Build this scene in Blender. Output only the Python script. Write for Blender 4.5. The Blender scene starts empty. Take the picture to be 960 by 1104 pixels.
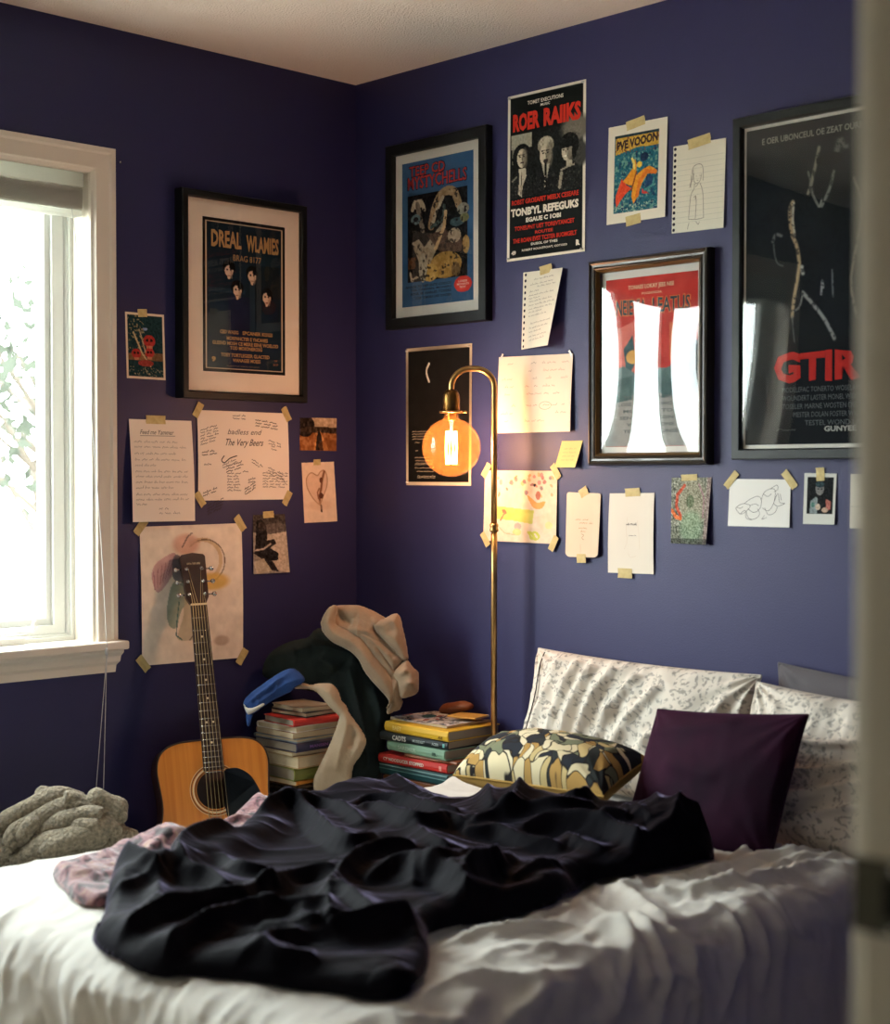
import bpy, bmesh, math, random
import numpy as np
from mathutils import Vector, Matrix, Euler

SC = bpy.context.scene
COL = SC.collection
PI = math.pi
rng = np.random.default_rng(7)
random.seed(7)

# ------------------------------------------------------------------ colours and materials
def lin(c):
    c = np.asarray(c, float)
    return np.where(c <= 0.04045, c / 12.92, ((c + 0.055) / 1.055) ** 2.4)

def rgb(r, g, b):
    return tuple(lin(np.array([r, g, b]) / 255.0).tolist())

MATS = {}
def new_mat(name):
    m = bpy.data.materials.new(name); m.use_nodes = True
    nt = m.node_tree; nt.nodes.clear()
    out = nt.nodes.new('ShaderNodeOutputMaterial')
    b = nt.nodes.new('ShaderNodeBsdfPrincipled')
    nt.links.new(b.outputs[0], out.inputs[0])
    MATS[name] = m
    return m, nt, b, out

def mat(name, c, rough=.6, metal=0., spec=.5, bump=None, var=None, sheen=None, coat=0., coords='Object'):
    """bump=(scale, strength, distance)  var=(scale, second colour, low, high)  sheen=(weight, roughness, tint)"""
    m, nt, b, out = new_mat(name)
    b.inputs['Base Color'].default_value = (*c, 1)
    b.inputs['Roughness'].default_value = rough
    b.inputs['Metallic'].default_value = metal
    b.inputs['Specular IOR Level'].default_value = spec
    b.inputs['Coat Weight'].default_value = coat
    tc = nt.nodes.new('ShaderNodeTexCoord')
    if sheen:
        b.inputs['Sheen Weight'].default_value = sheen[0]
        b.inputs['Sheen Roughness'].default_value = sheen[1]
        b.inputs['Sheen Tint'].default_value = (*sheen[2], 1)
    if var:
        n = nt.nodes.new('ShaderNodeTexNoise'); n.inputs['Scale'].default_value = var[0]; n.inputs['Detail'].default_value = 5
        r = nt.nodes.new('ShaderNodeMapRange'); r.inputs[1].default_value = var[2]; r.inputs[2].default_value = var[3]
        x = nt.nodes.new('ShaderNodeMix'); x.data_type = 'RGBA'
        x.inputs[6].default_value = (*c, 1); x.inputs[7].default_value = (*var[1], 1)
        nt.links.new(tc.outputs[coords], n.inputs['Vector']); nt.links.new(n.outputs[0], r.inputs[0])
        nt.links.new(r.outputs[0], x.inputs[0]); nt.links.new(x.outputs[2], b.inputs['Base Color'])
    if bump:
        n = nt.nodes.new('ShaderNodeTexNoise'); n.inputs['Scale'].default_value = bump[0]; n.inputs['Detail'].default_value = 3
        bp = nt.nodes.new('ShaderNodeBump'); bp.inputs['Strength'].default_value = bump[1]; bp.inputs['Distance'].default_value = bump[2]
        nt.links.new(tc.outputs[coords], n.inputs['Vector']); nt.links.new(n.outputs[0], bp.inputs['Height'])
        nt.links.new(bp.outputs[0], b.inputs['Normal'])
    return m

mat('wall_paint', rgb(42, 41, 84), .5, spec=.35, bump=(240, .22, .002))
mat('ceiling_paint', rgb(244, 230, 218), .9, bump=(170, .9, .006))
mat('white_trim', rgb(222, 212, 198), .45, bump=(60, .05, .001))
mat('vinyl_white', rgb(228, 230, 226), .35)
mat('hall_paint', rgb(170, 160, 140), .7)
mat('pale_wall', rgb(196, 188, 176), .7, bump=(240, .2, .002))
mat('jamb_paint', rgb(206, 200, 184), .55)
mat('cord_white', rgb(190, 190, 190), .7)
mat('black_frame', rgb(11, 14, 15), .45, spec=.3)
mat('grey_frame', rgb(20, 27, 27), .45, spec=.3)
mat('brown_frame', rgb(40, 34, 26), .35, coat=.2)
mat('bronze_lip', rgb(112, 84, 44), .38, metal=.6)
mat('mat_board', rgb(238, 226, 210), .9)
mat('mat_board_grey', rgb(226, 223, 214), .9)
mat('masking_tape', rgb(202, 184, 128), .7, bump=(300, .3, .001), var=(60, rgb(182, 160, 104), .35, .7))
mat('clear_pin', rgb(205, 205, 200), .2)
mat('brass', rgb(196, 156, 98), .33, metal=1., var=(30, rgb(166, 126, 74), .4, .75))
mat('dark_brass', rgb(128, 94, 50), .34, metal=1.)
mat('spruce', rgb(205, 126, 46), .33, coat=.3)
mat('mahogany', rgb(70, 36, 20), .4, var=(14, rgb(48, 24, 14), .35, .7))
mat('rosewood', rgb(58, 38, 28), .5, var=(40, rgb(40, 26, 20), .35, .7))
mat('headstock_veneer', rgb(62, 36, 26), .3, coat=.3)
mat('pickguard_black', rgb(14, 22, 24), .25)
mat('cream_binding', rgb(232, 214, 176), .4)
mat('rosette_dark', rgb(60, 32, 16), .4)
mat('chrome', rgb(205, 205, 205), .18, metal=1.)
mat('string_metal', rgb(215, 195, 150), .35, metal=1.)
mat('strike_steel', rgb(74, 72, 60), .5, metal=.7)
mat('dark_void', rgb(10, 10, 8), .9)
mat('paper_pages', rgb(196, 180, 150), .9, bump=(200, .2, .001), var=(8, rgb(170, 152, 122), .4, .7))
mat('grey_pages', rgb(140, 128, 112), .9, bump=(200, .2, .001))
mat('mattress_cloth', rgb(208, 204, 196), .9)
mat('bed_wood', rgb(60, 42, 32), .5, var=(10, rgb(44, 30, 22), .4, .7))
mat('stand_wood', rgb(110, 64, 30), .5, var=(12, rgb(80, 44, 20), .4, .7))
mat('wicker', rgb(74, 52, 24), .7, bump=(60, .8, .01), var=(45, rgb(38, 26, 12), .4, .6))
mat('duvet_cotton', rgb(198, 194, 186), .92, bump=(55, .12, .006), sheen=(.15, .5, (1, 1, 1)))
mat('plush', rgb(8, 6, 13), .75, spec=.05, bump=(26, .25, .006), sheen=(.9, .2, rgb(160, 150, 186)))
mat('purple_velvet', rgb(42, 9, 32), .8, spec=.1, bump=(300, .15, .002), var=(7, rgb(26, 8, 25), .4, .7), sheen=(.14, .35, rgb(170, 90, 160)))
mat('grey_linen', rgb(92, 88, 92), .9, bump=(260, .4, .002))
mat('hoodie_fleece', rgb(148, 126, 102), .95, bump=(110, .4, .004), var=(14, rgb(124, 103, 82), .35, .7), sheen=(.3, .5, (1, .9, .8)))
mat('beige_twill', rgb(164, 144, 120), .95, bump=(160, .35, .003), var=(10, rgb(150, 130, 104), .35, .7))
mat('black_cotton', rgb(42, 51, 51), .92, spec=.1, bump=(120, .3, .003))
mat('blue_jersey', rgb(30, 68, 128), .9, bump=(160, .3, .003), var=(12, rgb(22, 50, 100), .35, .7))
mat('white_lining', rgb(190, 186, 176), .9)
mat('knit_grey', rgb(146, 134, 114), .95, bump=(150, 1., .008), var=(120, rgb(104, 96, 82), .35, .65))
mat('dark_fabric', rgb(22, 26, 34), .9, bump=(160, .4, .003))
mat('tan_leather', rgb(120, 66, 32), .6, bump=(60, .3, .003))
mat('floor_wood', rgb(92, 62, 40), .45, var=(6, rgb(64, 42, 26), .35, .7))
mat('carpet', rgb(205, 194, 178), .95, bump=(220, 1., .006))
mat('bark', rgb(64, 56, 48), .9, bump=(25, .8, .02))
mat('paving', rgb(196, 192, 182), .95, var=(3, rgb(180, 176, 166), .4, .6))
mat('house_siding', rgb(200, 200, 196), .8)

def ink_material():
    m, nt, b, out = new_mat('printed_paper')
    a = nt.nodes.new('ShaderNodeVertexColor'); a.layer_name = 'ink'
    nt.links.new(a.outputs[0], b.inputs['Base Color'])
    b.inputs['Roughness'].default_value = .75
    b.inputs['Specular IOR Level'].default_value = .12
ink_material()

def front_only(nt, fr, mul, gain):
    # the ray is not bent inside the thin pane, so only its outer face mirrors
    ge = nt.nodes.new('ShaderNodeNewGeometry'); iv = nt.nodes.new('ShaderNodeMath'); iv.operation = 'SUBTRACT'; iv.inputs[0].default_value = gain
    sc_ = nt.nodes.new('ShaderNodeMath'); sc_.operation = 'MULTIPLY'; sc_.inputs[1].default_value = gain
    nt.links.new(ge.outputs['Backfacing'], sc_.inputs[0]); nt.links.new(sc_.outputs[0], iv.inputs[1])
    nt.links.new(fr.outputs[0], mul.inputs[0]); nt.links.new(iv.outputs[0], mul.inputs[1])

def pane_material(name, tint, rough=.0, gain=1.):
    """thin pane: a clear sheet that mirrors by Fresnel"""
    m, nt, b, out = new_mat(name)
    nt.nodes.remove(b)
    fr = nt.nodes.new('ShaderNodeFresnel'); fr.inputs[0].default_value = 1.5
    mul = nt.nodes.new('ShaderNodeMath'); mul.operation = 'MULTIPLY'; mul.inputs[1].default_value = gain; mul.use_clamp = True
    t = nt.nodes.new('ShaderNodeBsdfTransparent'); t.inputs[0].default_value = (*tint, 1)
    g = nt.nodes.new('ShaderNodeBsdfGlossy'); g.inputs['Roughness'].default_value = rough
    mx = nt.nodes.new('ShaderNodeMixShader')
    front_only(nt, fr, mul, gain); nt.links.new(mul.outputs[0], mx.inputs[0])
    nt.links.new(t.outputs[0], mx.inputs[1]); nt.links.new(g.outputs[0], mx.inputs[2]); nt.links.new(mx.outputs[0], out.inputs[0])
    return m
pane_material('window_glass', (.96, .98, .97))
pane_material('picture_glass', (.98, .98, .98), .0, 1.)
pane_material('picture_acrylic', (.98, .98, .98), .02, 1.)

def bulb_material():
    m, nt, b, out = new_mat('amber_glass')
    nt.nodes.remove(b)
    fr = nt.nodes.new('ShaderNodeFresnel'); fr.inputs[0].default_value = 1.5
    t = nt.nodes.new('ShaderNodeBsdfTransparent'); t.inputs[0].default_value = (1., .80, .50, 1)
    tl = nt.nodes.new('ShaderNodeBsdfTranslucent'); tl.inputs[0].default_value = (1., .37, .065, 1)
    g = nt.nodes.new('ShaderNodeBsdfGlossy'); g.inputs['Roughness'].default_value = .03
    m1 = nt.nodes.new('ShaderNodeMixShader'); m1.inputs[0].default_value = BULB_FROST
    m2 = nt.nodes.new('ShaderNodeMixShader')
    nt.links.new(t.outputs[0], m1.inputs[1]); nt.links.new(tl.outputs[0], m1.inputs[2])
    mul = nt.nodes.new('ShaderNodeMath'); mul.operation = 'MULTIPLY'; mul.use_clamp = True
    front_only(nt, fr, mul, 1.); nt.links.new(mul.outputs[0], m2.inputs[0]); nt.links.new(m1.outputs[0], m2.inputs[1]); nt.links.new(g.outputs[0], m2.inputs[2])
    nt.links.new(m2.outputs[0], out.inputs[0])
BULB_FROST = .05
bulb_material()

def filament_material():
    m, nt, b, out = new_mat('filament_glow')
    nt.nodes.remove(b)
    e = nt.nodes.new('ShaderNodeEmission'); e.inputs[0].default_value = (1., .55, .20, 1); e.inputs[1].default_value = FILAMENT
    nt.links.new(e.outputs[0], out.inputs[0])
FILAMENT = 60.
filament_material()

def wood_grain(name, c1, c2, scale, axis):
    """straight grain lines along one object axis"""
    m = MATS[name]; nt = m.node_tree; b = next(n for n in nt.nodes if n.type == 'BSDF_PRINCIPLED')
    tc = nt.nodes.new('ShaderNodeTexCoord'); mp = nt.nodes.new('ShaderNodeMapping')
    s = [scale] * 3; s[axis] = scale * .03; mp.inputs['Scale'].default_value = s
    n = nt.nodes.new('ShaderNodeTexNoise'); n.inputs['Scale'].default_value = 1.; n.inputs['Detail'].default_value = 6
    r = nt.nodes.new('ShaderNodeValToRGB'); r.color_ramp.elements[0].position = .35; r.color_ramp.elements[1].position = .65
    r.color_ramp.elements[0].color = (*c1, 1); r.color_ramp.elements[1].color = (*c2, 1)
    nt.links.new(tc.outputs['UV'], mp.inputs[0]); nt.links.new(mp.outputs[0], n.inputs['Vector'])
    nt.links.new(n.outputs[0], r.inputs[0]); nt.links.new(r.outputs[0], b.inputs['Base Color'])

def paisley(name, ground, ink, ink2, scale):
    """printed floral cotton: curled grey motifs on white, in the cloth's own UV"""
    m, nt, b, out = new_mat(name)
    N = nt.nodes.new; L = nt.links.new
    tc = N('ShaderNodeTexCoord')
    wn = N('ShaderNodeTexNoise'); wn.inputs['Scale'].default_value = scale * .8
    L(tc.outputs['UV'], wn.inputs['Vector'])
    add = N('ShaderNodeVectorMath'); add.operation = 'MULTIPLY_ADD'; add.inputs[1].default_value = (.09, .09, 0)
    L(wn.outputs['Color'], add.inputs[0]); L(tc.outputs['UV'], add.inputs[2])
    v = N('ShaderNodeTexVoronoi'); v.feature = 'F1'; v.inputs['Scale'].default_value = scale
    L(add.outputs[0], v.inputs['Vector'])
    rings = N('ShaderNodeMath'); rings.operation = 'MULTIPLY'; rings.inputs[1].default_value = 17.
    L(v.outputs['Distance'], rings.inputs[0])
    sn = N('ShaderNodeMath'); sn.operation = 'SINE'; L(rings.outputs[0], sn.inputs[0])
    mk = N('ShaderNodeMapRange'); mk.inputs[1].default_value = .0; mk.inputs[2].default_value = .45
    L(sn.outputs[0], mk.inputs[0])
    fn = N('ShaderNodeTexNoise'); fn.inputs['Scale'].default_value = scale * 5; fn.inputs['Detail'].default_value = 2
    L(tc.outputs['UV'], fn.inputs['Vector'])
    fm = N('ShaderNodeMapRange'); fm.inputs[1].default_value = .44; fm.inputs[2].default_value = .56
    L(fn.outputs[0], fm.inputs[0])
    mm = N('ShaderNodeMath'); mm.operation = 'MULTIPLY'; L(mk.outputs[0], mm.inputs[0]); L(fm.outputs[0], mm.inputs[1])
    core = N('ShaderNodeMapRange'); core.inputs[1].default_value = .16; core.inputs[2].default_value = .10
    L(v.outputs['Distance'], core.inputs[0])
    c1 = N('ShaderNodeMix'); c1.data_type = 'RGBA'; c1.inputs[6].default_value = (*ground, 1); c1.inputs[7].default_value = (*ink, 1)
    L(mm.outputs[0], c1.inputs[0])
    c2 = N('ShaderNodeMix'); c2.data_type = 'RGBA'; c2.inputs[7].default_value = (*ink2, 1)
    cm = N('ShaderNodeMath'); cm.operation = 'MULTIPLY'; L(core.outputs[0], cm.inputs[0]); L(fm.outputs[0], cm.inputs[1])
    L(cm.outputs[0], c2.inputs[0]); L(c1.outputs[2], c2.inputs[6]); L(c2.outputs[2], b.inputs['Base Color'])
    b.inputs['Roughness'].default_value = .92
    b.inputs['Specular IOR Level'].default_value = .2
paisley('paisley_cotton', rgb(214, 206, 194), rgb(158, 153, 145), rgb(150, 146, 138), 20.)

def tapestry(name, under):
    """woven floral tapestry: leaf-like patches with dark outlines"""
    m, nt, b, out = new_mat(name)
    N = nt.nodes.new; L = nt.links.new
    tc = N('ShaderNodeTexCoord'); wn = N('ShaderNodeTexNoise'); wn.inputs['Scale'].default_value = 13; wn.inputs['Detail'].default_value = 1
    L(tc.outputs['UV'], wn.inputs['Vector'])
    add = N('ShaderNodeVectorMath'); add.operation = 'MULTIPLY_ADD'; add.inputs[1].default_value = (.12, .12, 0)
    L(wn.outputs['Color'], add.inputs[0]); L(tc.outputs['UV'], add.inputs[2])
    v = N('ShaderNodeTexVoronoi'); v.feature = 'F1'; v.inputs['Scale'].default_value = 33
    L(add.outputs[0], v.inputs['Vector'])
    sx = N('ShaderNodeSeparateColor'); L(v.outputs['Color'], sx.inputs[0])
    r = N('ShaderNodeValToRGB'); r.color_ramp.interpolation = 'CONSTANT'
    cs = [rgb(206, 192, 156), rgb(168, 132, 74), rgb(44, 48, 48), rgb(212, 200, 168), rgb(112, 116, 92), rgb(36, 40, 48), rgb(188, 166, 116)]
    r.color_ramp.elements[0].color = (*cs[0], 1); r.color_ramp.elements[1].position = 1 / 7; r.color_ramp.elements[1].color = (*cs[1], 1)
    for k in range(2, 7):
        e = r.color_ramp.elements.new(k / 7); e.color = (*cs[k], 1)
    L(sx.outputs[0], r.inputs[0])
    e2 = N('ShaderNodeTexVoronoi'); e2.feature = 'DISTANCE_TO_EDGE'; e2.inputs['Scale'].default_value = 33
    L(add.outputs[0], e2.inputs['Vector'])
    em = N('ShaderNodeMapRange'); em.inputs[1].default_value = .05; em.inputs[2].default_value = .02
    L(e2.outputs['Distance'], em.inputs[0])
    mx = N('ShaderNodeMix'); mx.data_type = 'RGBA'; mx.inputs[7].default_value = (*rgb(34, 30, 30), 1)
    L(em.outputs[0], mx.inputs[0]); L(r.outputs[0], mx.inputs[6]); L(mx.outputs[2], b.inputs['Base Color'])
    b.inputs['Roughness'].default_value = .92; b.inputs['Specular IOR Level'].default_value = .2
    mat(under, rgb(158, 122, 56), .9, bump=(250, .4, .002))
tapestry('tapestry_weave', 'mustard_back')

def mottled(name):
    """fleece throw printed with torn mauve, brown and sand flecks"""
    m, nt, b, out = new_mat(name)
    N = nt.nodes.new; L = nt.links.new
    tc = N('ShaderNodeTexCoord')
    n = N('ShaderNodeTexNoise'); n.inputs['Scale'].default_value = 24; n.inputs['Detail'].default_value = 4; n.inputs['Distortion'].default_value = 1.6
    L(tc.outputs['Object'], n.inputs['Vector'])
    r = N('ShaderNodeValToRGB')
    r.color_ramp.elements[0].position = .40; r.color_ramp.elements[0].color = (*rgb(40, 18, 22), 1)
    r.color_ramp.elements[1].position = .66; r.color_ramp.elements[1].color = (*rgb(150, 120, 104), 1)
    for p, c in ((.45, rgb(92, 46, 56)), (.5, rgb(118, 74, 80)), (.57, rgb(134, 92, 92))):
        e = r.color_ramp.elements.new(p); e.color = (*c, 1)
    L(n.outputs[0], r.inputs[0]); L(r.outputs[0], b.inputs['Base Color'])
    b.inputs['Roughness'].default_value = .95
    b.inputs['Sheen Weight'].default_value = .4
    bp = N('ShaderNodeBump'); bp.inputs['Strength'].default_value = .7; bp.inputs['Distance'].default_value = .008
    L(n.outputs[0], bp.inputs['Height']); L(bp.outputs[0], b.inputs['Normal'])
mottled('mottled_fleece')

def blind_material():
    m, nt, b, out = new_mat('blind_white')
    t = nt.nodes.new('ShaderNodeBsdfTranslucent'); t.inputs[0].default_value = (*rgb(225, 226, 220), 1)
    mx = nt.nodes.new('ShaderNodeMixShader'); mx.inputs[0].default_value = .7
    b.inputs['Base Color'].default_value = (*rgb(222, 220, 214), 1); b.inputs['Roughness'].default_value = .5
    nt.links.new(b.outputs[0], mx.inputs[1]); nt.links.new(t.outputs[0], mx.inputs[2]); nt.links.new(mx.outputs[0], out.inputs[0])
blind_material()

def leaf_material():
    m, nt, b, out = new_mat('pale_leaf')
    nt.nodes.remove(b)
    d = nt.nodes.new('ShaderNodeBsdfDiffuse'); d.inputs[0].default_value = (*rgb(54, 57, 52), 1)
    t = nt.nodes.new('ShaderNodeBsdfTranslucent'); t.inputs[0].default_value = (*rgb(60, 64, 55), 1)
    mx = nt.nodes.new('ShaderNodeMixShader'); mx.inputs[0].default_value = .45
    nt.links.new(d.outputs[0], mx.inputs[1]); nt.links.new(t.outputs[0], mx.inputs[2]); nt.links.new(mx.outputs[0], out.inputs[0])
leaf_material()
wood_grain('spruce', rgb(196, 116, 40), rgb(214, 138, 56), 60., 1)
wood_grain('floor_wood', rgb(70, 46, 28), rgb(104, 72, 46), 30., 1)

# ------------------------------------------------------------------ mesh building
class MB:
    def __init__(self):
        self.v = []; self.n = 0; self.f = []; self.mi = []; self.sm = []; self.c = []; self.uv = {}
    def add(self, verts, faces, mi=0, smooth=False, col=None, uv=None):
        verts = np.asarray(verts, float).reshape(-1, 3)
        o = self.n
        self.v.append(verts); self.n += len(verts)
        if col is None: col = np.ones((len(verts), 3)) * .8
        col = np.asarray(col, float)
        if col.ndim == 1: col = np.tile(col, (len(verts), 1))
        self.c.append(col)
        if uv is not None:
            for k, w in enumerate(np.asarray(uv)): self.uv[o + k] = w
        for k, f in enumerate(faces):
            self.f.append(tuple(int(i) + o for i in f)); self.mi.append(mi); self.sm.append(smooth)
        return self
    def grid(self, P, mi=0, smooth=True, col=None, flip=False, uv=None, wrap=False):
        P = np.asarray(P, float); ny, nx = P.shape[:2]
        idx = np.arange(ny * nx).reshape(ny, nx)
        if wrap: idx = np.concatenate([idx, idx[:, :1]], 1)
        a, b, c, d = idx[:-1, :-1].ravel(), idx[:-1, 1:].ravel(), idx[1:, 1:].ravel(), idx[1:, :-1].ravel()
        F = np.stack([a, d, c, b] if flip else [a, b, c, d], 1)
        return self.add(P.reshape(-1, 3), F.tolist(), mi, smooth, None if col is None else np.asarray(col).reshape(-1, 3), None if uv is None else np.asarray(uv).reshape(-1, 2))
    def box(self, lo, hi, mi=0, X=None):
        (x0, y0, z0), (x1, y1, z1) = lo, hi
        V = np.array([(x0, y0, z0), (x1, y0, z0), (x1, y1, z0), (x0, y1, z0), (x0, y0, z1), (x1, y0, z1), (x1, y1, z1), (x0, y1, z1)], float)
        if X is not None: V = X(V)
        return self.add(V, [(0, 3, 2, 1), (4, 5, 6, 7), (0, 1, 5, 4), (1, 2, 6, 5), (2, 3, 7, 6), (3, 0, 4, 7)], mi)
    def tube(self, path, r, seg=10, mi=0, caps=True):
        path = np.asarray(path, float); n = len(path)
        r = np.full(n, r) if np.isscalar(r) else np.asarray(r)
        T = np.gradient(path, axis=0); T /= np.linalg.norm(T, axis=1)[:, None] + 1e-12
        ref = np.array([0, 0, 1.]) if abs(T[0, 2]) < .9 else np.array([1., 0, 0])
        u = np.cross(T[0], ref); u /= np.linalg.norm(u)
        rings = []
        for i in range(n):
            u = u - T[i] * (u @ T[i]); u /= np.linalg.norm(u) + 1e-12
            w = np.cross(T[i], u)
            a = np.linspace(0, 2 * PI, seg, endpoint=False)
            rings.append(path[i] + r[i] * (np.cos(a)[:, None] * u + np.sin(a)[:, None] * w))
        self.grid(np.array(rings), mi, True, wrap=True)
        if caps:
            o = self.n - n * seg
            self.f.append(tuple(o + k for k in range(seg))[::-1]); self.mi.append(mi); self.sm.append(False)
            self.f.append(tuple(o + (n - 1) * seg + k for k in range(seg))); self.mi.append(mi); self.sm.append(False)
        return self
    def lathe(self, prof, c, seg=32, mi=0, X=None, smooth=True):
        a = np.linspace(0, 2 * PI, seg, endpoint=False)
        P = np.array([[(r * math.cos(t), r * math.sin(t), z) for t in a] for r, z in prof])
        P = P + np.asarray(c) if X is None else X(P.reshape(-1, 3)).reshape(P.shape)
        return self.grid(P, mi, smooth, wrap=True)
    def prism(self, poly, z0, z1, mi=0, X=None, mi_side=None, smooth_side=False):
        """poly: list of (x, y); extruded z0..z1, mapped by X"""
        n = len(poly); P = np.asarray(poly, float)
        V = np.concatenate([np.c_[P, np.full(n, z0)], np.c_[P, np.full(n, z1)]])
        if X is not None: V = X(V)
        self.add(V, [tuple(range(n))[::-1], tuple(range(n, 2 * n))], mi)
        o = self.n - 2 * n
        for k in range(n):
            j = (k + 1) % n
            self.f.append((o + k, o + j, o + n + j, o + n + k)); self.mi.append(mi if mi_side is None else mi_side); self.sm.append(smooth_side)
        return self

def link(name, mesh, parent=None):
    o = bpy.data.objects.new(name, mesh); COL.objects.link(o)
    if parent is not None: o.parent = parent
    return o

def build(name, mb, mats, parent=None, bevel=0., weld=False, subsurf=0):
    """one mesh object; vertices are given in world space and stored relative to the parent's place"""
    if isinstance(mats, str): mats = [mats]
    V = np.concatenate(mb.v) if mb.v else np.zeros((0, 3))
    off = np.zeros(3); p = parent
    while p is not None:
        off += np.array(p.location); p = p.parent
    V = V - off
    # a mesh without a parent, and every part, keeps its own origin at its own middle
    c = (V.min(0) + V.max(0)) / 2 if len(V) else np.zeros(3)
    if parent is None: c[2] = V[:, 2].min()
    me = bpy.data.meshes.new(name)
    me.from_pydata((V - c).tolist(), [], mb.f)
    for m in mats: me.materials.append(MATS[m])
    me.polygons.foreach_set('material_index', mb.mi)
    me.polygons.foreach_set('use_smooth', mb.sm)
    if 'printed_paper' in mats:
        a = me.color_attributes.new('ink', 'FLOAT_COLOR', 'POINT')
        C4 = np.ones((len(V), 4), np.float32); C4[:, :3] = np.concatenate(mb.c)
        a.data.foreach_set('color', C4.ravel())
    if mb.uv:
        ul = me.uv_layers.new(name='UVMap')
        li = np.empty(len(me.loops), np.int32); me.loops.foreach_get('vertex_index', li)
        tab = np.zeros((len(V), 2), np.float32)
        for k, w in mb.uv.items(): tab[k] = w
        ul.data.foreach_set('uv', tab[li].ravel())
    me.update()
    if weld:
        bm = bmesh.new(); bm.from_mesh(me); bmesh.ops.remove_doubles(bm, verts=bm.verts, dist=1e-5)
        bmesh.ops.recalc_face_normals(bm, faces=bm.faces); bm.to_mesh(me); bm.free()
    o = link(name, me, parent); o.location = c
    if bevel:
        md = o.modifiers.new('bevel', 'BEVEL'); md.width = bevel; md.segments = 2; md.limit_method = 'ANGLE'; md.angle_limit = .6
    if subsurf:
        md = o.modifiers.new('smooth', 'SUBSURF'); md.levels = subsurf; md.render_levels = subsurf
    return o

def thing(name, label, cat, loc, group=None):
    o = bpy.data.objects.new(name, None); COL.objects.link(o)
    o.empty_display_size = .05; o.location = loc
    return tag(o, label, cat, group)

def tag(o, label, cat, group=None):
    o['label'] = label; o['category'] = cat
    if group: o['group'] = group
    return o

def struct(o):
    o['kind'] = 'structure'; return o

# ------------------------------------------------------------------ noise
_perm = rng.random((256, 256))
def vnoise(x, y, seed=0):
    x = np.asarray(x, float) + seed * 17.31; y = np.asarray(y, float) + seed * 9.77
    xi = np.floor(x).astype(int); yi = np.floor(y).astype(int)
    fx = x - xi; fy = y - yi
    fx = fx * fx * fx * (fx * (fx * 6 - 15) + 10); fy = fy * fy * fy * (fy * (fy * 6 - 15) + 10)
    g = lambda a, b: _perm[(a) & 255, (b) & 255]
    return (g(xi, yi) * (1 - fx) + g(xi + 1, yi) * fx) * (1 - fy) + (g(xi, yi + 1) * (1 - fx) + g(xi + 1, yi + 1) * fx) * fy
def fbm(x, y, seed=0, oct=4):
    s = 0; a = .5
    for k in range(oct):
        s = s + a * vnoise(x * 2 ** k, y * 2 ** k, seed + k * 3); a *= .5
    return s
def ridged(x, y, seed=0, oct=3):
    s = 0; a = .6
    for k in range(oct):
        s = s + a * (1 - np.abs(2 * vnoise(x * 2 ** k, y * 2 ** k, seed + k * 3) - 1)) ** 2; a *= .45
    return s

# ------------------------------------------------------------------ polygons
def seg_dist(X, Y, A, B):
    dx, dy = B[0] - A[0], B[1] - A[1]
    t = np.clip(((X - A[0]) * dx + (Y - A[1]) * dy) / (dx * dx + dy * dy + 1e-12), 0, 1)
    return np.hypot(X - A[0] - t * dx, Y - A[1] - t * dy), t
def line_dist(X, Y, pts):
    best = np.full(np.shape(X), 1e9); am = np.zeros(np.shape(X))
    n = len(pts) - 1
    for k in range(n):
        d, t = seg_dist(X, Y, pts[k], pts[k + 1])
        w = d < best; best = np.where(w, d, best); am = np.where(w, (k + t) / n, am)
    return best, am
def side_of(X, Y, pts, f):
    """how far a point lies from the line, counted along direction f"""
    best = np.full(np.shape(X), 1e9); out = np.zeros(np.shape(X))
    for A, B in zip(pts[:-1], pts[1:]):
        dx, dy = B[0] - A[0], B[1] - A[1]
        t = np.clip(((X - A[0]) * dx + (Y - A[1]) * dy) / (dx * dx + dy * dy + 1e-12), 0, 1)
        vx, vy = X - A[0] - t * dx, Y - A[1] - t * dy; d = np.hypot(vx, vy); w = d < best
        best = np.where(w, d, best); out = np.where(w, vx * f[0] + vy * f[1], out)
    return out
def inside(X, Y, poly):
    r = np.zeros(np.shape(X), bool); n = len(poly)
    for k in range(n):
        (x0, y0), (x1, y1) = poly[k], poly[(k + 1) % n]
        if y0 == y1: continue
        c = (y0 > Y) != (y1 > Y)
        r ^= c & (X < (x1 - x0) * (Y - y0) / (y1 - y0) + x0)
    return r
def smooth_line(pts, n=6, closed=False):
    P = np.asarray(pts, float); m = len(P); out = []
    g = (lambda i: P[i % m]) if closed else (lambda i: P[min(max(i, 0), m - 1)])
    for i in range(m if closed else m - 1):
        p0, p1, p2, p3 = g(i - 1), g(i), g(i + 1), g(i + 2)
        for t in np.arange(n) / n:
            out.append(.5 * ((2 * p1) + (-p0 + p2) * t + (2 * p0 - 5 * p1 + 4 * p2 - p3) * t * t + (-p0 + 3 * p1 - 3 * p2 + p3) * t ** 3))
    if not closed: out.append(P[-1])
    return np.array(out)

def crest(q):
    return .6 * np.exp(-(q / 1.7) ** 2) + .4 * np.exp(-(np.abs(q) / .55) ** 1.3)

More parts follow.
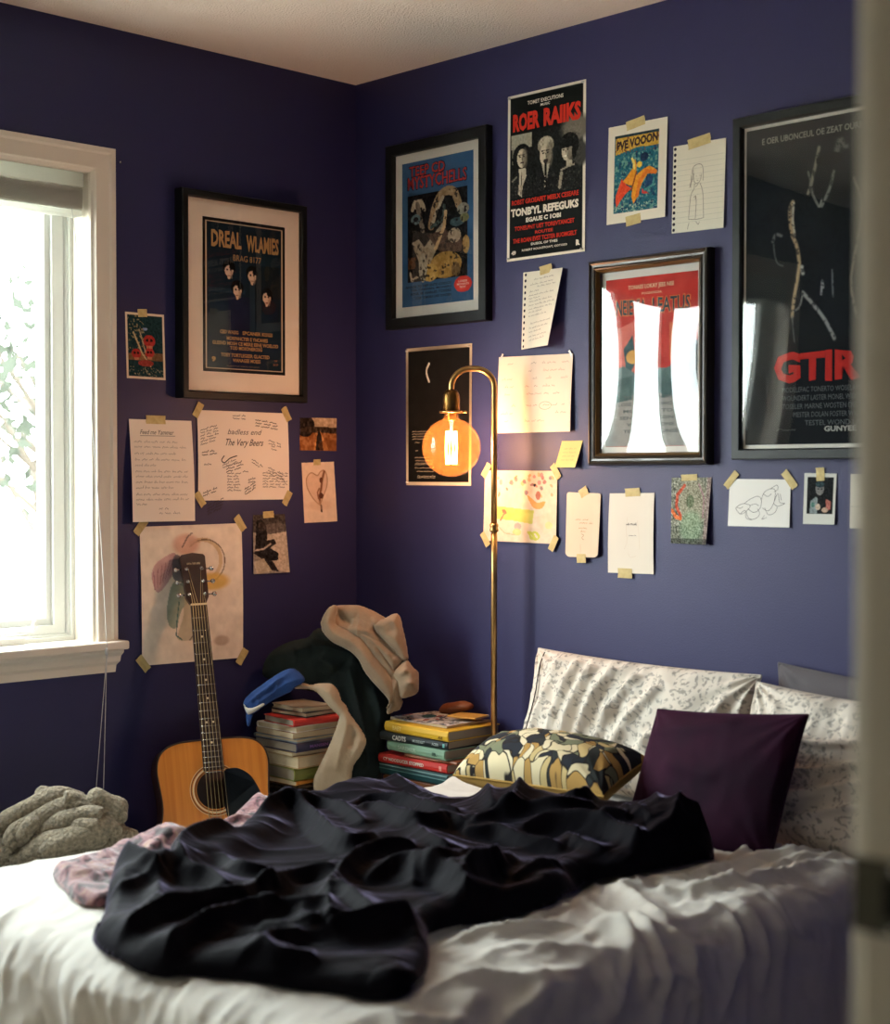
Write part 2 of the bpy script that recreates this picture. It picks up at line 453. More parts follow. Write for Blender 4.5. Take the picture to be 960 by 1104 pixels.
# ------------------------------------------------------------------ a soft cloth body grown from an outline lying in a plane
def cloth_body(mb, edge, o, ex, ey, n, front, round_r, folds, fold_w, fold_a, res=.006, back=0., wrinkle=0., wscale=30., seed=3,
               extra=None, mi=0, mi_back=None, closed_smooth=5, base=None, lean=None):
    o, ex, ey, n = (np.asarray(t, float) for t in (o, ex, ey, n))
    E = smooth_line(edge, closed_smooth, True)
    lo = E.min(0) - res * 2; hi = E.max(0) + res * 2
    xs = np.arange(lo[0], hi[0], res); ys = np.arange(lo[1], hi[1], res)
    X, Y = np.meshgrid(xs, ys)
    ins = inside(X, Y, E)
    D = np.full(X.shape, 1e9); NX = X.copy(); NY = Y.copy()
    for k in range(len(E)):
        A, B = E[k], E[(k + 1) % len(E)]
        dx, dy = B - A
        t = np.clip(((X - A[0]) * dx + (Y - A[1]) * dy) / (dx * dx + dy * dy + 1e-12), 0, 1)
        qx, qy = A[0] + t * dx, A[1] + t * dy
        d = np.hypot(X - qx, Y - qy); w = d < D
        D = np.where(w, d, D); NX = np.where(w, qx, NX); NY = np.where(w, qy, NY)
    xc = (X[:-1, :-1] + X[1:, 1:]) / 2; yc = (Y[:-1, :-1] + Y[1:, 1:]) / 2
    cell = inside(xc, yc, E)
    X = np.where(ins, X, NX); Y = np.where(ins, Y, NY); D = np.where(ins, D, 0)
    q = np.minimum(D / round_r, 1)
    env = np.sqrt(np.maximum(1 - (1 - q) ** 2, 0))
    H = front * env
    if extra is not None: H = H + extra(X, Y) * env
    soft = np.minimum(D / .03, 1)
    for a, pts in folds:
        d, t = line_dist(X, Y, smooth_line(pts, 4))
        taper = np.sin(PI * np.clip(t, .0, 1)) ** .5 * .75 + .25
        if lean is not None:      # a fold that falls steeply on one side and runs out gently on the other
            sgn = side_of(X, Y, smooth_line(pts, 4), lean[:2]); k_ = np.clip(sgn / .012, -1, 1) * .5 + .5
            H = H + a * fold_a * taper * soft * (k_ * crest(d / lean[2]) + (1 - k_) * crest(d / lean[3])); continue
        H = H + a * fold_a * taper * soft * crest(d / (fold_w * (.8 + .4 * ((seed * 7 + len(pts)) % 3) / 2)))
    if wrinkle:
        wx = X + .05 * vnoise(X * 9, Y * 9, seed); wy = Y + .05 * vnoise(X * 9, Y * 9, seed + 5)
        H = H + wrinkle * soft * (ridged(wx * wscale, wy * wscale * .6, seed) - .5)
    W = o + X[..., None] * ex + Y[..., None] * ey
    if base is not None: W = W + base(X, Y)[..., None] * n
    ny, nx = X.shape
    idx = np.arange(nx * ny).reshape(ny, nx)
    quads = np.stack([idx[:-1, :-1][cell], idx[:-1, 1:][cell], idx[1:, 1:][cell], idx[1:, :-1][cell]], 1)
    used, inv = np.unique(quads.ravel(), return_inverse=True)
    F = inv.reshape(-1, 4)
    top = (W + H[..., None] * n).reshape(-1, 3)[used]
    uv = np.c_[X.ravel()[used], Y.ravel()[used]]
    mb.add(top, F.tolist(), mi, True, uv=uv)
    mb.surface = top
    bot = (W - (back * env)[..., None] * n - .0008 * n).reshape(-1, 3)[used]
    mb.add(bot, F[:, ::-1].tolist(), mi if mi_back is None else mi_back, True, uv=uv)
    # wall that joins the two along the border
    from collections import Counter
    ed = Counter()
    for f in F:
        for k in range(4): ed[(f[k], f[(k + 1) % 4])] += 1
    o2 = mb.n - len(bot); o1 = o2 - len(top)
    for (a, b), c in ed.items():
        if (b, a) not in ed:
            mb.f.append((o1 + b, o1 + a, o2 + a, o2 + b)); mb.mi.append(mi); mb.sm.append(True)
    return mb

# four corners (top left, top right, bottom right, bottom left) on the wall, in metres along it and up
QUAD = {
    'skull_card': ('L', [(-0.8513, 1.7258), (-0.7228, 1.7262), (-0.7181, 1.5413), (-0.8463, 1.5422)]),
    'long_note': ('L', [(-0.841, 1.4284), (-0.6307, 1.4282), (-0.6262, 1.1399), (-0.841, 1.1414)]),
    'sign_sheet': ('L', [(-0.6111, 1.4603), (-0.2784, 1.4597), (-0.2741, 1.1985), (-0.6091, 1.1983)]),
    'sepia_photo': ('L', [(-0.23, 1.4481), (-0.0824, 1.4499), (-0.0826, 1.3475), (-0.2303, 1.3481)]),
    'heart_sketch': ('L', [(-0.2231, 1.3098), (-0.094, 1.3143), (-0.08, 1.1276), (-0.2126, 1.1251)]),
    'bw_photo': ('L', [(-0.41, 1.1526), (-0.289, 1.1544), (-0.2759, 0.9763), (-0.4124, 0.9764)]),
    'watercolour': ('L', [(-0.8078, 1.1269), (-0.453, 1.1297), (-0.4521, 0.7302), (-0.8028, 0.7358)]),
    'roer': ('R', [(0.6616, 2.3479), (0.9523, 2.3459), (0.9496, 1.8806), (0.6586, 1.8803)]),
    'dragon': ('R', [(1.0313, 2.2014), (1.2294, 2.1988), (1.2239, 1.941), (1.0257, 1.9427)]),
    'spiral_girl': ('R', [(1.2476, 2.1185), (1.412, 2.1158), (1.4067, 1.8918), (1.2435, 1.8956)]),
    'spiral_list': ('R', [(0.7213, 1.8441), (0.8775, 1.8422), (0.8474, 1.6299), (0.7163, 1.6272)]),
    'black_poster': ('R', [(0.234, 1.6581), (0.5181, 1.6577), (0.5138, 1.2409), (0.2349, 1.2416)]),
    'setlist': ('R', [(0.6275, 1.6106), (0.9081, 1.6054), (0.9056, 1.3916), (0.6218, 1.3923)]),
    'sticky': ('R', [(0.8664, 1.3662), (0.9418, 1.3663), (0.9303, 1.2929), (0.8506, 1.2932)]),
    'kid_drawing': ('R', [(0.5721, 1.2862), (0.8516, 1.2836), (0.851, 1.0804), (0.5677, 1.0822)]),
    'round_note': ('R', [(0.8868, 1.2252), (1.0085, 1.2224), (1.0058, 1.0491), (0.8896, 1.0472)]),
    'white_note': ('R', [(1.0383, 1.2226), (1.1893, 1.2255), (1.1889, 1.0121), (1.0364, 1.0097)]),
    'colour_photo': ('R', [(1.2453, 1.2652), (1.371, 1.266), (1.3641, 1.0956), (1.2445, 1.0952)]),
    'line_sketch': ('R', [(1.4268, 1.2623), (1.6053, 1.261), (1.6039, 1.1445), (1.422, 1.1441)]),
    'instant': ('R', [(1.6431, 1.2767), (1.7314, 1.2755), (1.7283, 1.1543), (1.6408, 1.1541)]),
    'edge_note': ('R', [(1.7686, 1.2744), (1.8461, 1.2743), (1.847, 1.1475), (1.7683, 1.1467)]),
    'dreal_out': ('L', [(-0.6826, 2.0834), (-0.2281, 2.0918), (-0.2297, 1.4929), (-0.6854, 1.491)]),
    'dreal_mat': ('L', [(-0.6579, 2.0794), (-0.2458, 2.0749), (-0.2491, 1.5122), (-0.6612, 1.5145)]),
    'dreal_art': ('L', [(-0.6037, 2.0189), (-0.3024, 2.0141), (-0.3073, 1.5714), (-0.6073, 1.5725)]),
    'mystic_out': ('R', [(0.1638, 2.2767), (0.5973, 2.2788), (0.5996, 1.7161), (0.1715, 1.7189)]),
    'mystic_mat': ('R', [(0.1974, 2.2487), (0.5556, 2.2487), (0.5608, 1.753), (0.2027, 1.7528)]),
    'mystic_art': ('R', [(0.2275, 2.216), (0.533, 2.2177), (0.5347, 1.7819), (0.2312, 1.7826)]),
    'deta_out': ('R', [(0.9812, 1.8445), (1.3757, 1.8475), (1.3783, 1.2966), (0.9847, 1.3)]),
    'deta_mat': ('R', [(1.0134, 1.8155), (1.3474, 1.8171), (1.348, 1.3264), (1.0149, 1.3276)]),
    'deta_art': ('R', [(1.0289, 1.793), (1.3328, 1.7926), (1.3314, 1.3474), (1.0303, 1.3471)]),
    'big_out': ('R', [(1.4496, 2.1526), (1.7829, 2.1493), (1.7887, 1.3099), (1.454, 1.3108)]),
    'big_mat': ('R', [(1.4784, 2.1245), (1.7771, 2.1209), (1.7826, 1.3393), (1.4786, 1.3405)]),
}
BLANKET_EDGE = [(1.346, -1.787), (1.281, -1.732), (1.368, -1.795), (1.309, -1.749), (1.221, -1.68), (1.092, -1.581), (1.089, -1.553), (1.189, -1.542), (1.147, -1.504), (1.093, -1.443), (1.059, -1.366), (1.051, -1.316), (1.056, -1.264), (1.015, -1.221), (0.962, -1.148), (0.914, -1.036), (0.885, -0.97), (0.85, -0.9), (0.82, -0.82), (0.81, -0.7), (0.84, -0.64), (0.93, -0.62), (1.0, -0.62), (1.1, -0.63), (1.2, -0.635), (1.32, -0.635), (1.45, -0.61), (1.55, -0.57), (1.62, -0.55), (1.72, -0.53), (1.785, -0.56), (1.81, -0.62), (1.792, -0.684), (1.785, -0.766), (1.78, -0.834), (1.749, -0.882), (1.74, -0.935), (1.77, -1.0), (1.79, -1.06), (1.794, -1.122), (1.788, -1.203), (1.772, -1.271), (1.766, -1.334), (1.768, -1.377), (1.853, -1.456), (1.917, -1.528), (1.965, -1.605), (1.945, -1.654), (1.867, -1.69), (1.794, -1.729), (1.726, -1.759), (1.665, -1.787), (1.618, -1.817), (1.559, -1.831), (1.485, -1.828), (1.4, -1.811)]
BLANKET_MOUNDS = [[(0.92, -0.92, 0.0), (0.91, -0.87, 0.022), (0.9, -0.81, 0.042), (0.9, -0.745, 0.043), (0.9, -0.616, 0.01)], [(1.2, -0.7, 0.02), (1.3, -0.7, 0.05), (1.41, -0.7, 0.075), (1.47, -0.69, 0.07), (1.54, -0.65, 0.06), (1.643, -0.6, 0.06), (1.72, -0.62, 0.06), (1.77, -0.65, 0.04)], [(1.25, -0.95, 0.03), (1.45, -1.1, 0.035)]]
BLANKET_FOLDS = [
    (1.0, [(1.094, -1.573), (1.148, -1.581), (1.219, -1.589), (1.255, -1.586)]),
    (1.0, [(1.189, -1.5), (1.27, -1.525), (1.315, -1.513), (1.387, -1.526)]),
    (0.8, [(1.214, -1.411), (1.305, -1.438), (1.341, -1.424), (1.354, -1.4)]),
    (1.2, [(1.473, -1.838), (1.474, -1.786), (1.462, -1.73), (1.459, -1.658), (1.472, -1.605), (1.489, -1.57), (1.459, -1.498), (1.459, -1.464)]),
    (1.2, [(1.617, -1.897), (1.616, -1.847), (1.593, -1.79), (1.571, -1.727), (1.56, -1.669), (1.553, -1.602), (1.582, -1.561)]),
    (0.7, [(1.264, -1.697), (1.275, -1.663), (1.259, -1.611), (1.248, -1.582)]),
    (0.8, [(1.255, -1.586), (1.365, -1.663), (1.453, -1.727)]),
    (0.9, [(1.408, -1.814), (1.334, -1.763), (1.244, -1.695), (1.179, -1.641)]),
    (1.0, [(1.275, -1.594), (1.167, -1.499), (1.114, -1.428), (1.082, -1.345), (1.075, -1.29)]),
    (0.6, [(1.728, -1.801), (1.716, -1.745), (1.733, -1.71)]),
    (1.2, [(0.994, -1.15), (0.979, -1.096), (0.995, -1.045), (1.084, -1.074), (1.209, -1.136), (1.317, -1.18), (1.338, -1.158), (1.332, -1.112)]),
    (1.0, [(0.999, -1.041), (1.029, -1.0), (1.119, -1.01), (1.237, -1.055)]),
    (0.7, [(0.976, -1.065), (0.839, -0.919), (0.81, -0.833), (0.672, -0.643), (0.666, -0.569), (0.731, -0.566), (0.957, -0.695), (1.058, -0.723), (1.166, -0.762)]),
    (1.1, [(1.066, -0.979), (1.028, -0.886), (1.065, -0.842), (1.138, -0.83), (1.264, -0.873), (1.331, -0.862)]),
    (1.0, [(1.142, -0.986), (1.175, -0.964), (1.286, -0.999), (1.347, -1.011), (1.361, -0.974), (1.346, -0.915), (1.404, -0.919)]),
    (0.7, [(1.355, -1.02), (1.479, -1.088), (1.547, -1.105)]),
    (1.0, [(1.479, -1.523), (1.439, -1.439), (1.434, -1.369), (1.471, -1.337)]),
    (1.2, [(1.565, -1.435), (1.498, -1.355), (1.455, -1.273), (1.446, -1.22), (1.458, -1.178), (1.486, -1.143)]),
    (1.1, [(1.526, -1.31), (1.516, -1.263), (1.524, -1.225), (1.557, -1.209), (1.606, -1.21), (1.618, -1.175), (1.602, -1.111), (1.604, -1.064)]),
    (1.0, [(1.538, -1.4), (1.603, -1.42), (1.67, -1.443), (1.723, -1.463)]),
    (0.9, [(1.554, -1.423), (1.654, -1.505), (1.723, -1.56)]),
    (0.8, [(1.569, -1.592), (1.587, -1.551), (1.624, -1.524), (1.63, -1.495)]),
    (0.9, [(1.626, -1.636), (1.663, -1.622), (1.711, -1.623), (1.701, -1.663), (1.721, -1.699), (1.765, -1.712), (1.793, -1.689), (1.812, -1.664)]),
    (1.1, [(1.728, -1.572), (1.745, -1.515), (1.766, -1.465), (1.784, -1.435), (1.84, -1.458)]),
    (0.6, [(1.621, -1.539), (1.68, -1.581), (1.71, -1.574)]),
    (1.0, [(1.596, -1.227), (1.631, -1.208), (1.711, -1.241), (1.789, -1.275), (1.806, -1.235)]),
    (0.9, [(1.717, -1.246), (1.678, -1.154), (1.657, -1.078)]),
    (0.6, [(1.553, -1.213), (1.616, -1.269)]),
    (0.7, [(1.932, -1.679), (1.962, -1.665), (1.975, -1.635), (1.953, -1.571)]),
    (0.9, [(1.01, -0.464), (1.3, -0.738), (1.385, -0.817)]),
    (1.3, [(1.422, -0.837), (1.426, -0.787), (1.137, -0.425), (1.111, -0.321), (1.162, -0.269), (1.272, -0.288), (1.345, -0.31)]),
    (1.1, [(1.417, -0.912), (1.43, -0.846), (1.473, -0.802), (1.526, -0.759), (1.548, -0.719), (1.552, -0.675)]),
    (1.1, [(1.489, -0.698), (1.501, -0.635), (1.338, -0.346), (1.36, -0.295), (1.427, -0.324), (1.7, -0.644)]),
    (1.3, [(1.517, -0.867), (1.523, -0.82), (1.55, -0.786), (1.602, -0.762), (1.659, -0.756), (1.751, -0.776), (1.786, -0.763), (1.775, -0.711), (1.737, -0.623), (1.559, -0.332)]),
    (0.7, [(1.628, -0.747), (1.652, -0.728), (1.675, -0.71)]),
    (0.8, [(1.591, -0.814), (1.654, -0.841), (1.724, -0.844)]),
    (1.0, [(1.418, -0.939), (1.446, -0.916), (1.475, -0.893), (1.544, -0.896), (1.596, -0.883), (1.638, -0.869)]),
    (1.0, [(1.698, -1.22), (1.675, -1.135), (1.638, -1.023)]),
    (1.1, [(1.752, -1.274), (1.782, -1.231), (1.799, -1.156), (1.791, -1.067), (1.743, -0.979)]),
    (0.8, [(1.72, -1.111), (1.708, -1.032), (1.71, -0.967)]),
    (1.0, [(1.493, -0.354), (1.531, -0.36), (1.557, -0.362), (1.753, -0.573), (1.786, -0.568), (1.852, -0.639)]),
    (0.7, [(1.622, -0.672), (1.673, -0.677), (1.729, -0.7)]),
]
THROW_EDGE = [(0.929, -1.623), (0.931, -1.564), (0.949, -1.517), (0.856, -1.441), (0.842, -1.397), (0.884, -1.389), (0.938, -1.39), (0.933, -1.304), (0.915, -1.237), (0.822, -1.138), (0.722, -1.011), (0.695, -0.935), (0.792, -0.939), (0.904, -1.014), (1.003, -1.233), (1.126, -1.439), (1.156, -1.609), (1.288, -1.742), (1.184, -1.717), (1.05, -1.671)]
DUVET_FOLDS = [
    [(1.667, -0.377), (1.769, -0.37), (1.801, -0.241), (1.869, -0.205)],
    [(1.826, -0.736), (1.847, -0.629), (1.858, -0.502), (1.897, -0.371), (1.926, -0.279)],
    [(1.855, -0.838), (1.923, -0.768), (1.95, -0.638), (1.954, -0.462), (1.994, -0.392)],
    [(1.749, -0.894), (1.836, -0.908), (1.961, -0.975), (1.967, -0.923)],
    [(1.786, -1.011), (1.896, -1.041), (2.018, -1.134), (2.143, -1.276)],
    [(1.902, -0.99), (2.037, -1.074), (2.148, -1.122), (2.239, -1.177)],
    [(1.939, -0.855), (2.014, -0.83), (2.108, -0.871), (2.201, -0.947)],
    [(1.901, -0.739), (1.991, -0.698), (2.086, -0.705), (2.113, -0.625)],
    [(1.815, -1.422), (1.823, -1.334), (1.865, -1.251), (1.893, -1.136)],
    [(1.927, -1.462), (1.929, -1.345), (1.97, -1.264), (2.012, -1.181)],
    [(1.968, -1.591), (1.972, -1.484), (2.018, -1.403), (2.036, -1.276)],
    [(2.067, -1.491), (2.046, -1.374), (2.069, -1.276)],
    [(2.007, -1.649), (2.043, -1.578), (2.083, -1.508), (2.122, -1.4), (2.095, -1.176)],
    [(2.077, -1.154), (2.091, -1.059), (2.14, -1.01), (2.209, -1.019)],
    [(1.814, -0.547), (1.813, -0.435), (1.849, -0.335)],
    [(1.8, -0.894), (1.789, -0.802), (1.836, -0.782)],
    [(1.916, -0.587), (1.917, -0.442), (1.953, -0.343)],
    [(1.912, -1.117), (1.968, -1.1), (2.089, -1.142)],
    [(2.013, -1.014), (2.068, -0.998), (2.195, -1.073)],
    [(2.006, -0.786), (2.097, -0.79), (2.172, -0.806)],
]
CLOTH = {
    'hoodie': dict(origin=(0.33, -0.27, 0.7), ex=(0.7071, 0.7071, -0.0), ey=(-0.1231, 0.1231, 0.9847), n=(0.6963, -0.6963, 0.1741),
        edge=[(-0.117, 0.136), (-0.115, 0.15), (-0.105, 0.172), (-0.091, 0.188), (-0.072, 0.194), (-0.044, 0.196), (-0.01, 0.195), (0.013, 0.188), (0.036, 0.178), (0.058, 0.166), (0.073, 0.158), (0.087, 0.166), (0.104, 0.168), (0.114, 0.158), (0.121, 0.127), (0.129, 0.094), (0.135, 0.06), (0.137, 0.035), (0.152, 0.012), (0.166, 0.001), (0.168, -0.035), (0.164, -0.06), (0.139, -0.071), (0.119, -0.074), (0.122, -0.085), (0.114, -0.107), (0.097, -0.114), (0.079, -0.121), (0.075, -0.11), (0.084, -0.096), (0.08, -0.08), (0.066, -0.063), (0.046, -0.041), (0.026, -0.019), (0.009, 0.004), (-0.005, 0.032), (-0.025, 0.054), (-0.053, 0.071), (-0.082, 0.085), (-0.105, 0.107), (-0.116, 0.121)],
        folds=[(1, [(-0.099, 0.121), (-0.054, 0.093), (-0.008, 0.043), (0.021, -0.007), (0.06, -0.052), (0.088, -0.085)]), (0.9, [(-0.071, 0.136), (-0.02, 0.113), (0.02, 0.082), (0.065, 0.037), (0.096, -0.007)]), (0.8, [(-0.031, 0.124), (0.019, 0.113), (0.065, 0.088), (0.11, 0.06)]), (1, [(0.036, 0.136), (0.064, 0.155), (0.104, 0.161), (0.121, 0.116), (0.13, 0.06)]), (0.8, [(-0.1, 0.172), (-0.072, 0.189), (-0.01, 0.189), (0.036, 0.167)]), (0.8, [(0.116, 0.004), (0.144, -0.004), (0.161, -0.035)]), (-1, [(-0.072, 0.184), (-0.057, 0.155), (-0.026, 0.136)]), (-0.8, [(-0.071, 0.123), (-0.026, 0.102), (0.014, 0.079)]), (-0.9, [(0.036, 0.127), (0.065, 0.096), (0.104, 0.065)]), (-0.9, [(0.099, 0.004), (0.127, 0.032)]), (0.7, [(0.094, -0.102), (0.099, -0.052), (0.105, -0.024)])]),
    'jacket': dict(origin=(0.225, -0.235, 0.66), ex=(0.7071, 0.7071, -0.0), ey=(-0.099, 0.099, 0.9901), n=(0.7001, -0.7001, 0.14),
        edge=[(-0.251, 0.031), (-0.244, 0.059), (-0.224, 0.088), (-0.19, 0.11), (-0.156, 0.122), (-0.116, 0.131), (-0.099, 0.151), (-0.078, 0.157), (-0.041, 0.128), (0.011, 0.1), (0.046, 0.065), (0.075, 0.02), (0.11, -0.026), (0.127, -0.066), (0.131, -0.105), (0.117, -0.173), (0.111, -0.241), (0.083, -0.297), (0.038, -0.309), (-0.002, -0.286), (-0.015, -0.174), (-0.027, -0.083), (-0.056, -0.043), (-0.125, -0.026), (-0.171, -0.015), (-0.217, 0.002), (-0.246, 0.013)],
        folds=[(1, [(-0.098, 0.105), (-0.046, 0.1), (0.012, 0.082), (0.035, 0.054)]), (0.8, [(-0.08, 0.065), (-0.046, 0.048), (-0.028, 0.031)]), (0.7, [(-0.15, 0.088), (-0.104, 0.099)]), (0.9, [(0.012, 0.031), (0.036, -0.06), (0.059, -0.151), (0.071, -0.252)]), (0.8, [(-0.23, 0.071), (-0.184, 0.099), (-0.138, 0.117)]), (0.8, [(0.081, -0.015), (0.105, -0.083), (0.105, -0.173)]), (0.7, [(-0.022, -0.015), (-0.004, -0.083), (0.025, -0.174)]), (-0.8, [(-0.098, 0.128), (-0.046, 0.117), (0.023, 0.071)])]),
    'sleeve': dict(origin=(0.385, -0.405, 0.6), ex=(0.7071, 0.7071, -0.0), ey=(-0.0746, 0.0746, 0.9944), n=(0.7032, -0.7032, 0.1055),
        edge=[(-0.124, 0.071), (-0.106, 0.086), (-0.076, 0.082), (-0.045, 0.086), (-0.015, 0.082), (0.001, 0.062), (0.01, 0.037), (0.024, 0.022), (0.032, 0.003), (0.051, -0.023), (0.072, -0.053), (0.08, -0.08), (0.067, -0.114), (0.044, -0.149), (0.033, -0.212), (-0.005, -0.234), (-0.058, -0.227), (-0.068, -0.185), (-0.047, -0.136), (-0.029, -0.099), (-0.01, -0.053), (0.003, -0.012), (-0.003, -0.002), (-0.026, 0.02), (-0.045, 0.043), (-0.068, 0.064), (-0.095, 0.068)],
        folds=[(1, [(-0.045, 0.071), (-0.014, 0.045), (0.009, 0.018)]), (1, [(0.028, 0.003), (0.024, -0.042), (0.009, -0.099), (-0.005, -0.159)]), (-0.9, [(0.039, -0.031), (0.042, -0.061), (0.036, -0.095)]), (0.8, [(0.063, -0.068), (0.051, -0.114), (0.033, -0.144)]), (0.6, [(-0.029, -0.114), (-0.043, -0.159)])]),
    'blue': dict(origin=(0.3, -0.5, 0.69), ex=(0.7071, 0.7071, -0.0), ey=(-0.2357, 0.2357, 0.9428), n=(0.6667, -0.6667, 0.3333),
        edge=[(-0.135, -0.066), (-0.132, -0.048), (-0.113, -0.028), (-0.088, -0.009), (-0.051, 0.018), (-0.021, 0.035), (0.002, 0.039), (0.022, 0.026), (0.034, 0.011), (0.03, -0.001), (0.008, -0.014), (-0.003, -0.026), (-0.029, -0.039), (-0.055, -0.053), (-0.074, -0.066), (-0.092, -0.08), (-0.109, -0.091), (-0.122, -0.093), (-0.128, -0.079)],
        folds=[(1, [(-0.12, -0.06), (-0.087, -0.033), (-0.046, -0.002), (-0.009, 0.025)]), (0.9, [(-0.1, -0.071), (-0.06, -0.04), (-0.023, -0.013), (0.019, 0.006)]), (0.7, [(-0.075, -0.033), (-0.039, 0.006)])]),
    'knit': dict(origin=(0.3, -1.3, 0.4), ex=(0.6, 0.8, -0.0), ey=(-0.3222, 0.2416, 0.9153), n=(0.7323, -0.5492, 0.4027),
        edge=[(-0.168, -0.05), (-0.132, -0.015), (-0.09, 0.011), (-0.063, 0.033), (-0.03, 0.064), (0.003, 0.086), (0.027, 0.088), (0.047, 0.08), (0.076, 0.085), (0.1, 0.083), (0.125, 0.076), (0.16, 0.064), (0.19, 0.048), (0.202, 0.038), (0.211, 0.007), (0.23, -0.003), (0.245, -0.014), (0.232, -0.058), (0.184, -0.096), (0.059, -0.116), (-0.084, -0.116), (-0.146, -0.104)],
        folds=[(1, [(-0.09, 0.001), (-0.053, 0.025), (-0.006, 0.053), (0.052, 0.074), (0.11, 0.073)]), (1, [(-0.059, -0.049), (-0.041, -0.01), (-0.004, 0.014), (0.053, 0.042), (0.101, 0.05), (0.116, 0.045)]), (1, [(0.067, 0.066), (0.101, 0.06), (0.136, 0.037), (0.171, 0.018), (0.181, 0.008)]), (0.9, [(0.008, -0.031), (0.035, -0.002), (0.074, 0.011), (0.117, 0.025), (0.161, 0.019)]), (0.8, [(0.08, -0.019), (0.118, -0.005), (0.152, -0.011)]), (0.7, [(-0.035, -0.045), (-0.017, -0.011), (0.001, 0.008)]), (0.8, [(0.003, 0.081), (0.027, 0.083), (0.047, 0.075)]), (0.8, [(0.13, 0.07), (0.18, 0.048), (0.205, 0.017)])]),
    'hoodie_lapel': dict(origin=(0.33, -0.27, 0.7), ex=(0.7071, 0.7071, -0.0), ey=(-0.1231, 0.1231, 0.9847), n=(0.6963, -0.6963, 0.1741),
        edge=[(-0.117, 0.136), (-0.115, 0.15), (-0.105, 0.172), (-0.091, 0.188), (-0.075, 0.194), (-0.067, 0.181), (-0.074, 0.155), (-0.068, 0.136), (-0.031, 0.119), (0.003, 0.102), (0.037, 0.06), (0.065, 0.026), (0.088, -0.013), (0.101, -0.052), (0.092, -0.085), (0.08, -0.107), (0.075, -0.101), (0.083, -0.085), (0.07, -0.067), (0.046, -0.041), (0.026, -0.019), (0.009, 0.004), (-0.005, 0.032), (-0.025, 0.054), (-0.053, 0.071), (-0.082, 0.085), (-0.105, 0.107)],
        folds=[(1, [(-0.099, 0.144), (-0.076, 0.107), (-0.031, 0.085), (0.009, 0.043), (0.043, 0.004), (0.077, -0.041)])]),
    'hoodie_right': dict(origin=(0.33, -0.27, 0.7), ex=(0.7071, 0.7071, -0.0), ey=(-0.1231, 0.1231, 0.9847), n=(0.6963, -0.6963, 0.1741),
        edge=[(0.036, 0.136), (0.05, 0.147), (0.073, 0.157), (0.089, 0.166), (0.106, 0.168), (0.115, 0.156), (0.122, 0.127), (0.13, 0.094), (0.136, 0.06), (0.137, 0.035), (0.116, 0.035), (0.096, 0.06), (0.073, 0.085), (0.053, 0.105), (0.039, 0.122)],
        folds=[(1, [(0.047, 0.133), (0.076, 0.144), (0.101, 0.139), (0.118, 0.099)]), (0.8, [(0.065, 0.105), (0.093, 0.094), (0.121, 0.054)])]),
    'hoodie_bunch': dict(origin=(0.33, -0.27, 0.7), ex=(0.7071, 0.7071, -0.0), ey=(-0.1231, 0.1231, 0.9847), n=(0.6963, -0.6963, 0.1741),
        edge=[(0.093, -0.002), (0.121, 0.029), (0.137, 0.033), (0.154, 0.011), (0.167, 0.001), (0.169, -0.035), (0.164, -0.06), (0.14, -0.072), (0.119, -0.075), (0.111, -0.063), (0.102, -0.03)],
        folds=[(1, [(0.11, -0.013), (0.133, 0.004), (0.155, 0.004)]), (1, [(0.111, -0.046), (0.139, -0.035), (0.164, -0.035)]), (0.8, [(0.144, 0.015), (0.155, -0.024), (0.15, -0.063)])]),
    'hoodie_mid': dict(origin=(0.33, -0.27, 0.7), ex=(0.7071, 0.7071, -0.0), ey=(-0.1231, 0.1231, 0.9847), n=(0.6963, -0.6963, 0.1741),
        edge=[(-0.031, 0.122), (0.014, 0.116), (0.059, 0.088), (0.099, 0.057), (0.121, 0.035), (0.096, 0.001), (0.079, 0.015), (0.048, 0.054), (0.014, 0.082), (-0.02, 0.102)],
        folds=[(1, [(-0.02, 0.113), (0.025, 0.096), (0.071, 0.054), (0.093, 0.021)])]),
    'blue_lining': dict(origin=(0.3, -0.5, 0.69), ex=(0.7071, 0.7071, -0.0), ey=(-0.2357, 0.2357, 0.9428), n=(0.6667, -0.6667, 0.3333),
        edge=[(-0.134, -0.063), (-0.123, -0.075), (-0.106, -0.075), (-0.08, -0.063), (-0.075, -0.067), (-0.092, -0.08), (-0.108, -0.091), (-0.121, -0.094), (-0.128, -0.083)],
        folds=[(1, [(-0.127, -0.075), (-0.104, -0.079), (-0.081, -0.067)])]),
    'blue_cuff': dict(origin=(0.3, -0.5, 0.69), ex=(0.7071, 0.7071, -0.0), ey=(-0.2357, 0.2357, 0.9428), n=(0.6667, -0.6667, 0.3333),
        edge=[(-0.126, -0.088), (-0.109, -0.09), (-0.112, -0.106), (-0.116, -0.121), (-0.121, -0.125), (-0.126, -0.113)],
        folds=[]),
    'knit_back': dict(origin=(0.3, -1.3, 0.4), ex=(0.6, 0.8, -0.0), ey=(-0.3222, 0.2416, 0.9153), n=(0.7323, -0.5492, 0.4027),
        edge=[(-0.118, -0.013), (-0.091, 0.016), (-0.063, 0.043), (-0.031, 0.07), (-0.002, 0.087), (0.024, 0.09), (0.052, 0.079), (0.033, 0.052), (-0.014, 0.024), (-0.06, -0.014), (-0.097, -0.038)],
        folds=[(1, [(-0.081, 0.011), (-0.035, 0.054), (0.017, 0.08)])]),
    'knit_roll': dict(origin=(0.3, -1.3, 0.4), ex=(0.6, 0.8, -0.0), ey=(-0.3222, 0.2416, 0.9153), n=(0.7323, -0.5492, 0.4027),
        edge=[(0.052, 0.076), (0.076, 0.085), (0.1, 0.083), (0.125, 0.076), (0.16, 0.064), (0.19, 0.048), (0.203, 0.037), (0.21, 0.008), (0.181, 0.007), (0.161, 0.019), (0.136, 0.037), (0.111, 0.053), (0.072, 0.061)],
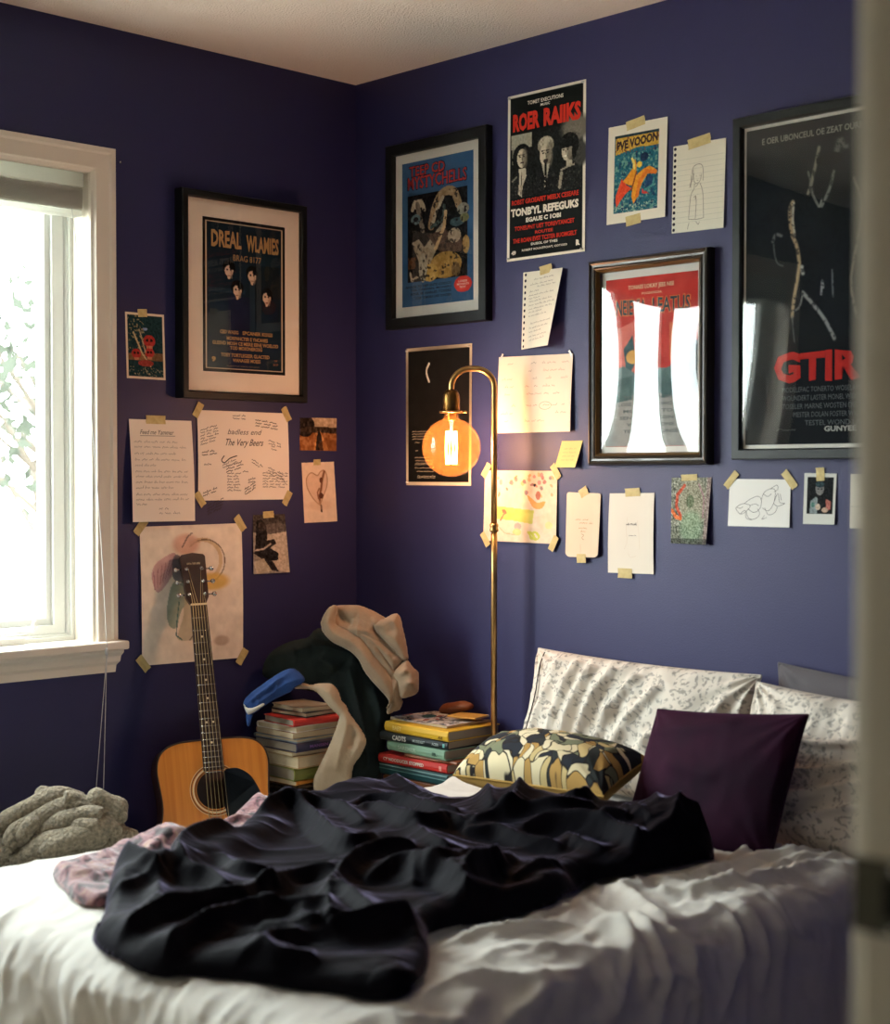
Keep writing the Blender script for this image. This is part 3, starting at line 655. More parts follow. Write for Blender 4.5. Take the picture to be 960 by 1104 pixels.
        folds=[(1, [(0.071, 0.074), (0.111, 0.068), (0.156, 0.044), (0.195, 0.023)])]),
    'knit_flap': dict(origin=(0.3, -1.3, 0.4), ex=(0.6, 0.8, -0.0), ey=(-0.3222, 0.2416, 0.9153), n=(0.7323, -0.5492, 0.4027),
        edge=[(-0.054, -0.054), (-0.041, -0.015), (-0.004, 0.009), (0.049, 0.029), (0.092, 0.048), (0.121, 0.05), (0.129, 0.037), (0.161, 0.019), (0.174, 0.003), (0.172, -0.021), (0.119, -0.035), (0.071, -0.053), (0.019, -0.071), (-0.043, -0.074)],
        folds=[(1, [(-0.044, -0.049), (-0.027, -0.015), (0.016, 0.008), (0.068, 0.026), (0.116, 0.042)]), (1, [(0.008, -0.041), (0.036, -0.007), (0.079, 0.011), (0.122, 0.022), (0.161, 0.013)]), (0.9, [(0.071, -0.033), (0.113, -0.012), (0.162, -0.009)])]),
}
# ------------------------------------------------------------------ the room: corner at the origin, window wall x = 0, poster wall y = 0
W, D, H = 3.10, 3.40, 2.50
WY0, WY1, WZ0, WZ1 = -2.38, -.962, .812, 2.096       # window opening in the left wall

mb = MB()
T = .16
mb.box((-T, -D - T, 0), (0, WY0, H)); mb.box((-T, WY1, 0), (0, T, H)); mb.box((-T, WY0, 0), (0, WY1, WZ0)); mb.box((-T, WY0, WZ1), (0, WY1, H))
struct(build('wall_left', mb, 'wall_paint'))
struct(build('wall_back', MB().box((0, 0, 0), (W + .12, T, H)), 'wall_paint'))
mb = MB()
DY0, DY1, DZ = -3.03, -2.2, 2.06
mb.box((W, DY1 + .018, 0), (W + .12, 0, H)); mb.box((W, -D, 0), (W + .12, DY0 - .018, H)); mb.box((W, DY0 - .018, DZ + .018), (W + .12, DY1 + .018, H))
struct(build('wall_right', mb, 'wall_paint'))
struct(build('wall_front', MB().box((0, -D - T, 0), (W + .12, -D, H)), 'pale_wall'))
struct(build('ceiling', MB().box((-T, -D - T, H), (W + .12, T, H + .1)), 'ceiling_paint'))
struct(build('floor', MB().box((0, -D, -.04), (W, 0, 0)), 'carpet'))
struct(build('floor_hallway', MB().box((W, -4.2, -.04), (4.7, -.4, -.001)), 'floor_wood'))
# the hallway the photograph is taken from
mb = MB(); mb.box((4.62, -4.2, 0), (4.7, -.4, H))
struct(build('wall_hallway', mb, 'hall_paint'))
mb = MB(); mb.box((W + .12, -.48, 0), (4.7, -.4, H))
struct(build('wall_hallway_end', mb, 'hall_paint'))
mb = MB(); mb.box((W + .12, -4.2, 0), (4.7, -4.12, H)); mb.box((W, -4.2, 0), (W + .12, -D - T, H))
struct(build('wall_hallway_near', mb, 'hall_paint'))
struct(build('ceiling_hallway', MB().box((W + .12, -4.2, H), (4.7, -.4, H + .1)), 'ceiling_paint'))

def base_profile(mb, p0, p1, nrm):
    p0 = np.array(p0, float); p1 = np.array(p1, float); nrm = np.array(nrm, float)
    prof = [(0, 0), (.014, 0), (.014, .075), (.009, .09), (.004, .098), (0, .1)]
    P = np.array([[p + nrm * a + np.array([0, 0, z]) for a, z in prof] for p in (p0, p1)])
    mb.grid(P, 0, False)
    return mb
struct(build('baseboard_left', base_profile(MB(), (0, 0, 0), (0, -D, 0), (1, 0, 0)), 'white_trim'))
struct(build('baseboard_back', base_profile(MB(), (W, 0, 0), (0, 0, 0), (0, -1, 0)), 'white_trim'))

# ---- window_1: casing, stool and apron, jamb liner, three casement lights
win = bpy.data.objects.new('window_1', None); COL.objects.link(win); win.location = (0, (WY0 + WY1) / 2, WZ0); struct(win)
def profile_run(mb, y0, y1, z0, z1, prof, open_bottom=True):
    """mitred casing round the opening; prof is (distance outwards from the opening, thickness off the wall)"""
    P = []
    for dist, th in prof:
        P.append([(th, y1 + dist, z0), (th, y1 + dist, z1 + dist), (th, y0 - dist, z1 + dist), (th, y0 - dist, z0)])
    mb.grid(np.array(P), 0, False)
    return mb
cw = .069
mb = profile_run(MB(), WY0, WY1, WZ0 - .02, WZ1, [(0, -.02), (0, .006), (.008, .01), (.012, .016), (.05, .02), (.056, .024), (cw, .024), (cw, 0)])
build('casing', mb, 'white_trim', win)
mb = MB()
mb.box((-.075, WY0 - cw - .025, WZ0 - .02), (.052, WY1 + cw + .02, WZ0 + .004))
build('sill', mb, 'white_trim', win, bevel=.005)
mb = MB()
ap = [(0, 0), (.012, 0), (.014, .02), (.022, .03), (.024, .045), (.03, .055), (.03, .064), (0, .064)]
za = WZ0 - .02 - .064
ya, yb = WY0 - cw + .005, WY1 + cw - .012
P = np.array([[(a, yy + sgn * a * .9, za + z) for a, z in ap] for yy, sgn in ((ya, -1), (yb, 1))])
mb.grid(P, 0, False); mb.add(P[0], [tuple(range(len(ap)))]); mb.add(P[1], [tuple(range(len(ap)))[::-1]])
build('apron', mb, 'white_trim', win)
mb = MB()
mb.box((-T, WY1 - .001, WZ0), (0, WY1 + .004, WZ1)); mb.box((-T, WY0 - .004, WZ0), (0, WY0 + .001, WZ1)); mb.box((-T, WY0, WZ1 - .001), (0, WY1, WZ1 + .004))
mb.box((-T, WY0, WZ0 - .02), (-.07, WY1, WZ0 + .003))
build('jamb_liner', mb, 'white_trim', win)
def ring_frame(mb, y0, y1, z0, z1, w, x0, x1, step=.008):
    P = [[(x, y1 - d, z0 + d), (x, y1 - d, z1 - d), (x, y0 + d, z1 - d), (x, y0 + d, z0 + d)] for d, x in
         [(0, x0), (0, x1), (w * .55, x1), (w * .6, x1 - step), (w * .85, x1 - step), (w, x1 - step * 2), (w, x0)]]
    P = np.array(P); mb.grid(np.concatenate([P, P[:, :1]], 1), 0, False, flip=True)
    return mb
n_lights = 3
lw = (WY1 - WY0 - .03) / n_lights
mb = ring_frame(MB(), WY0, WY1, WZ0 + .003, WZ1, .02, -.15, -.085)
for k in range(1, n_lights):
    y = WY0 + .015 + k * lw
    mb.box((-.15, y - .018, WZ0 + .02), (-.085, y + .018, WZ1 - .02))
build('window_frame', mb, 'vinyl_white', win)
for k in range(n_lights):
    y0 = WY0 + .015 + k * lw; y1 = y0 + lw
    a, b = y0 + .008, y1 - .008
    sash = build('sash', ring_frame(MB(), a, b, WZ0 + .012, WZ1 - .01, .062, -.14, -.10), 'vinyl_white', win)
    build('pane', MB().box((-.124, a + .055, WZ0 + .065), (-.120, b - .055, WZ1 - .065)), 'window_glass', sash)
    # crank operator at the foot of each light
    yc = (y0 + y1) / 2 + .02
    mb = MB()
    mb.box((-.098, yc - .06, WZ0 + .003), (-.062, yc + .06, WZ0 + .022))
    mb.tube([(-.075, yc, WZ0 + .02), (-.07, yc, WZ0 + .034), (-.06, yc + .03, WZ0 + .036), (-.055, yc + .075, WZ0 + .034), (-.056, yc + .085, WZ0 + .05)], .005, 8)
    mb.lathe([(0, 0), (.007, .002), (.009, .01), (.006, .02), (0, .022)], (-.056, yc + .085, WZ0 + .046), 10)
    build('crank_handle', mb, 'vinyl_white', win, bevel=.002)

# ---- raised blind in the top of the window
bl = thing('window_blind', 'white slatted blind drawn up to the top of the bright window', 'blind', (-.03, (WY0 + WY1) / 2, WZ1))
by0, by1 = WY0 + .012, WY1 - .012
build('headrail', MB().box((-.055, by0, WZ1 - .042), (-.008, by1, WZ1 - .002)), 'blind_white', bl, bevel=.002)
for k in range(16):
    z = WZ1 - .046 - k * .0036
    P = np.array([[(-.056 + .048 * t, y, z + .0016 * math.sin(PI * t)) for t in np.linspace(0, 1, 6)] for y in (by0 + .004, by1 - .004)])
    m2 = MB().grid(P, 0, True); m2.grid(P - np.array([0, 0, .0030]), 0, True, flip=True); m2.grid(np.array([P[:, -1], P[:, -1] - np.array([0, 0, .0030])]), 0, False); m2.grid(np.array([P[:, 0], P[:, 0] - np.array([0, 0, .0030])]), 0, False)
    build('slat', m2, 'blind_white', bl)
build('bottom_rail', MB().box((-.054, by0 + .003, WZ1 - .120), (-.01, by1 - .003, WZ1 - .104)), 'blind_white', bl, bevel=.003)
cy = WY1 - .004
def sag(a, b, n=10): return [tuple(np.array(a) + (np.array(b) - np.array(a)) * t) for t in np.linspace(0, 1, n)]
c0 = [(-.012, WY1 - .055, WZ1 - .045), (.0, WY1 - .03, WZ1 - .3), (.03, WY1 + .005, 1.2), (.056, WY1 + .013, WZ0 + .002), (.057, WY1 + .012, WZ0 - .03)]
c1 = smooth_line(c0, 8)
mb = MB()
mb.tube(c1, .0011, 6)
mb.tube(sag(c1[-1], (.10, -1.012, .43)), .0013, 6)
mb.tube(sag(c1[-1], (.105, -.992, .43)), .0013, 6)
mb.lathe([(0, 0), (.004, .002), (.005, .012), (.003, .02), (0, .022)], (.057, WY1 + .012, WZ0 - .032), 10)
build('pull_cord', mb, 'cord_white', bl)

# ---- doorway the camera looks through
door = bpy.data.objects.new('door_1', None); COL.objects.link(door); door.location = (W + .06, DY1, 0); struct(door)
mb = MB()
mb.box((W - .003, DY1, 0), (W + .123, DY1 + .018, DZ + .018)); mb.box((W - .003, DY0 - .018, 0), (W + .123, DY0, DZ + .018)); mb.box((W - .003, DY0, DZ), (W + .123, DY1, DZ + .018))
build('door_jamb', mb, 'jamb_paint', door, bevel=.002)
mb = MB()
for x0, x1 in ((W - .016, W - .0005), (W + .1205, W + .136)):
    mb.box((x0, DY1 + .006, 0), (x1, DY1 + .07, DZ + .07)); mb.box((x0, DY0 - .07, 0), (x1, DY0 - .006, DZ + .07)); mb.box((x0, DY0 - .006, DZ + .006), (x1, DY1 + .006, DZ + .07))
build('door_casing', mb, 'jamb_paint', door, bevel=.004)
sp = build('strike_plate', MB().box((W - .010, DY1 - .0025, .930), (W + .044, DY1 + .0002, .986)), 'strike_steel', door, bevel=.001)
build('latch_hole', MB().box((W + .016, DY1 - .0032, .943), (W + .034, DY1 - .002, .975)), 'dark_void', sp)
for z in (.936, .980):
    build('screw', MB().lathe([(0, .0), (.004, .0), (.003, .0015), (0, .002)], (0, 0, 0), 10, X=lambda V, z=z: np.c_[V[:, 0] + W + .025, -V[:, 2] + DY1 - .0025, V[:, 1] + z]), 'chrome', sp)

# ---- outside the window: pale paving put in to bounce daylight indoors, shrubs and bare-ish trees in pale overcast light
struct(build('ground_outside', MB().box((-40, -30, -.5), (-T - .02, 30, -.45)), 'paving'))
def tree(x, y, h, r, nleaf, seed, label):
    rg = np.random.default_rng(seed)
    t = thing('tree', label, 'tree', (x, y, -.45), 'trees outside the window')
    mb = MB(); tips = []
    trunk = [(x + .05 * math.sin(k), y + .05 * math.cos(2 * k), -.45 + h * .62 * k / 6) for k in range(7)]
    mb.tube(trunk, np.linspace(.11, .05, 7) * h / 4, 8)
    for k in range(12):
        a = rg.uniform(0, 2 * PI); s = trunk[rg.integers(3, 7)]
        e = np.array(s) + np.array([math.cos(a) * r * .8, math.sin(a) * r * .8, rg.uniform(.25, .75) * h * .55])
        mid = (np.array(s) + e) / 2 + rg.normal(0, .1, 3)
        p = smooth_line([s, mid, e], 5); mb.tube(p, np.linspace(.035, .008, len(p)) * h / 4, 6); tips += [p[5], p[8], p[-1]]
    build('trunk', mb, 'bark', t)
    mb = MB(); V = []; F = []
    for k in range(nleaf):
        c = tips[rg.integers(len(tips))] + rg.normal(0, r * .24, 3); s = rg.uniform(.05, .10)
        u = rg.normal(0, 1, 3); u /= np.linalg.norm(u); w = np.cross(u, rg.normal(0, 1, 3)); w /= np.linalg.norm(w)
        V += [c - u * s, c + w * s * .5, c + u * s, c - w * s * .5]; F.append((4 * k, 4 * k + 1, 4 * k + 2, 4 * k + 3))
    mb.add(V, F)
    build('foliage', mb, 'pale_leaf', t)
tree(-7.5, 3.2, 3.4, 1.5, 900, 1, 'leafy tree outside, seen hazily through the window')
tree(-10.5, 5.2, 4.2, 1.9, 900, 2, 'larger leafy tree outside, standing farther off behind the first')
tree(-8.5, -2.8, 3.2, 1.3, 800, 3, 'bushy tree outside, mirrored in the picture glass')
tree(-9.5, -6.2, 4.0, 1.6, 800, 4, 'tall thin tree outside, mirrored in the picture glass')

nl = thing('nail', 'tiny bare nail in the window wall above the small skull card', 'nail', (0, -.868, 2.135))
build('head', MB().lathe([(0, .011), (.0035, .010), (.0035, .008), (.0012, .008), (.0012, -.004)], (0, 0, 0), 10, X=lambda V: np.c_[V[:, 2], V[:, 0] - .868, V[:, 1] + 2.135]), 'chrome', nl)
# ------------------------------------------------------------------ paper, prints and writing
def WP(wall, a, z, off):
    a, z, off = np.broadcast_arrays(np.asarray(a, float), np.asarray(z, float), np.asarray(off, float))
    return np.stack([off, a, z], -1) if wall == 'L' else np.stack([a, -off, z], -1)

class Sheet:
    """a sheet on a wall: u runs to the right, v runs down, 0..1; lift gives its distance off the wall at the four corners"""
    def __init__(s, quad, lift=(.0015,) * 4, bow=0., curl=0.):
        s.wall, s.q = quad; s.q = np.array(s.q); s.lift = lift; s.bow = bow; s.curl = curl
        s.w = np.linalg.norm(s.q[1] - s.q[0]); s.h = np.linalg.norm(s.q[3] - s.q[0])
    def P(s, u, v, off=0.):
        u = np.asarray(u, float); v = np.asarray(v, float)
        q = s.q; L = s.lift
        k = [(1 - u) * (1 - v), u * (1 - v), u * v, (1 - u) * v]
        a = sum(k[i] * q[i, 0] for i in range(4)); z = sum(k[i] * q[i, 1] for i in range(4)); o = sum(k[i] * L[i] for i in range(4))
        o = o + s.bow * np.sin(PI * v) * (.4 + .6 * np.abs(2 * u - 1)) + s.curl * v ** 2 * (2 * u - 1) ** 2
        return WP(s.wall, a, z, o + off)
    def mid(s):
        return s.P(.5, .5)
    @property
    def nrm(s): return np.array([1., 0, 0]) if s.wall == 'L' else np.array([0, -1., 0])

class Art:
    """colours on a grid of points, drawn with plain shapes; srgb 0..255"""
    def __init__(s, w, h, res=.0022, bg=(230, 220, 200)):
        s.nx = max(8, int(w / res)); s.ny = max(8, int(h / res))
        s.U, s.V = np.meshgrid(np.linspace(0, 1, s.nx), np.linspace(0, 1, s.ny)); s.asp = h / w
        s.c = np.tile(np.array(bg, float), (s.ny, s.nx, 1))
    def put(s, m, c, k=1.):
        m = np.asarray(m, float)[..., None] * k; s.c = s.c * (1 - m) + np.array(c, float) * m
    def rect(s, x0, y0, x1, y1, c, k=1.): s.put((s.U >= x0) & (s.U <= x1) & (s.V >= y0) & (s.V <= y1), c, k)
    def ell(s, x, y, rx, ry, c, rot=0., k=1., soft=0.):
        dx = s.U - x; dy = (s.V - y) * s.asp; ry = ry * s.asp; a = math.radians(rot)
        p = (dx * math.cos(a) + dy * math.sin(a)) / rx; q = (-dx * math.sin(a) + dy * math.cos(a)) / ry
        d = np.hypot(p, q); s.put(np.clip((1 + soft - d) / (soft + 1e-6), 0, 1) if soft else d < 1, c, k)
    def poly(s, pts, c, k=1.): s.put(inside(s.U, s.V, pts), c, k)
    def line(s, pts, w, c, k=1., soft=False):
        d, t = line_dist(s.U, s.V * s.asp, [(x, y * s.asp) for x, y in pts])
        s.put(np.clip(1.5 - d / w, 0, 1) if soft else d < w, c, k)
    def noise(s, sc, amp, seed, region=None, oct=4):
        n = (fbm(s.U * sc, s.V * s.asp * sc, seed, oct) - .47) * 2 * amp
        if region is not None: n = n * region
        s.c = s.c + n[..., None]
    def speck(s, sc, th, c, seed, region=None, k=1.):
        n = fbm(s.U * sc, s.V * s.asp * sc, seed, 3) > th
        if region is not None: n = n & region
        s.put(n, c, k)
    def box(s, x0, y0, x1, y1): return (s.U >= x0) & (s.U <= x1) & (s.V >= y0) & (s.V <= y1)
    def mesh(s, sh, off=0., mb=None):
        mb = mb or MB()
        mb.grid(sh.P(s.U, s.V, off), 0, True, lin(np.clip(s.c, 0, 255) / 255.), flip=True)
        return mb

def build_lines(name, mb, t, gap=.018):
    """printed or written marks as parts: marks that lie close together make one mesh, far ones another"""
    lo = np.array([v.min(0) for v in mb.v]); hi = np.array([v.max(0) for v in mb.v]); n = len(mb.v)
    lab = list(range(n))
    def find(i):
        while lab[i] != i: i = lab[i]
        return i
    for i in range(n):
        for j in range(i):
            g_ = np.maximum(0, np.maximum(lo[i] - hi[j], lo[j] - hi[i]))
            if np.linalg.norm(g_) < gap: lab[find(i)] = find(j)
    off = np.cumsum([0] + [len(v) for v in mb.v]); own = np.searchsorted(off, [f[0] for f in mb.f], side='right') - 1
    for r in sorted({find(i) for i in range(n)}):
        m2 = MB()
        for i in range(n):
            if find(i) == r: m2.add(mb.v[i], [tuple(k - off[i] for k in mb.f[q]) for q in np.nonzero(own == i)[0]], 0, False, mb.c[i])
        build(name, m2, 'printed_paper', t)

_txt = {}
def glyphs(body, bold=0.):
    k = (body, bold)
    if k not in _txt:
        cu = bpy.data.curves.new('t', 'FONT'); cu.body = body; cu.offset = bold; cu.resolution_u = 2
        ob = bpy.data.objects.new('t', cu); COL.objects.link(ob)
        dg = bpy.context.evaluated_depsgraph_get(); dg.update()
        me = bpy.data.meshes.new_from_object(ob.evaluated_get(dg))
        V = np.array([v.co[:2] for v in me.vertices]); F = [tuple(p.vertices) for p in me.polygons]
        bpy.data.objects.remove(ob); bpy.data.curves.remove(cu); bpy.data.meshes.remove(me)
        V = V - V.min(0); V = V / np.maximum(V.max(0), 1e-6)
        _txt[k] = (V, F)
    return _txt[k]

def text(mb, sh, body, u0, v0, u1, v1, c, bold=.02, off=.0004, slant=0., tilt=0., rough=0.):
    V, F = glyphs(body, bold)
    if rough:
        V = V + rough * (np.stack([vnoise(V[:, 0] * 60, V[:, 1] * 9, 5), vnoise(V[:, 0] * 60, V[:, 1] * 9, 8)], 1) - .5) * np.array([.02, .3])
    u = u0 + (u1 - u0) * V[:, 0] + slant * (V[:, 1] - .5); v = v1 + (v0 - v1) * V[:, 1] + tilt * (V[:, 0] - .5)
    mb.add(sh.P(u, v, off), F, 0, False, lin(np.array(c) / 255.))

def stroke(mb, sh, pts, w, c, off=.0005):
    """an ink line of width w metres through (u, v) points"""
    p = np.asarray(pts, float); m = p * np.array([sh.w, sh.h])
    t = np.gradient(m, axis=0); t /= np.linalg.norm(t, axis=1)[:, None] + 1e-9
    nn = np.stack([-t[:, 1], t[:, 0]], 1) * w / 2 / np.array([sh.w, sh.h])
    A = sh.P(p[:, 0] + nn[:, 0], p[:, 1] + nn[:, 1], off); B = sh.P(p[:, 0] - nn[:, 0], p[:, 1] - nn[:, 1], off)
    n = len(p)
    mb.add(np.concatenate([A, B]), [(k, k + 1, n + k + 1, n + k) for k in range(n - 1)], 0, False, lin(np.array(c) / 255.))

def scrawl(mb, sh, u0, v, u1, size, c, w=.0011, seed=0, word=(.05, .13), gap=.03, tilt=0.):
    """a line of joined handwriting: words of loops between u0 and u1; size is the letter height in v"""
    rg = np.random.default_rng(seed + 100); u = u0
    while u < u1 - .03:
        L = min(rg.uniform(*word), u1 - u); n = max(7, int(L / .008))
        x = np.linspace(0, L, n); k = np.arange(n)
        y = size * (.42 * np.where(k % 2, -1, 1) * rg.uniform(.3, 1, n)); y[rg.integers(n)] -= size * .7
        stroke(mb, sh, np.stack([u + x + .003 * np.sin(k * 2.1), v + y + tilt * (u + x - .5)], 1), w, c)
        u += L + gap * rg.uniform(.7, 1.4)

def sheet_mesh(sh, c, n=14, mb=None, off=0., border=None):
    U, V = np.meshgrid(np.linspace(0, 1, n), np.linspace(0, 1, n)); mb = mb or MB()
    mb.grid(sh.P(U, V, off), 0, True, lin(np.tile(np.array(c, float) / 255., (n, n, 1))), flip=True)
    return mb

def paper_item(name, label, cat, key, c=(242, 232, 218), lift=(.0015,) * 4, bow=0., curl=0., group=None, art=None, rgt=None):
    sh = Sheet(QUAD[key], lift, bow, curl)
    t = thing(name, label, cat, tuple(sh.P(.5, 1.)), group)
    if art is None: build('sheet', sheet_mesh(sh, c), 'printed_paper', t)
    else: build('sheet', art(sh), 'printed_paper', t)
    return t, sh

def tape(t, sh, u, v, w, h, ang=0., m='masking_tape'):
    """a strip of tape w x h metres centred on (u, v) of the sheet, stuck to paper and wall"""
    c = sh.P(u, v); a = math.radians(ang); mb = MB()
    e = np.array([0, 1., 0]) if sh.wall == 'L' else np.array([1., 0, 0]); z = np.array([0, 0, 1.])
    ex = e * math.cos(a) + z * math.sin(a); ey = -e * math.sin(a) + z * math.cos(a)
    g = np.linspace(-.5, .5, 5); rows = []
    rg = np.random.default_rng(int(abs(u * 91 + v * 37 + sh.w * 1000)))
    for q in g:
        rows.append([c + ex * (p * w + (rg.uniform(-.001, .001) if abs(p) == .5 else 0)) + ey * q * h + sh.nrm * (.0014 + .0006 * math.cos(6 * p + 4 * q)) for p in g])
    P = np.array(rows); mb.grid(P, 0, True); mb.grid(P - sh.nrm * .0006, 0, True, flip=True)
    return build('tape', mb, m, t)

def pin(t, sh, u, v):
    c = sh.P(u, v, .001); n = sh.nrm
    e = np.array([0, 1., 0]) if sh.wall == 'L' else np.array([1., 0, 0]); z = np.array([0, 0, 1.])
    X = lambda V: c + V[:, :1] * e + V[:, 1:2] * z + V[:, 2:] * n
    return build('pin', MB().lathe([(0, 0), (.003, .0), (.0035, .002), (.002, .004), (.003, .007), (0, .008)], (0, 0, 0), 10, X=X), 'clear_pin', t)

def face(A, x, y, s, skin=(196, 178, 150), hair=(26, 22, 20), body=None):
    """a small printed head: hair, face, eyes, mouth; s is its half width"""
    h = s / A.asp
    if body: A.poly([(x - s * 2.2, 2), (x - s * 2., y + h * 2.4), (x - s * .5, y + h * 1.3), (x + s * .5, y + h * 1.3), (x + s * 2., y + h * 2.4), (x + s * 2.2, 2)], body)
    A.ell(x, y - h * .2, s * 1.35, h * 1.5, hair)
    A.ell(x, y + h * .15, s * .85, h * 1.2, skin)
    A.ell(x - s * .35, y - h * .05, s * .24, h * .17, hair); A.ell(x + s * .35, y - h * .05, s * .24, h * .17, hair)
    A.rect(x - s * .32, y + h * .68, x + s * .32, y + h * .82, tuple(k * .5 for k in skin))
    A.ell(x + s * .55, y + h * .3, s * .35, h * .9, tuple(k * .6 for k in skin), k=.6)

INK = (58, 50, 48)
PENCIL = (120, 108, 100)

# ================= left wall =================
# -- small card with red skulls
def a(sh):
    A = Art(sh.w, sh.h, .0018, (224, 206, 182)); A.rect(.05, .03, .95, .97, (20, 52, 56)); R = A.box(.05, .03, .95, .97)
    A.speck(26, .60, (150, 140, 104), 4, R & (A.U < .5) & (A.V < .6)); A.rect(.05, .62, .5, .72, (128, 96, 60)); A.rect(.55, .6, .95, .72, (110, 84, 56))
    for x, y, r in ((.6, .42, .15), (.26, .62, .12), (.6, .6, .12)):
        A.ell(x, y, r, r * .62, (168, 50, 44)); A.ell(x - r * .35, y - .01, r * .25, r * .17, (40, 20, 20)); A.ell(x + r * .35, y - .01, r * .25, r * .17, (40, 20, 20)); A.rect(x - r * .5, y + r * .45, x + r * .5, y + r * .8, (186, 120, 90))
    A.line([(.2, .3), (.4, .6), (.62, .8)], .02, (190, 170, 130)); A.line([(.35, .25), (.5, .6)], .015, (170, 150, 120)); A.ell(.5, .76, .2, .05, (150, 60, 50))
    A.speck(40, .62, (150, 146, 120), 9, R & (A.V > .82)); A.ell(.5, .24, .06, .02, (130, 150, 190)); A.noise(30, 26, 2, R)
    return A.mesh(sh)
t, sh = paper_item('art_card', 'small dark card with red skulls taped beside the window', 'picture card', 'skull_card', art=a)
tape(t, sh, .44, .0, .03, .022, 4)

# -- handwritten letter
t, sh = paper_item('handwritten_letter', 'tall white sheet of handwriting with one top tape, nearest the window', 'letter', 'long_note', (240, 228, 214), (.002, .002, .012, .020), .004)
mb = MB()
text(mb, sh, 'Feed me Yammer', .17, .10, .70, .145, (70, 62, 58), 0., slant=.02)
stroke(mb, sh, [(.16, .16), (.4, .158), (.72, .157)], .0012, INK)
for k, (v, u1) in enumerate([(.22, .8), (.27, .9), (.335, .72), (.395, .88), (.45, .42), (.51, .9), (.56, .92), (.615, .9), (.67, .66), (.735, .9), (.785, .9), (.83, .26), (.875, .62), (.92, .8)]):
    scrawl(mb, sh, .06 + (.36 if k >= 12 else 0), v, u1, .022, (100, 90, 86), .0010, k)
build_lines('writing', mb, t); tape(t, sh, .42, .0, .065, .024, 0)

# -- big sheet signed by many hands
t, sh = paper_item('signed_sheet', 'wide white sheet covered with many signatures, taped at all four corners', 'note', 'sign_sheet', (242, 230, 216), (.002, .002, .004, .003), .003)
mb = MB()
text(mb, sh, 'badless end', .33, .20, .69, .26, (84, 76, 74), 0., slant=.02)
text(mb, sh, 'The Very Beers', .29, .31, .71, .41, (92, 84, 82), .01, slant=.03)
blocks = [(.03, .06, .22, 6, -.35, 1), (.38, .05, .52, 2, 0, 2), (.63, .07, .88, 3, .15, 3), (.77, .24, .92, 2, .3, 4), (.8, .36, .86, 2, .1, 5), (.04, .40, .2, 2, -.15, 6), (.06, .6, .18, 1, 0, 7), (.26, .50, .42, 2, -.45, 8),
          (.3, .56, .5, 3, -.3, 9), (.58, .48, .7, 2, .7, 10), (.76, .5, .95, 3, .5, 11), (.05, .74, .2, 2, -.4, 12), (.1, .86, .27, 4, -.5, 13), (.31, .70, .46, 7, 0, 14), (.5, .88, .62, 3, -.7, 15), (.70, .69, .98, 6, .02, 16), (.48, .68, .54, 1, 0, 17), (.54, .78, .62, 2, -.2, 18)]
for u0, v0, u1, n, tl, sd in blocks:
    for k in range(n): scrawl(mb, sh, u0, v0 + k * .032, u1, .019, (52, 46, 46), .0017 if sd % 3 else .0022, sd * 10 + k, (.04, .09), .018, tl)
stroke(mb, sh, smooth_line([(.28, .50), (.25, .55), (.28, .58), (.34, .53), (.42, .5)], 5), .003, (44, 40, 40))
build_lines('writing', mb, t)
for u, v, an in ((.01, .0, 60), (.985, .01, -60), (.02, .985, -55), (.975, .985, 60)): tape(t, sh, u, v, .045, .022, an)

# -- sepia landscape photo
def a(sh):
    A = Art(sh.w, sh.h, .0018, (150, 96, 52)); A.put(A.V < .42, (186, 160, 132)); A.ell(.15, .25, .25, .34, (40, 30, 24)); A.ell(.5, .36, .5, .1, (60, 46, 34)); A.ell(.9, .38, .2, .1, (54, 40, 30))
    A.poly([(.36, 1), (.48, .42), (.56, .42), (.8, 1)], (196, 134, 74)); A.ell(.52, .5, .05, .1, (34, 26, 22)); A.poly([(.46, .52), (.58, .52), (.64, 1), (.42, 1)], (38, 28, 24))
    A.noise(18, 50, 3); A.ell(.8, .85, .3, .2, (116, 70, 34), k=.5); return A.mesh(sh)
t, sh = paper_item('photo_print', 'small sepia photo of a figure on a path, high near the corner', 'photo', 'sepia_photo', art=a)

# -- heart drawing
def a(sh):
    A = Art(sh.w, sh.h, .0018, (232, 208, 184))
    c = smooth_line([(.5, .72), (.3, .6), (.14, .42), (.13, .26), (.28, .17), (.46, .22), (.56, .16), (.68, .14), (.76, .24), (.74, .4), (.62, .56), (.5, .72)], 6)
    A.poly(c, (222, 190, 164)); A.line(c, .012, (170, 128, 98), soft=True)
    A.line([(.68, .16), (.6, .3), (.56, .44), (.5, .56), (.5, .68)], .03, (128, 84, 60), soft=True); A.line([(.5, .44), (.44, .5), (.46, .6)], .02, (140, 96, 70), soft=True)
    A.line([(.53, .72), (.54, .82)], .026, (60, 36, 30)); A.ell(.55, .56, .07, .05, (90, 54, 40)); A.ell(.57, .3, .05, .05, (110, 70, 50)); A.ell(.5, .72, .3, .06, (214, 180, 150), k=.5, soft=.6); A.noise(10, 10, 5)
    return A.mesh(sh)
t, sh = paper_item('heart_drawing', 'cream sheet with a brown heart drawing below the sepia photo', 'drawing', 'heart_sketch', art=a)
tape(t, sh, .47, .0, .028, .018, 2)

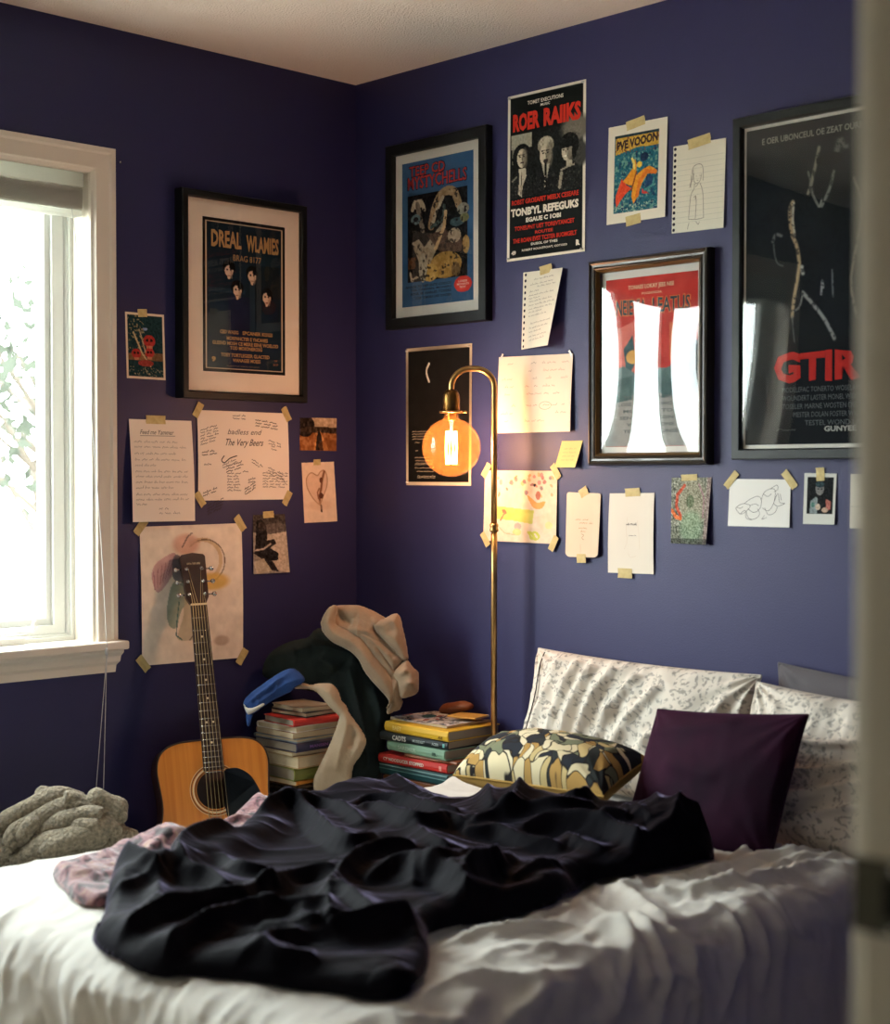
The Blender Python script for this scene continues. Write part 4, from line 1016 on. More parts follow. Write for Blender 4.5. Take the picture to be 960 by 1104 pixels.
# -- black and white portrait photo
def a(sh):
    A = Art(sh.w, sh.h, .0018, (150, 140, 128)); A.rect(0, 0, 1, .3, (70, 64, 60)); A.ell(.7, .25, .4, .1, (100, 92, 86)); A.poly([(.35, .35), (1, .3), (1, 1), (.6, .95)], (196, 180, 160))
    A.poly([(.1, .1), (.25, .07), (.4, .2), (.42, .4), (.3, .62), (.05, .62)], (30, 26, 26)); A.ell(.27, .2, .12, .08, (60, 52, 48)); A.poly([(.28, .45), (.62, .42), (.68, .5), (.45, .58)], (44, 38, 36))
    A.poly([(.0, .64), (.3, .5), (.72, .66), (.7, .78), (.35, .8)], (34, 30, 30)); A.poly([(.0, .8), (.3, .74), (.6, .95), (.1, 1)], (180, 166, 146)); A.line([(.05, .6), (.3, .58), (.5, .5)], .02, (190, 176, 160)); A.poly([(.3, .75), (.55, .8), (.7, .98), (.5, .95)], (40, 34, 34))
    A.noise(22, 40, 6); return A.mesh(sh)
t, sh = paper_item('photo_print', 'black and white photo of a bending person beside the guitar head', 'photo', 'bw_photo', art=a, lift=(.0015, .0015, .009, .007))
tape(t, sh, .48, .0, .04, .02, 3)

# -- watercolour
def a(sh):
    A = Art(sh.w, sh.h, .0026, (240, 226, 208))
    fan = smooth_line([(.10, .36), (.14, .27), (.24, .22), (.33, .20), (.34, .3), (.28, .38), (.2, .46), (.14, .47)], 5, True)
    A.poly(fan, (186, 140, 144), .75)
    for k in range(6): A.line([(.13 + .025 * k, .46 - .02 * k), (.12 + .04 * k, .33 - .02 * k)], .004, (150, 98, 116), .7)
    A.poly(smooth_line([(.32, .22), (.42, .24), (.5, .3), (.52, .42), (.44, .46), (.36, .42), (.3, .36)], 5, True), (112, 112, 122), .8)
    A.poly(smooth_line([(.30, .42), (.42, .42), (.45, .55), (.38, .62), (.33, .74), (.26, .72), (.24, .6)], 5, True), (140, 158, 138), .75)
    A.poly(smooth_line([(.42, .5), (.5, .52), (.52, .8), (.46, .84), (.34, .82), (.4, .66)], 5, True), (190, 178, 146), .7); A.line([(.36, .56), (.34, .68), (.33, .8), (.38, .83)], .006, (90, 120, 116)); A.line([(.5, .52), (.51, .8), (.46, .84)], .005, (110, 100, 84))
    A.ell(.7, .28, .17, .2, (214, 176, 132), k=.0); A.line([(.6 + .18 * math.cos(q), .26 + .15 * math.sin(q)) for q in np.linspace(-2.2, 2.4, 30)], .018, (216, 190, 150), .9); A.line([(.62 + .2 * math.cos(q), .27 + .16 * math.sin(q)) for q in np.linspace(-2.4, 1.2, 30)], .005, (130, 110, 88))
    A.ell(.68, .42, .14, .05, (222, 178, 86), k=.8, soft=.5); A.ell(.44, .14, .1, .06, (222, 176, 156), k=.8, soft=.5); A.line([(.4, .16), (.46, .08), (.5, .06)], .005, (110, 90, 86)); A.ell(.78, .86, .06, .03, (186, 160, 136), k=.7, soft=.5)
    A.noise(14, 16, 8); return A.mesh(sh)
t, sh = paper_item('watercolour_painting', 'large loose watercolour of mauve and green blobs behind the guitar head', 'painting', 'watercolour', art=a, lift=(.002, .002, .006, .004), bow=.004)
for u, v, an in ((.01, .0, 50), (.985, .0, -55), (.99, .99, 55), (.01, .985, -50)): tape(t, sh, u, v, .05, .024, an)

# ================= right wall =================
# -- tall gig poster
def a(sh):
    A = Art(sh.w, sh.h, .0021, (230, 222, 206)); A.rect(.03, .018, .97, .982, (14, 20, 20)); R = A.box(.05, .24, .95, .62)
    A.put(R, (18, 22, 22)); A.rect(.05, .24, .32, .33, (150, 146, 130)); A.rect(.06, .33, .14, .42, (120, 116, 104)); A.ell(.88, .27, .14, .06, (110, 106, 96), soft=.6); A.ell(.93, .42, .08, .06, (60, 60, 56), soft=.5)
    # three players: long dark hair, light hat, bob
    def head(x, y, rx, ry, sk, tilt=0.):
        A.ell(x, y, rx, ry, sk); A.ell(x + rx * .62, y + ry * .1, rx * .5, ry * .95, tuple(k * .55 for k in sk), k=.75, soft=.4)
        for q in (-.42, .36): A.ell(x + rx * (q + tilt), y - ry * .16, rx * .2, ry * .075, (26, 24, 24)); A.line([(x + rx * (q + tilt - .26), y - ry * .36), (x + rx * (q + tilt + .22), y - ry * .38)], .006, (50, 46, 42))
        A.line([(x + rx * tilt, y - ry * .1), (x + rx * (tilt + .1), y + ry * .24)], .005, (96, 88, 76)); A.line([(x + rx * (tilt - .26), y + ry * .5), (x + rx * (tilt + .28), y + ry * .48)], .007, (60, 40, 38))
    BD = (24, 27, 27); SK = (196, 184, 162)
    A.ell(.19, .385, .125, .085, (12, 14, 14)); A.rect(.075, .385, .12, .5, (12, 14, 14)); A.rect(.26, .385, .305, .5, (12, 14, 14)); head(.19, .388, .062, .056, SK)
    A.poly([(.04, .62), (.06, .5), (.14, .46), (.25, .46), (.32, .5), (.34, .62)], BD); A.poly([(.15, .45), (.24, .45), (.25, .5), (.2, .56), (.19, .62), (.14, .6), (.16, .52)], (190, 180, 160)); A.line([(.06, .52), (.12, .495)], .008, (130, 126, 112)); A.line([(.19, .47), (.18, .6)], .006, (90, 84, 74))
    A.poly([(.33, .62), (.36, .49), (.45, .45), (.55, .45), (.64, .49), (.67, .62)], (19, 21, 23)); A.ell(.5, .335, .105, .052, (138, 130, 114)); A.ell(.5, .318, .082, .03, (182, 172, 152)); A.speck(50, .55, (90, 84, 74), 6, A.box(.4, .29, .6, .36), .6); head(.5, .392, .076, .066, SK)
    A.poly([(.45, .45), (.55, .45), (.52, .53), (.49, .53)], (176, 168, 150)); A.ell(.5, .432, .03, .012, (40, 36, 34)); A.rect(.485, .44, .515, .6, (10, 12, 12)); A.ell(.49, .52, .008, .004, (200, 190, 170)); A.ell(.49, .55, .008, .004, (200, 190, 170)); A.ell(.49, .58, .008, .004, (200, 190, 170))
    A.poly([(.66, .62), (.68, .5), (.74, .47), (.86, .47), (.93, .5), (.95, .62)], BD); A.ell(.795, .36, .125, .072, (14, 16, 16)); A.speck(44, .6, (60, 58, 54), 8, A.box(.68, .29, .92, .38), .6); head(.77, .395, .066, .056, SK, -.25); A.poly([(.70, .33), (.9, .33), (.86, .372), (.71, .372)], (14, 16, 16)); A.ell(.86, .4, .03, .05, (14, 16, 16)); A.ell(.752, .424, .022, .006, (230, 224, 210))
    A.poly([(.76, .445), (.83, .45), (.84, .48), (.76, .485)], (176, 166, 146)); A.line([(.7, .5), (.78, .488), (.86, .48)], .008, (150, 142, 126)); A.line([(.68, .6), (.7, .52)], .018, (150, 142, 126)); A.speck(60, .6, (90, 88, 80), 4, R & (A.V > .5), .5)
    A.noise(60, 26, 12, R)
    return A.mesh(sh)
t, sh = paper_item('concert_poster', 'tall black gig poster with red title over three singers', 'poster', 'roer', art=a, lift=(.002, .002, .003, .003))
mb = MB(); RED = (196, 48, 34); CR = (230, 222, 206)
text(mb, sh, 'TOMET EXECUTIONS', .26, .052, .72, .075, CR, .02); text(mb, sh, 'MUSIC', .43, .083, .55, .098, CR, .02)
text(mb, sh, 'ROER', .07, .115, .42, .225, RED, .05, rough=.12); text(mb, sh, 'RAIIKS', .47, .115, .94, .225, RED, .05, rough=.12)
text(mb, sh, 'ROBST GROEAFET MEELX CESEARE', .06, .635, .92, .665, RED, .03)
text(mb, sh, "TONB'YL REFEGUKS", .05, .685, .92, .735, CR, .05); text(mb, sh, 'EGAUE C 1OBI', .25, .75, .70, .778, CR, .05)
text(mb, sh, 'TONELPNT UET TOREVTANCET', .10, .795, .87, .822, RED, .03); text(mb, sh, 'ROUTEE', .37, .835, .60, .855, RED, .03)
text(mb, sh, 'THE ROAN EVST TCSTER BUOMGELT', .08, .868, .90, .896, RED, .03); text(mb, sh, 'DUEOL OF THES', .32, .905, .66, .92, CR, .03); text(mb, sh, 'ROBERT ROUNTPOWT, COTOSO', .2, .937, .78, .952, CR, .02)
text(mb, sh, '49', .06, .94, .12, .966, CR, .06); text(mb, sh, 'R', .89, .925, .94, .958, CR, .09)
build_lines('lettering', mb, t)
for u, v in ((.03, .015), (.97, .015), (.97, .985), (.03, .985)): pin(t, sh, u, v)

# -- teal print of an orange beast
def a(sh):
    A = Art(sh.w, sh.h, .0018, (228, 222, 206)); R = A.box(.115, .10, .87, .9); A.put(R, (30, 92, 108)); A.speck(28, .53, (120, 156, 140), 3, R & (A.V > .3), .75); A.speck(22, .57, (22, 50, 84), 7, R, .8)
    A.poly([(.13, .13), (.86, .10), (.87, .26), (.5, .25), (.13, .30)], (196, 158, 66)); A.speck(40, .6, (120, 70, 40), 2, R & (A.V < .3) & (A.V > .12))
    A.rect(.115, .10, .87, .128, (24, 54, 66)); A.ell(.63, .36, .07, .045, (20, 40, 70))
    OR = (202, 108, 36)
    A.poly([(.16, .84), (.15, .72), (.25, .55), (.33, .62), (.42, .66), (.30, .72)], (206, 70, 40)); A.poly([(.27, .58), (.45, .45), (.47, .36), (.5, .43), (.49, .54), (.62, .48), (.72, .46), (.84, .51), (.83, .55), (.7, .53), (.6, .62), (.52, .76), (.46, .82), (.42, .74), (.45, .64), (.36, .62)], (212, 140, 40))
    A.line([(.52, .74), (.56, .6), (.66, .51), (.82, .53)], .028, OR); A.line([(.5, .5), (.42, .68)], .012, (120, 60, 30)); A.ell(.55, .43, .045, .03, (218, 178, 60)); A.line([(.42, .36), (.45, .4), (.46, .46)], .018, (220, 200, 110)); A.poly([(.6, .68), (.72, .74), (.6, .73)], (196, 60, 50)); A.ell(.72, .62, .07, .07, (28, 60, 96)); A.line([(.64, .7), (.78, .66), (.8, .6)], .015, (70, 130, 130))
    A.speck(60, .6, (170, 190, 170), 11, R & (A.V > .82)); A.noise(44, 26, 4, R); return A.mesh(sh)
t, sh = paper_item('art_print', 'white bordered print of an orange winged beast on teal', 'art print', 'dragon', art=a, lift=(.0015, .003, .006, .003))
mb = MB(); text(mb, sh, 'PVE VOOON', .15, .145, .85, .24, (60, 44, 40), .05, tilt=-.04); build_lines('lettering', mb, t)
tape(t, sh, .47, .005, .062, .024, 8); tape(t, sh, .47, .985, .05, .026, 6)

def punched(key, name, label, cat, holes, uh, lines, lift, curl=0., bow=0.):
    """sheet torn from a spiral pad: punched holes along one edge"""
    t, sh = paper_item(name, label, cat, key, (226, 221, 204), lift, bow, curl)
    mb = MB()
    for k in range(holes):
        v = .035 + k * .93 / (holes - 1)
        q = np.linspace(0, 2 * PI, 14, endpoint=False); r = .0044
        mb.add(sh.P(uh + r / sh.w * np.cos(q), v + r / sh.h * np.sin(q), .0006), [tuple(range(14))], 0, False, lin(np.array((26, 26, 44)) / 255.))
    build('punch_hole_row', mb, 'printed_paper', t)
    return t, sh
t, sh = punched('spiral_girl', 'pencil_drawing', 'spiral pad page with a pencil drawing of a standing girl', 'drawing', 15, .04, 0, (.002, .003, .006, .003))
mb = MB()
for k in range(13): stroke(mb, sh, [(.08, .17 + k * .06), (.98, .165 + k * .06)], .0006, (176, 176, 166))
for pts in ([(.40, .30), (.38, .42), (.34, .46), (.36, .50)], [(.37, .34), (.40, .27), (.48, .245), (.56, .26), (.59, .33), (.59, .44)], [(.41, .34), (.41, .42), (.46, .46), (.53, .44), (.56, .36)], [(.43, .46), (.42, .52), (.36, .60), (.33, .86)], [(.53, .46), (.57, .52), (.6, .62), (.62, .86)], [(.33, .86), (.48, .87), (.62, .86)],
            [(.45, .60), (.47, .66), (.46, .86)], [(.45, .375), (.47, .38)], [(.52, .375), (.54, .38)], [(.47, .425), (.5, .43)], [(.45, .5), (.5, .47)], [(.34, .9), (.31, .97)], [(.47, .89), (.52, .93), (.54, .9)], [(.42, .62), (.46, .60), (.45, .64)], [(.36, .36), (.36, .46), (.33, .5)]):
    stroke(mb, sh, smooth_line(pts, 5), .0013, PENCIL)
build_lines('writing', mb, t); tape(t, sh, .5, -.01, .07, .026, 7)
t, sh = punched('spiral_list', 'handwritten_list', 'narrow spiral pad page of small handwriting with its right edge curling off', 'note', 13, .07, 0, (.002, .012, .040, .004))
mb = MB()
for k, (v, u0, u1) in enumerate([(.10, .3, .8), (.16, .2, .85), (.2, .4, .92), (.25, .2, .5), (.30, .18, .93), (.34, .18, .5), (.38, .2, .85), (.43, .2, .93), (.48, .2, .9), (.52, .2, .6), (.57, .2, .75), (.67, .28, .9), (.73, .25, .9), (.78, .25, .65), (.84, .25, .85), (.89, .28, .8)]):
    scrawl(mb, sh, u0, v, u1, .022, (110, 100, 94), .0010, 40 + k, (.06, .14), .03, -.05)
build_lines('writing', mb, t); tape(t, sh, .58, -.005, .045, .024, 8)

# -- black poster behind the lamp
def a(sh):
    A = Art(sh.w, sh.h, .0022, (206, 188, 160)); A.rect(.035, .022, .965, .978, (15, 13, 10)); A.ell(.5, .4, .4, .3, (24, 19, 14), k=.6, soft=.9)
    A.line(smooth_line([(.36, .12), (.32, .17), (.33, .21), (.36, .25)], 5), .012, (214, 204, 184)); A.noise(12, 5, 3); return A.mesh(sh)
t, sh = paper_item('film_poster', 'black poster with thin pale border hanging behind the glowing lamp', 'poster', 'black_poster', art=a, lift=(.002,) * 4)
mb = MB()
for k, (v, u0, u1) in enumerate([(.610, .10, .40), (.628, .10, .42), (.646, .10, .40), (.664, .10, .36), (.69, .14, .24), (.715, .15, .18), (.75, .15, .19), (.80, .14, .28), (.822, .15, .42), (.84, .15, .42), (.85, .14, .42), (.875, .14, .44), (.9, .17, .44), (.935, .18, .46), (.945, .18, .46)]):
    scrawl(mb, sh, u0, v, u1, .010, (188, 172, 146), .0013, 300 + k, (.05, .12), .012)
build_lines('lettering', mb, t)
for u, v in ((.03, .02), (.97, .02), (.03, .98)): pin(t, sh, u, v)

# -- set list
t, sh = paper_item('set_list', 'wide cream sheet of faint handwriting pinned right of the lamp arm', 'note', 'setlist', (224, 209, 190), (.003, .003, .012, .003), .002)
mb = MB(); k = 0
for v, items in [(.10, [(.13, .22), (.45, .52), (.60, .78), (.86, .95)]), (.20, [(.42, .5), (.62, .8), (.82, .94)]), (.30, [(.06, .2), (.48, .56), (.66, .74), (.86, .96)]), (.40, [(.1, .22), (.38, .45), (.5, .6), (.62, .78)]), (.50, [(.1, .18), (.4, .62), (.64, .7), (.76, .88)]), (.65, [(.2, .25), (.4, .55), (.63, .82), (.88, .92)]), (.75, [(.05, .22), (.8, .95)]), (.85, [(.1, .2), (.38, .66)])]:
    for u0, u1 in items: scrawl(mb, sh, u0, v, u1, .028, (150, 136, 120), .0012, 60 + k, (.04, .1), .02); k += 1
stroke(mb, sh, [(.66 + .08 * math.cos(q), .655 + .05 * math.sin(q)) for q in np.linspace(0, 6.3, 20)], .0012, (150, 136, 120))
build_lines('writing', mb, t)
tape(t, sh, .04, .0, .02, .007, 55, 'clear_pin'); tape(t, sh, .97, .0, .022, .007, -60, 'clear_pin')

# -- sticky note
t, sh = paper_item('sticky_note', 'small yellow sticky note left of the red framed poster', 'sticky note', 'sticky', (206, 194, 128), (.001, .001, .016, .010), 0., .004)
mb = MB()
for k in range(4): scrawl(mb, sh, .2, .3 + k * .14, .8, .05, (160, 150, 110), .0009, 90 + k, (.1, .25), .06)
build_lines('writing', mb, t)

# -- child's crayon drawing
def a(sh):
    A = Art(sh.w, sh.h, .002, (214, 196, 172)); rg = np.random.default_rng(4)
    A.poly([(.14, .50), (.70, .55), (.68, .74), (.40, .70), (.12, .68)], (190, 190, 86), .85); A.poly(smooth_line([(.60, .34), (.66, .38), (.74, .44), (.85, .42), (.8, .52), (.7, .52), (.64, .44)], 5, True), (216, 150, 80), .9); A.ell(.75, .34, .035, .06, (180, 110, 90))
    cs = [(196, 110, 96), (206, 140, 90), (120, 112, 120), (190, 150, 110), (150, 90, 90), (206, 120, 120), (180, 160, 110)]
    for k in range(34):
        x, y = rg.uniform(.14, .97), rg.uniform(.04, .36); A.ell(x, y, rg.uniform(.012, .026), rg.uniform(.015, .04), cs[rg.integers(7)], rg.uniform(0, 90), .75)
    A.ell(.7, .2, .018, .02, (40, 30, 40)); A.ell(.29, .58, .035, .03, (186, 110, 84), 30); A.line([(.24, .7), (.29, .6)], .01, (190, 120, 90)); A.ell(.48, .78, .05, .05, (130, 130, 130), k=.6); A.ell(.47, .86, .06, .05, (200, 190, 110), k=.7)
    A.line([(.7 + .08 * math.cos(q * 2.3) * math.sin(q), .9 + .05 * math.sin(q * 3.1)) for q in np.linspace(0, 9, 60)], .009, (186, 186, 80)); A.poly([(.7, .65), (.95, .55), (.97, .8), (.85, .88)], (226, 190, 160), .7); A.ell(.9, .75, .05, .05, (220, 196, 130), k=.7)
    A.line([(.17, .75), (.3, .88), (.45, .9)], .006, (214, 170, 140)); A.noise(20, 12, 9); return A.mesh(sh)
t, sh = paper_item('crayon_drawing', 'childlike crayon drawing with a green block behind the lamp pole', 'drawing', 'kid_drawing', art=a, lift=(.003, .003, .008, .006))
for u, v, an in ((.02, .0, 55), (.98, .01, -55), (.97, .99, 60), (.03, .98, -55)): tape(t, sh, u, v, .045, .02, an)

# -- rounded slip
sh = Sheet(QUAD['round_note'], (.003, .003, .012, .012), .003)
t = thing('paper_slip', 'narrow cream slip with rounded corners taped top and bottom', 'note', tuple(sh.P(.5, 1.)))
q = []
for cx_, cy_, a0 in ((.94, .05, -90), (.86, .93, 0), (.14, .93, 90), (.05, .04, 180)):
    rx = .06 if cy_ < .5 else .14; ry = .04 if cy_ < .5 else .07
    cx2 = 1 - rx if cx_ > .5 else rx; cy2 = ry if cy_ < .5 else 1 - ry
    for d in np.linspace(0, 90, 7): q.append((cx2 + rx * math.cos(math.radians(a0 + d)), cy2 + ry * math.sin(math.radians(a0 + d))))
q = np.array(q); mb = MB(); cen = sh.P(.5, .5)
V = np.concatenate([[cen], sh.P(q[:, 0], q[:, 1])]); n = len(q)
mb.add(V, [(0, 1 + (k + 1) % n, 1 + k) for k in range(n)], 0, True, lin(np.array((218, 198, 172)) / 255.))
build('sheet', mb, 'printed_paper', t)
mb = MB()
for k, (v, u0, u1) in enumerate([(.42, .3, .7), (.47, .42, .82), (.55, .4, .72), (.6, .46, .6)]): scrawl(mb, sh, u0, v, u1, .035, (170, 142, 110), .0013, 130 + k, (.15, .3), .06)
stroke(mb, sh, smooth_line([(.48, .64), (.56, .66), (.5, .7), (.56, .73)], 4), .0013, (150, 124, 100)); stroke(mb, sh, [(.46, .8), (.47, .95)], .001, (190, 160, 130))
build_lines('writing', mb, t); tape(t, sh, .5, -.01, .03, .024, 30); tape(t, sh, .5, 1.02, .032, .024, 2)

# -- white sheet
t, sh = paper_item('pencil_note', 'tall plain white sheet with a few pencil words at its middle', 'note', 'white_note', (222, 213, 198), (.002, .002, .004, .006), .003)
mb = MB()
scrawl(mb, sh, .4, .39, .62, .03, (70, 64, 62), .0016, 150, (.06, .12), .02); scrawl(mb, sh, .46, .53, .62, .014, (120, 110, 104), .0012, 151)
for pts in ([(.42, .3), (.4, .45), (.42, .6), (.36, .7)], [(.64, .34), (.68, .5), (.7, .7)], [(.45, .75), (.5, .8), (.62, .78)]): stroke(mb, sh, smooth_line(pts, 5), .001, (212, 196, 176))
build_lines('writing', mb, t); tape(t, sh, .52, -.01, .05, .022, 3); tape(t, sh, .38, 1.0, .048, .026, 0)

# -- mosaic-coloured photo
def a(sh):
    A = Art(sh.w, sh.h, .0016, (120, 124, 110)); A.speck(40, .5, (64, 70, 62), 3); A.speck(34, .56, (170, 172, 160), 5, A.V < .8); A.ell(.55, .4, .3, .34, (150, 146, 124), k=.7, soft=.4); A.ell(.5, .36, .1, .1, (80, 96, 70), k=.7); A.ell(.55, .75, .25, .2, (120, 150, 120), k=.6, soft=.5)
    A.line([(.34, .12), (.16, .26), (.14, .44), (.26, .58)], .035, (186, 84, 62)); A.line([(.02, .5), (.14, .6), (.26, .62)], .04, (206, 110, 60)); A.line([(.7, .1), (.85, .3), (.86, .6)], .02, (150, 120, 124)); A.rect(.9, 0, 1, 1, (150, 124, 124), .6); A.put(A.V > .92, (50, 54, 50), .6); A.noise(50, 80, 6); return A.mesh(sh)
t, sh = paper_item('photo_print', 'colourful grainy photo with red arcs beside the plain pencil note', 'photo', 'colour_photo', art=a, lift=(.002, .002, .016, .004))
tape(t, sh, .45, .0, .05, .016, 2)

# -- line sketch of hills and bottles
t, sh = paper_item('ink_sketch', 'wide white card with a thin line sketch under the big film poster', 'drawing', 'line_sketch', (230, 228, 222), (.002, .002, .006, .003))
mb = MB()
for pts in ([(.12, .62), (.18, .55), (.26, .52), (.36, .56), (.30, .68), (.2, .74), (.12, .62)], [(.26, .52), (.36, .42), (.48, .36), (.54, .44), (.52, .62), (.42, .7), (.32, .62)], [(.54, .44), (.58, .28), (.68, .2), (.76, .24), (.74, .5), (.66, .66), (.56, .6)], [(.68, .2), (.78, .12), (.8, .2), (.74, .26)], [(.3, .68), (.34, .82), (.44, .84), (.52, .74), (.48, .62)],
            [(.74, .5), (.8, .3), (.84, .48), (.92, .5), (.8, .56), (.74, .5)], [(.2, .74), (.28, .66), (.3, .82), (.4, .86)], [(.36, .56), (.44, .52), (.5, .56)], [(.6, .6), (.66, .74), (.76, .7), (.8, .58)], [(.56, .3), (.64, .36), (.7, .3)], [(.14, .6), (.2, .62), (.24, .58)], [(.84, .3), (.86, .44)], [(.6, .76), (.56, .84), (.64, .8)]):
    stroke(mb, sh, smooth_line(pts, 6), .0011, (96, 92, 92))
build_lines('writing', mb, t); tape(t, sh, .03, .02, .05, .018, 48); tape(t, sh, .98, .0, .05, .02, -50)

# -- instant photo
def a(sh):
    A = Art(sh.w, sh.h, .0012, (206, 206, 198)); A.rect(.1, .07, .92, .8, (16, 20, 22)); R = A.box(.1, .07, .92, .8)
    A.ell(.5, .3, .13, .13, (120, 118, 116)); A.ell(.5, .22, .14, .06, (40, 60, 66)); A.ell(.45, .31, .03, .015, (20, 20, 22)); A.ell(.56, .31, .03, .015, (20, 20, 22)); A.poly([(.2, .78), (.22, .55), (.38, .46), (.44, .5), (.44, .8)], (130, 140, 140)); A.poly([(.44, .5), (.6, .46), (.64, .8), (.44, .8)], (26, 28, 30))
    A.poly([(.7, .5), (.85, .55), (.86, .7), (.72, .74)], (168, 100, 90)); A.ell(.46, .66, .08, .06, (190, 170, 150)); A.ell(.68, .72, .1, .05, (176, 150, 130)); A.ell(.3, .62, .06, .05, (80, 120, 110)); A.noise(36, 46, 6, R); return A.mesh(sh)
t, sh = paper_item('instant_photo', 'white framed instant photo of a dark portrait, nearest the doorway', 'photo', 'instant', art=a, lift=(.002, .002, .006, .004))
tape(t, sh, .5, .02, .022, .032, 3)

# -- sheet half hidden by the doorway
t, sh = paper_item('blank_sheet', 'white sheet mostly hidden behind the door jamb', 'note', 'edge_note', (206, 200, 186), (.002, .002, .006, .004))
mb = MB(); scrawl(mb, sh, .02, .6, .6, .02, (150, 146, 136), .001, 170); build_lines('writing', mb, t)
# ------------------------------------------------------------------ framed pictures
def rect_of(key):
    wall, q = QUAD[key]; q = np.array(q)
    return wall, (q[0, 0] + q[3, 0]) / 2, (q[1, 0] + q[2, 0]) / 2, (q[2, 1] + q[3, 1]) / 2, (q[0, 1] + q[1, 1]) / 2
def frame_run(mb, wall, a0, a1, z0, z1, prof):
    P = np.array([[WP(wall, a0 + i, z0 + i, h), WP(wall, a1 - i, z0 + i, h), WP(wall, a1 - i, z1 - i, h), WP(wall, a0 + i, z1 - i, h)] for i, h in prof])
    P = np.concatenate([P, P[:, :1]], 1)
    mb.grid(P, 0, False)
    return mb
def panel(mb, wall, a0, a1, z0, z1, h, th, bowed=0., n=2):
    g = np.linspace(0, 1, n); U, V = np.meshgrid(g, g)
    hh = h + bowed * np.sin(PI * U) * np.sin(PI * V) ** .7
    mb.grid(WP(wall, a0 + (a1 - a0) * U, z0 + (z1 - z0) * V, hh), 0, n > 2)
    mb.grid(WP(wall, a0 + (a1 - a0) * U, z0 + (z1 - z0) * V, hh - th), 0, n > 2, flip=True)
    return mb
def framed(name, label, key, rects, depth, prof, fmat, board, art, glass='picture_glass', bowed=0., n=2, lip=None):
    wall, a0, a1, z0, z1 = rects['out']
    t = thing(name, label, 'framed picture', tuple(WP(wall, (a0 + a1) / 2, z0, 0)))
    fr = build('frame', frame_run(MB(), wall, a0, a1, z0, z1, prof), fmat, t)
    if lip: build('inner_lip', frame_run(MB(), wall, a0 + lip[0][0], a1 - lip[0][0], z0 + lip[0][0], z1 - lip[0][0], [(i - lip[0][0], h) for i, h in lip]), 'bronze_lip', fr)
    _, m0, m1, y0, y1 = rects['mat']
    build('backing_board', panel(MB(), wall, a0 + .004, a1 - .004, z0 + .004, z1 - .004, .003, .002), 'black_frame', t)
    build('mat_board', panel(MB(), wall, m0 - .004, m1 + .004, y0 - .004, y1 + .004, depth - .016, .003), board, t)
    _, p0, p1, q0, q1 = rects['art']
    # the print lies on the board
    sh = Sheet((wall, [(p0, q1), (p1, q1), (p1, q0), (p0, q0)]), (depth - .0152,) * 4)
    build('print', art(sh), 'printed_paper', t)
    gl = panel(MB(), wall, m0 - .004, m1 + .004, y0 - .004, y1 + .004, depth - .008, .0018, bowed, n)
    build('glass', gl, glass, t)
    return t, sh
def rects(k): return {s: rect_of(k + '_' + s) for s in ('out', 'mat', 'art')}
# -- cream matted band poster on the window wall
TAN = (176, 138, 90)
def a(sh):
    A = Art(sh.w, sh.h, .0021, (20, 22, 26)); A.rect(.035, .022, .965, .978, (206, 186, 158)); A.rect(.045, .028, .955, .972, (16, 36, 50)); R = A.box(.045, .028, .955, .972)
    A.rect(.06, .56, .33, .9, (30, 40, 52), .5); A.rect(.3, .5, .56, .97, (24, 28, 56), .8); A.rect(.56, .3, .62, .75, (40, 58, 72), .6); A.rect(.62, .28, .93, .66, (12, 22, 30), .7); A.rect(.05, .45, .5, .48, (34, 60, 74), .6)
    for x, y in ((.31, .335), (.59, .355), (.41, .46), (.77, .49)):
        s = .05
        A.ell(x, y - .02, .075, .05, (8, 12, 16)); A.ell(x, y, s, .036, (214, 186, 158)); A.poly([(x - s * .8, y), (x + s * .8, y), (x + s * .2, y + .055), (x - s * .2, y + .055)], (214, 186, 158))
        A.ell(x - .02, y - .008, .012, .007, (30, 26, 26)); A.ell(x + .022, y - .008, .012, .007, (30, 26, 26)); A.rect(x - .016, y + .028, x + .016, y + .034, (120, 80, 70)); A.ell(x + .032, y - .03, .03, .02, (8, 12, 16)); A.ell(x + .03, y + .02, .012, .03, (170, 140, 116), k=.7)
    A.noise(10, 5, 3, R); return A.mesh(sh)
BL = [(0, 0), (0, .036), (.002, .04), (.018, .04), (.021, .037), (.021, .004)]
t, sh = framed('framed_poster', 'black framed band poster in a wide cream mat on the window wall', 'dreal', rects('dreal'), .04, BL, 'black_frame', 'mat_board', a)
mb = MB()
text(mb, sh, 'DREAL', .10, .075, .46, .185, TAN, .035, rough=0.18); text(mb, sh, 'WLAMIES', .52, .085, .92, .195, TAN, .035, rough=0.18)
text(mb, sh, 'BRAG 8177', .36, .225, .70, .265, TAN, .0, rough=0.24)
for v, b, u0, u1 in ((.735, 'CED WASIG', .2, .42), (.735, 'SPCANER KISGS', .47, .84), (.775, 'MORPANCTER E YNCANES', .28, .78), (.808, 'GLESND MOSH CE MISRE EENE WOELOD', .11, .91), (.838, 'TOD MOSONEROSG', .32, .71), (.885, 'TOEY TORTLEGEER GLACTED', .21, .8), (.918, 'WANAGEE MOESS', .35, .69)):
    text(mb, sh, b, u0, v - .012, u1, v + .012, TAN, .03, rough=0.15)
text(mb, sh, '9', .10, .90, .15, .935, TAN, .06); text(mb, sh, 'OF', .86, .90, .9, .913, (140, 96, 66), .02); text(mb, sh, 'BOP', .85, .925, .91, .94, (140, 96, 66), .02); text(mb, sh, 'mettaremter stentec wet tertor', .28, .952, .68, .96, (120, 110, 96), .0)
build_lines('lettering', mb, t)

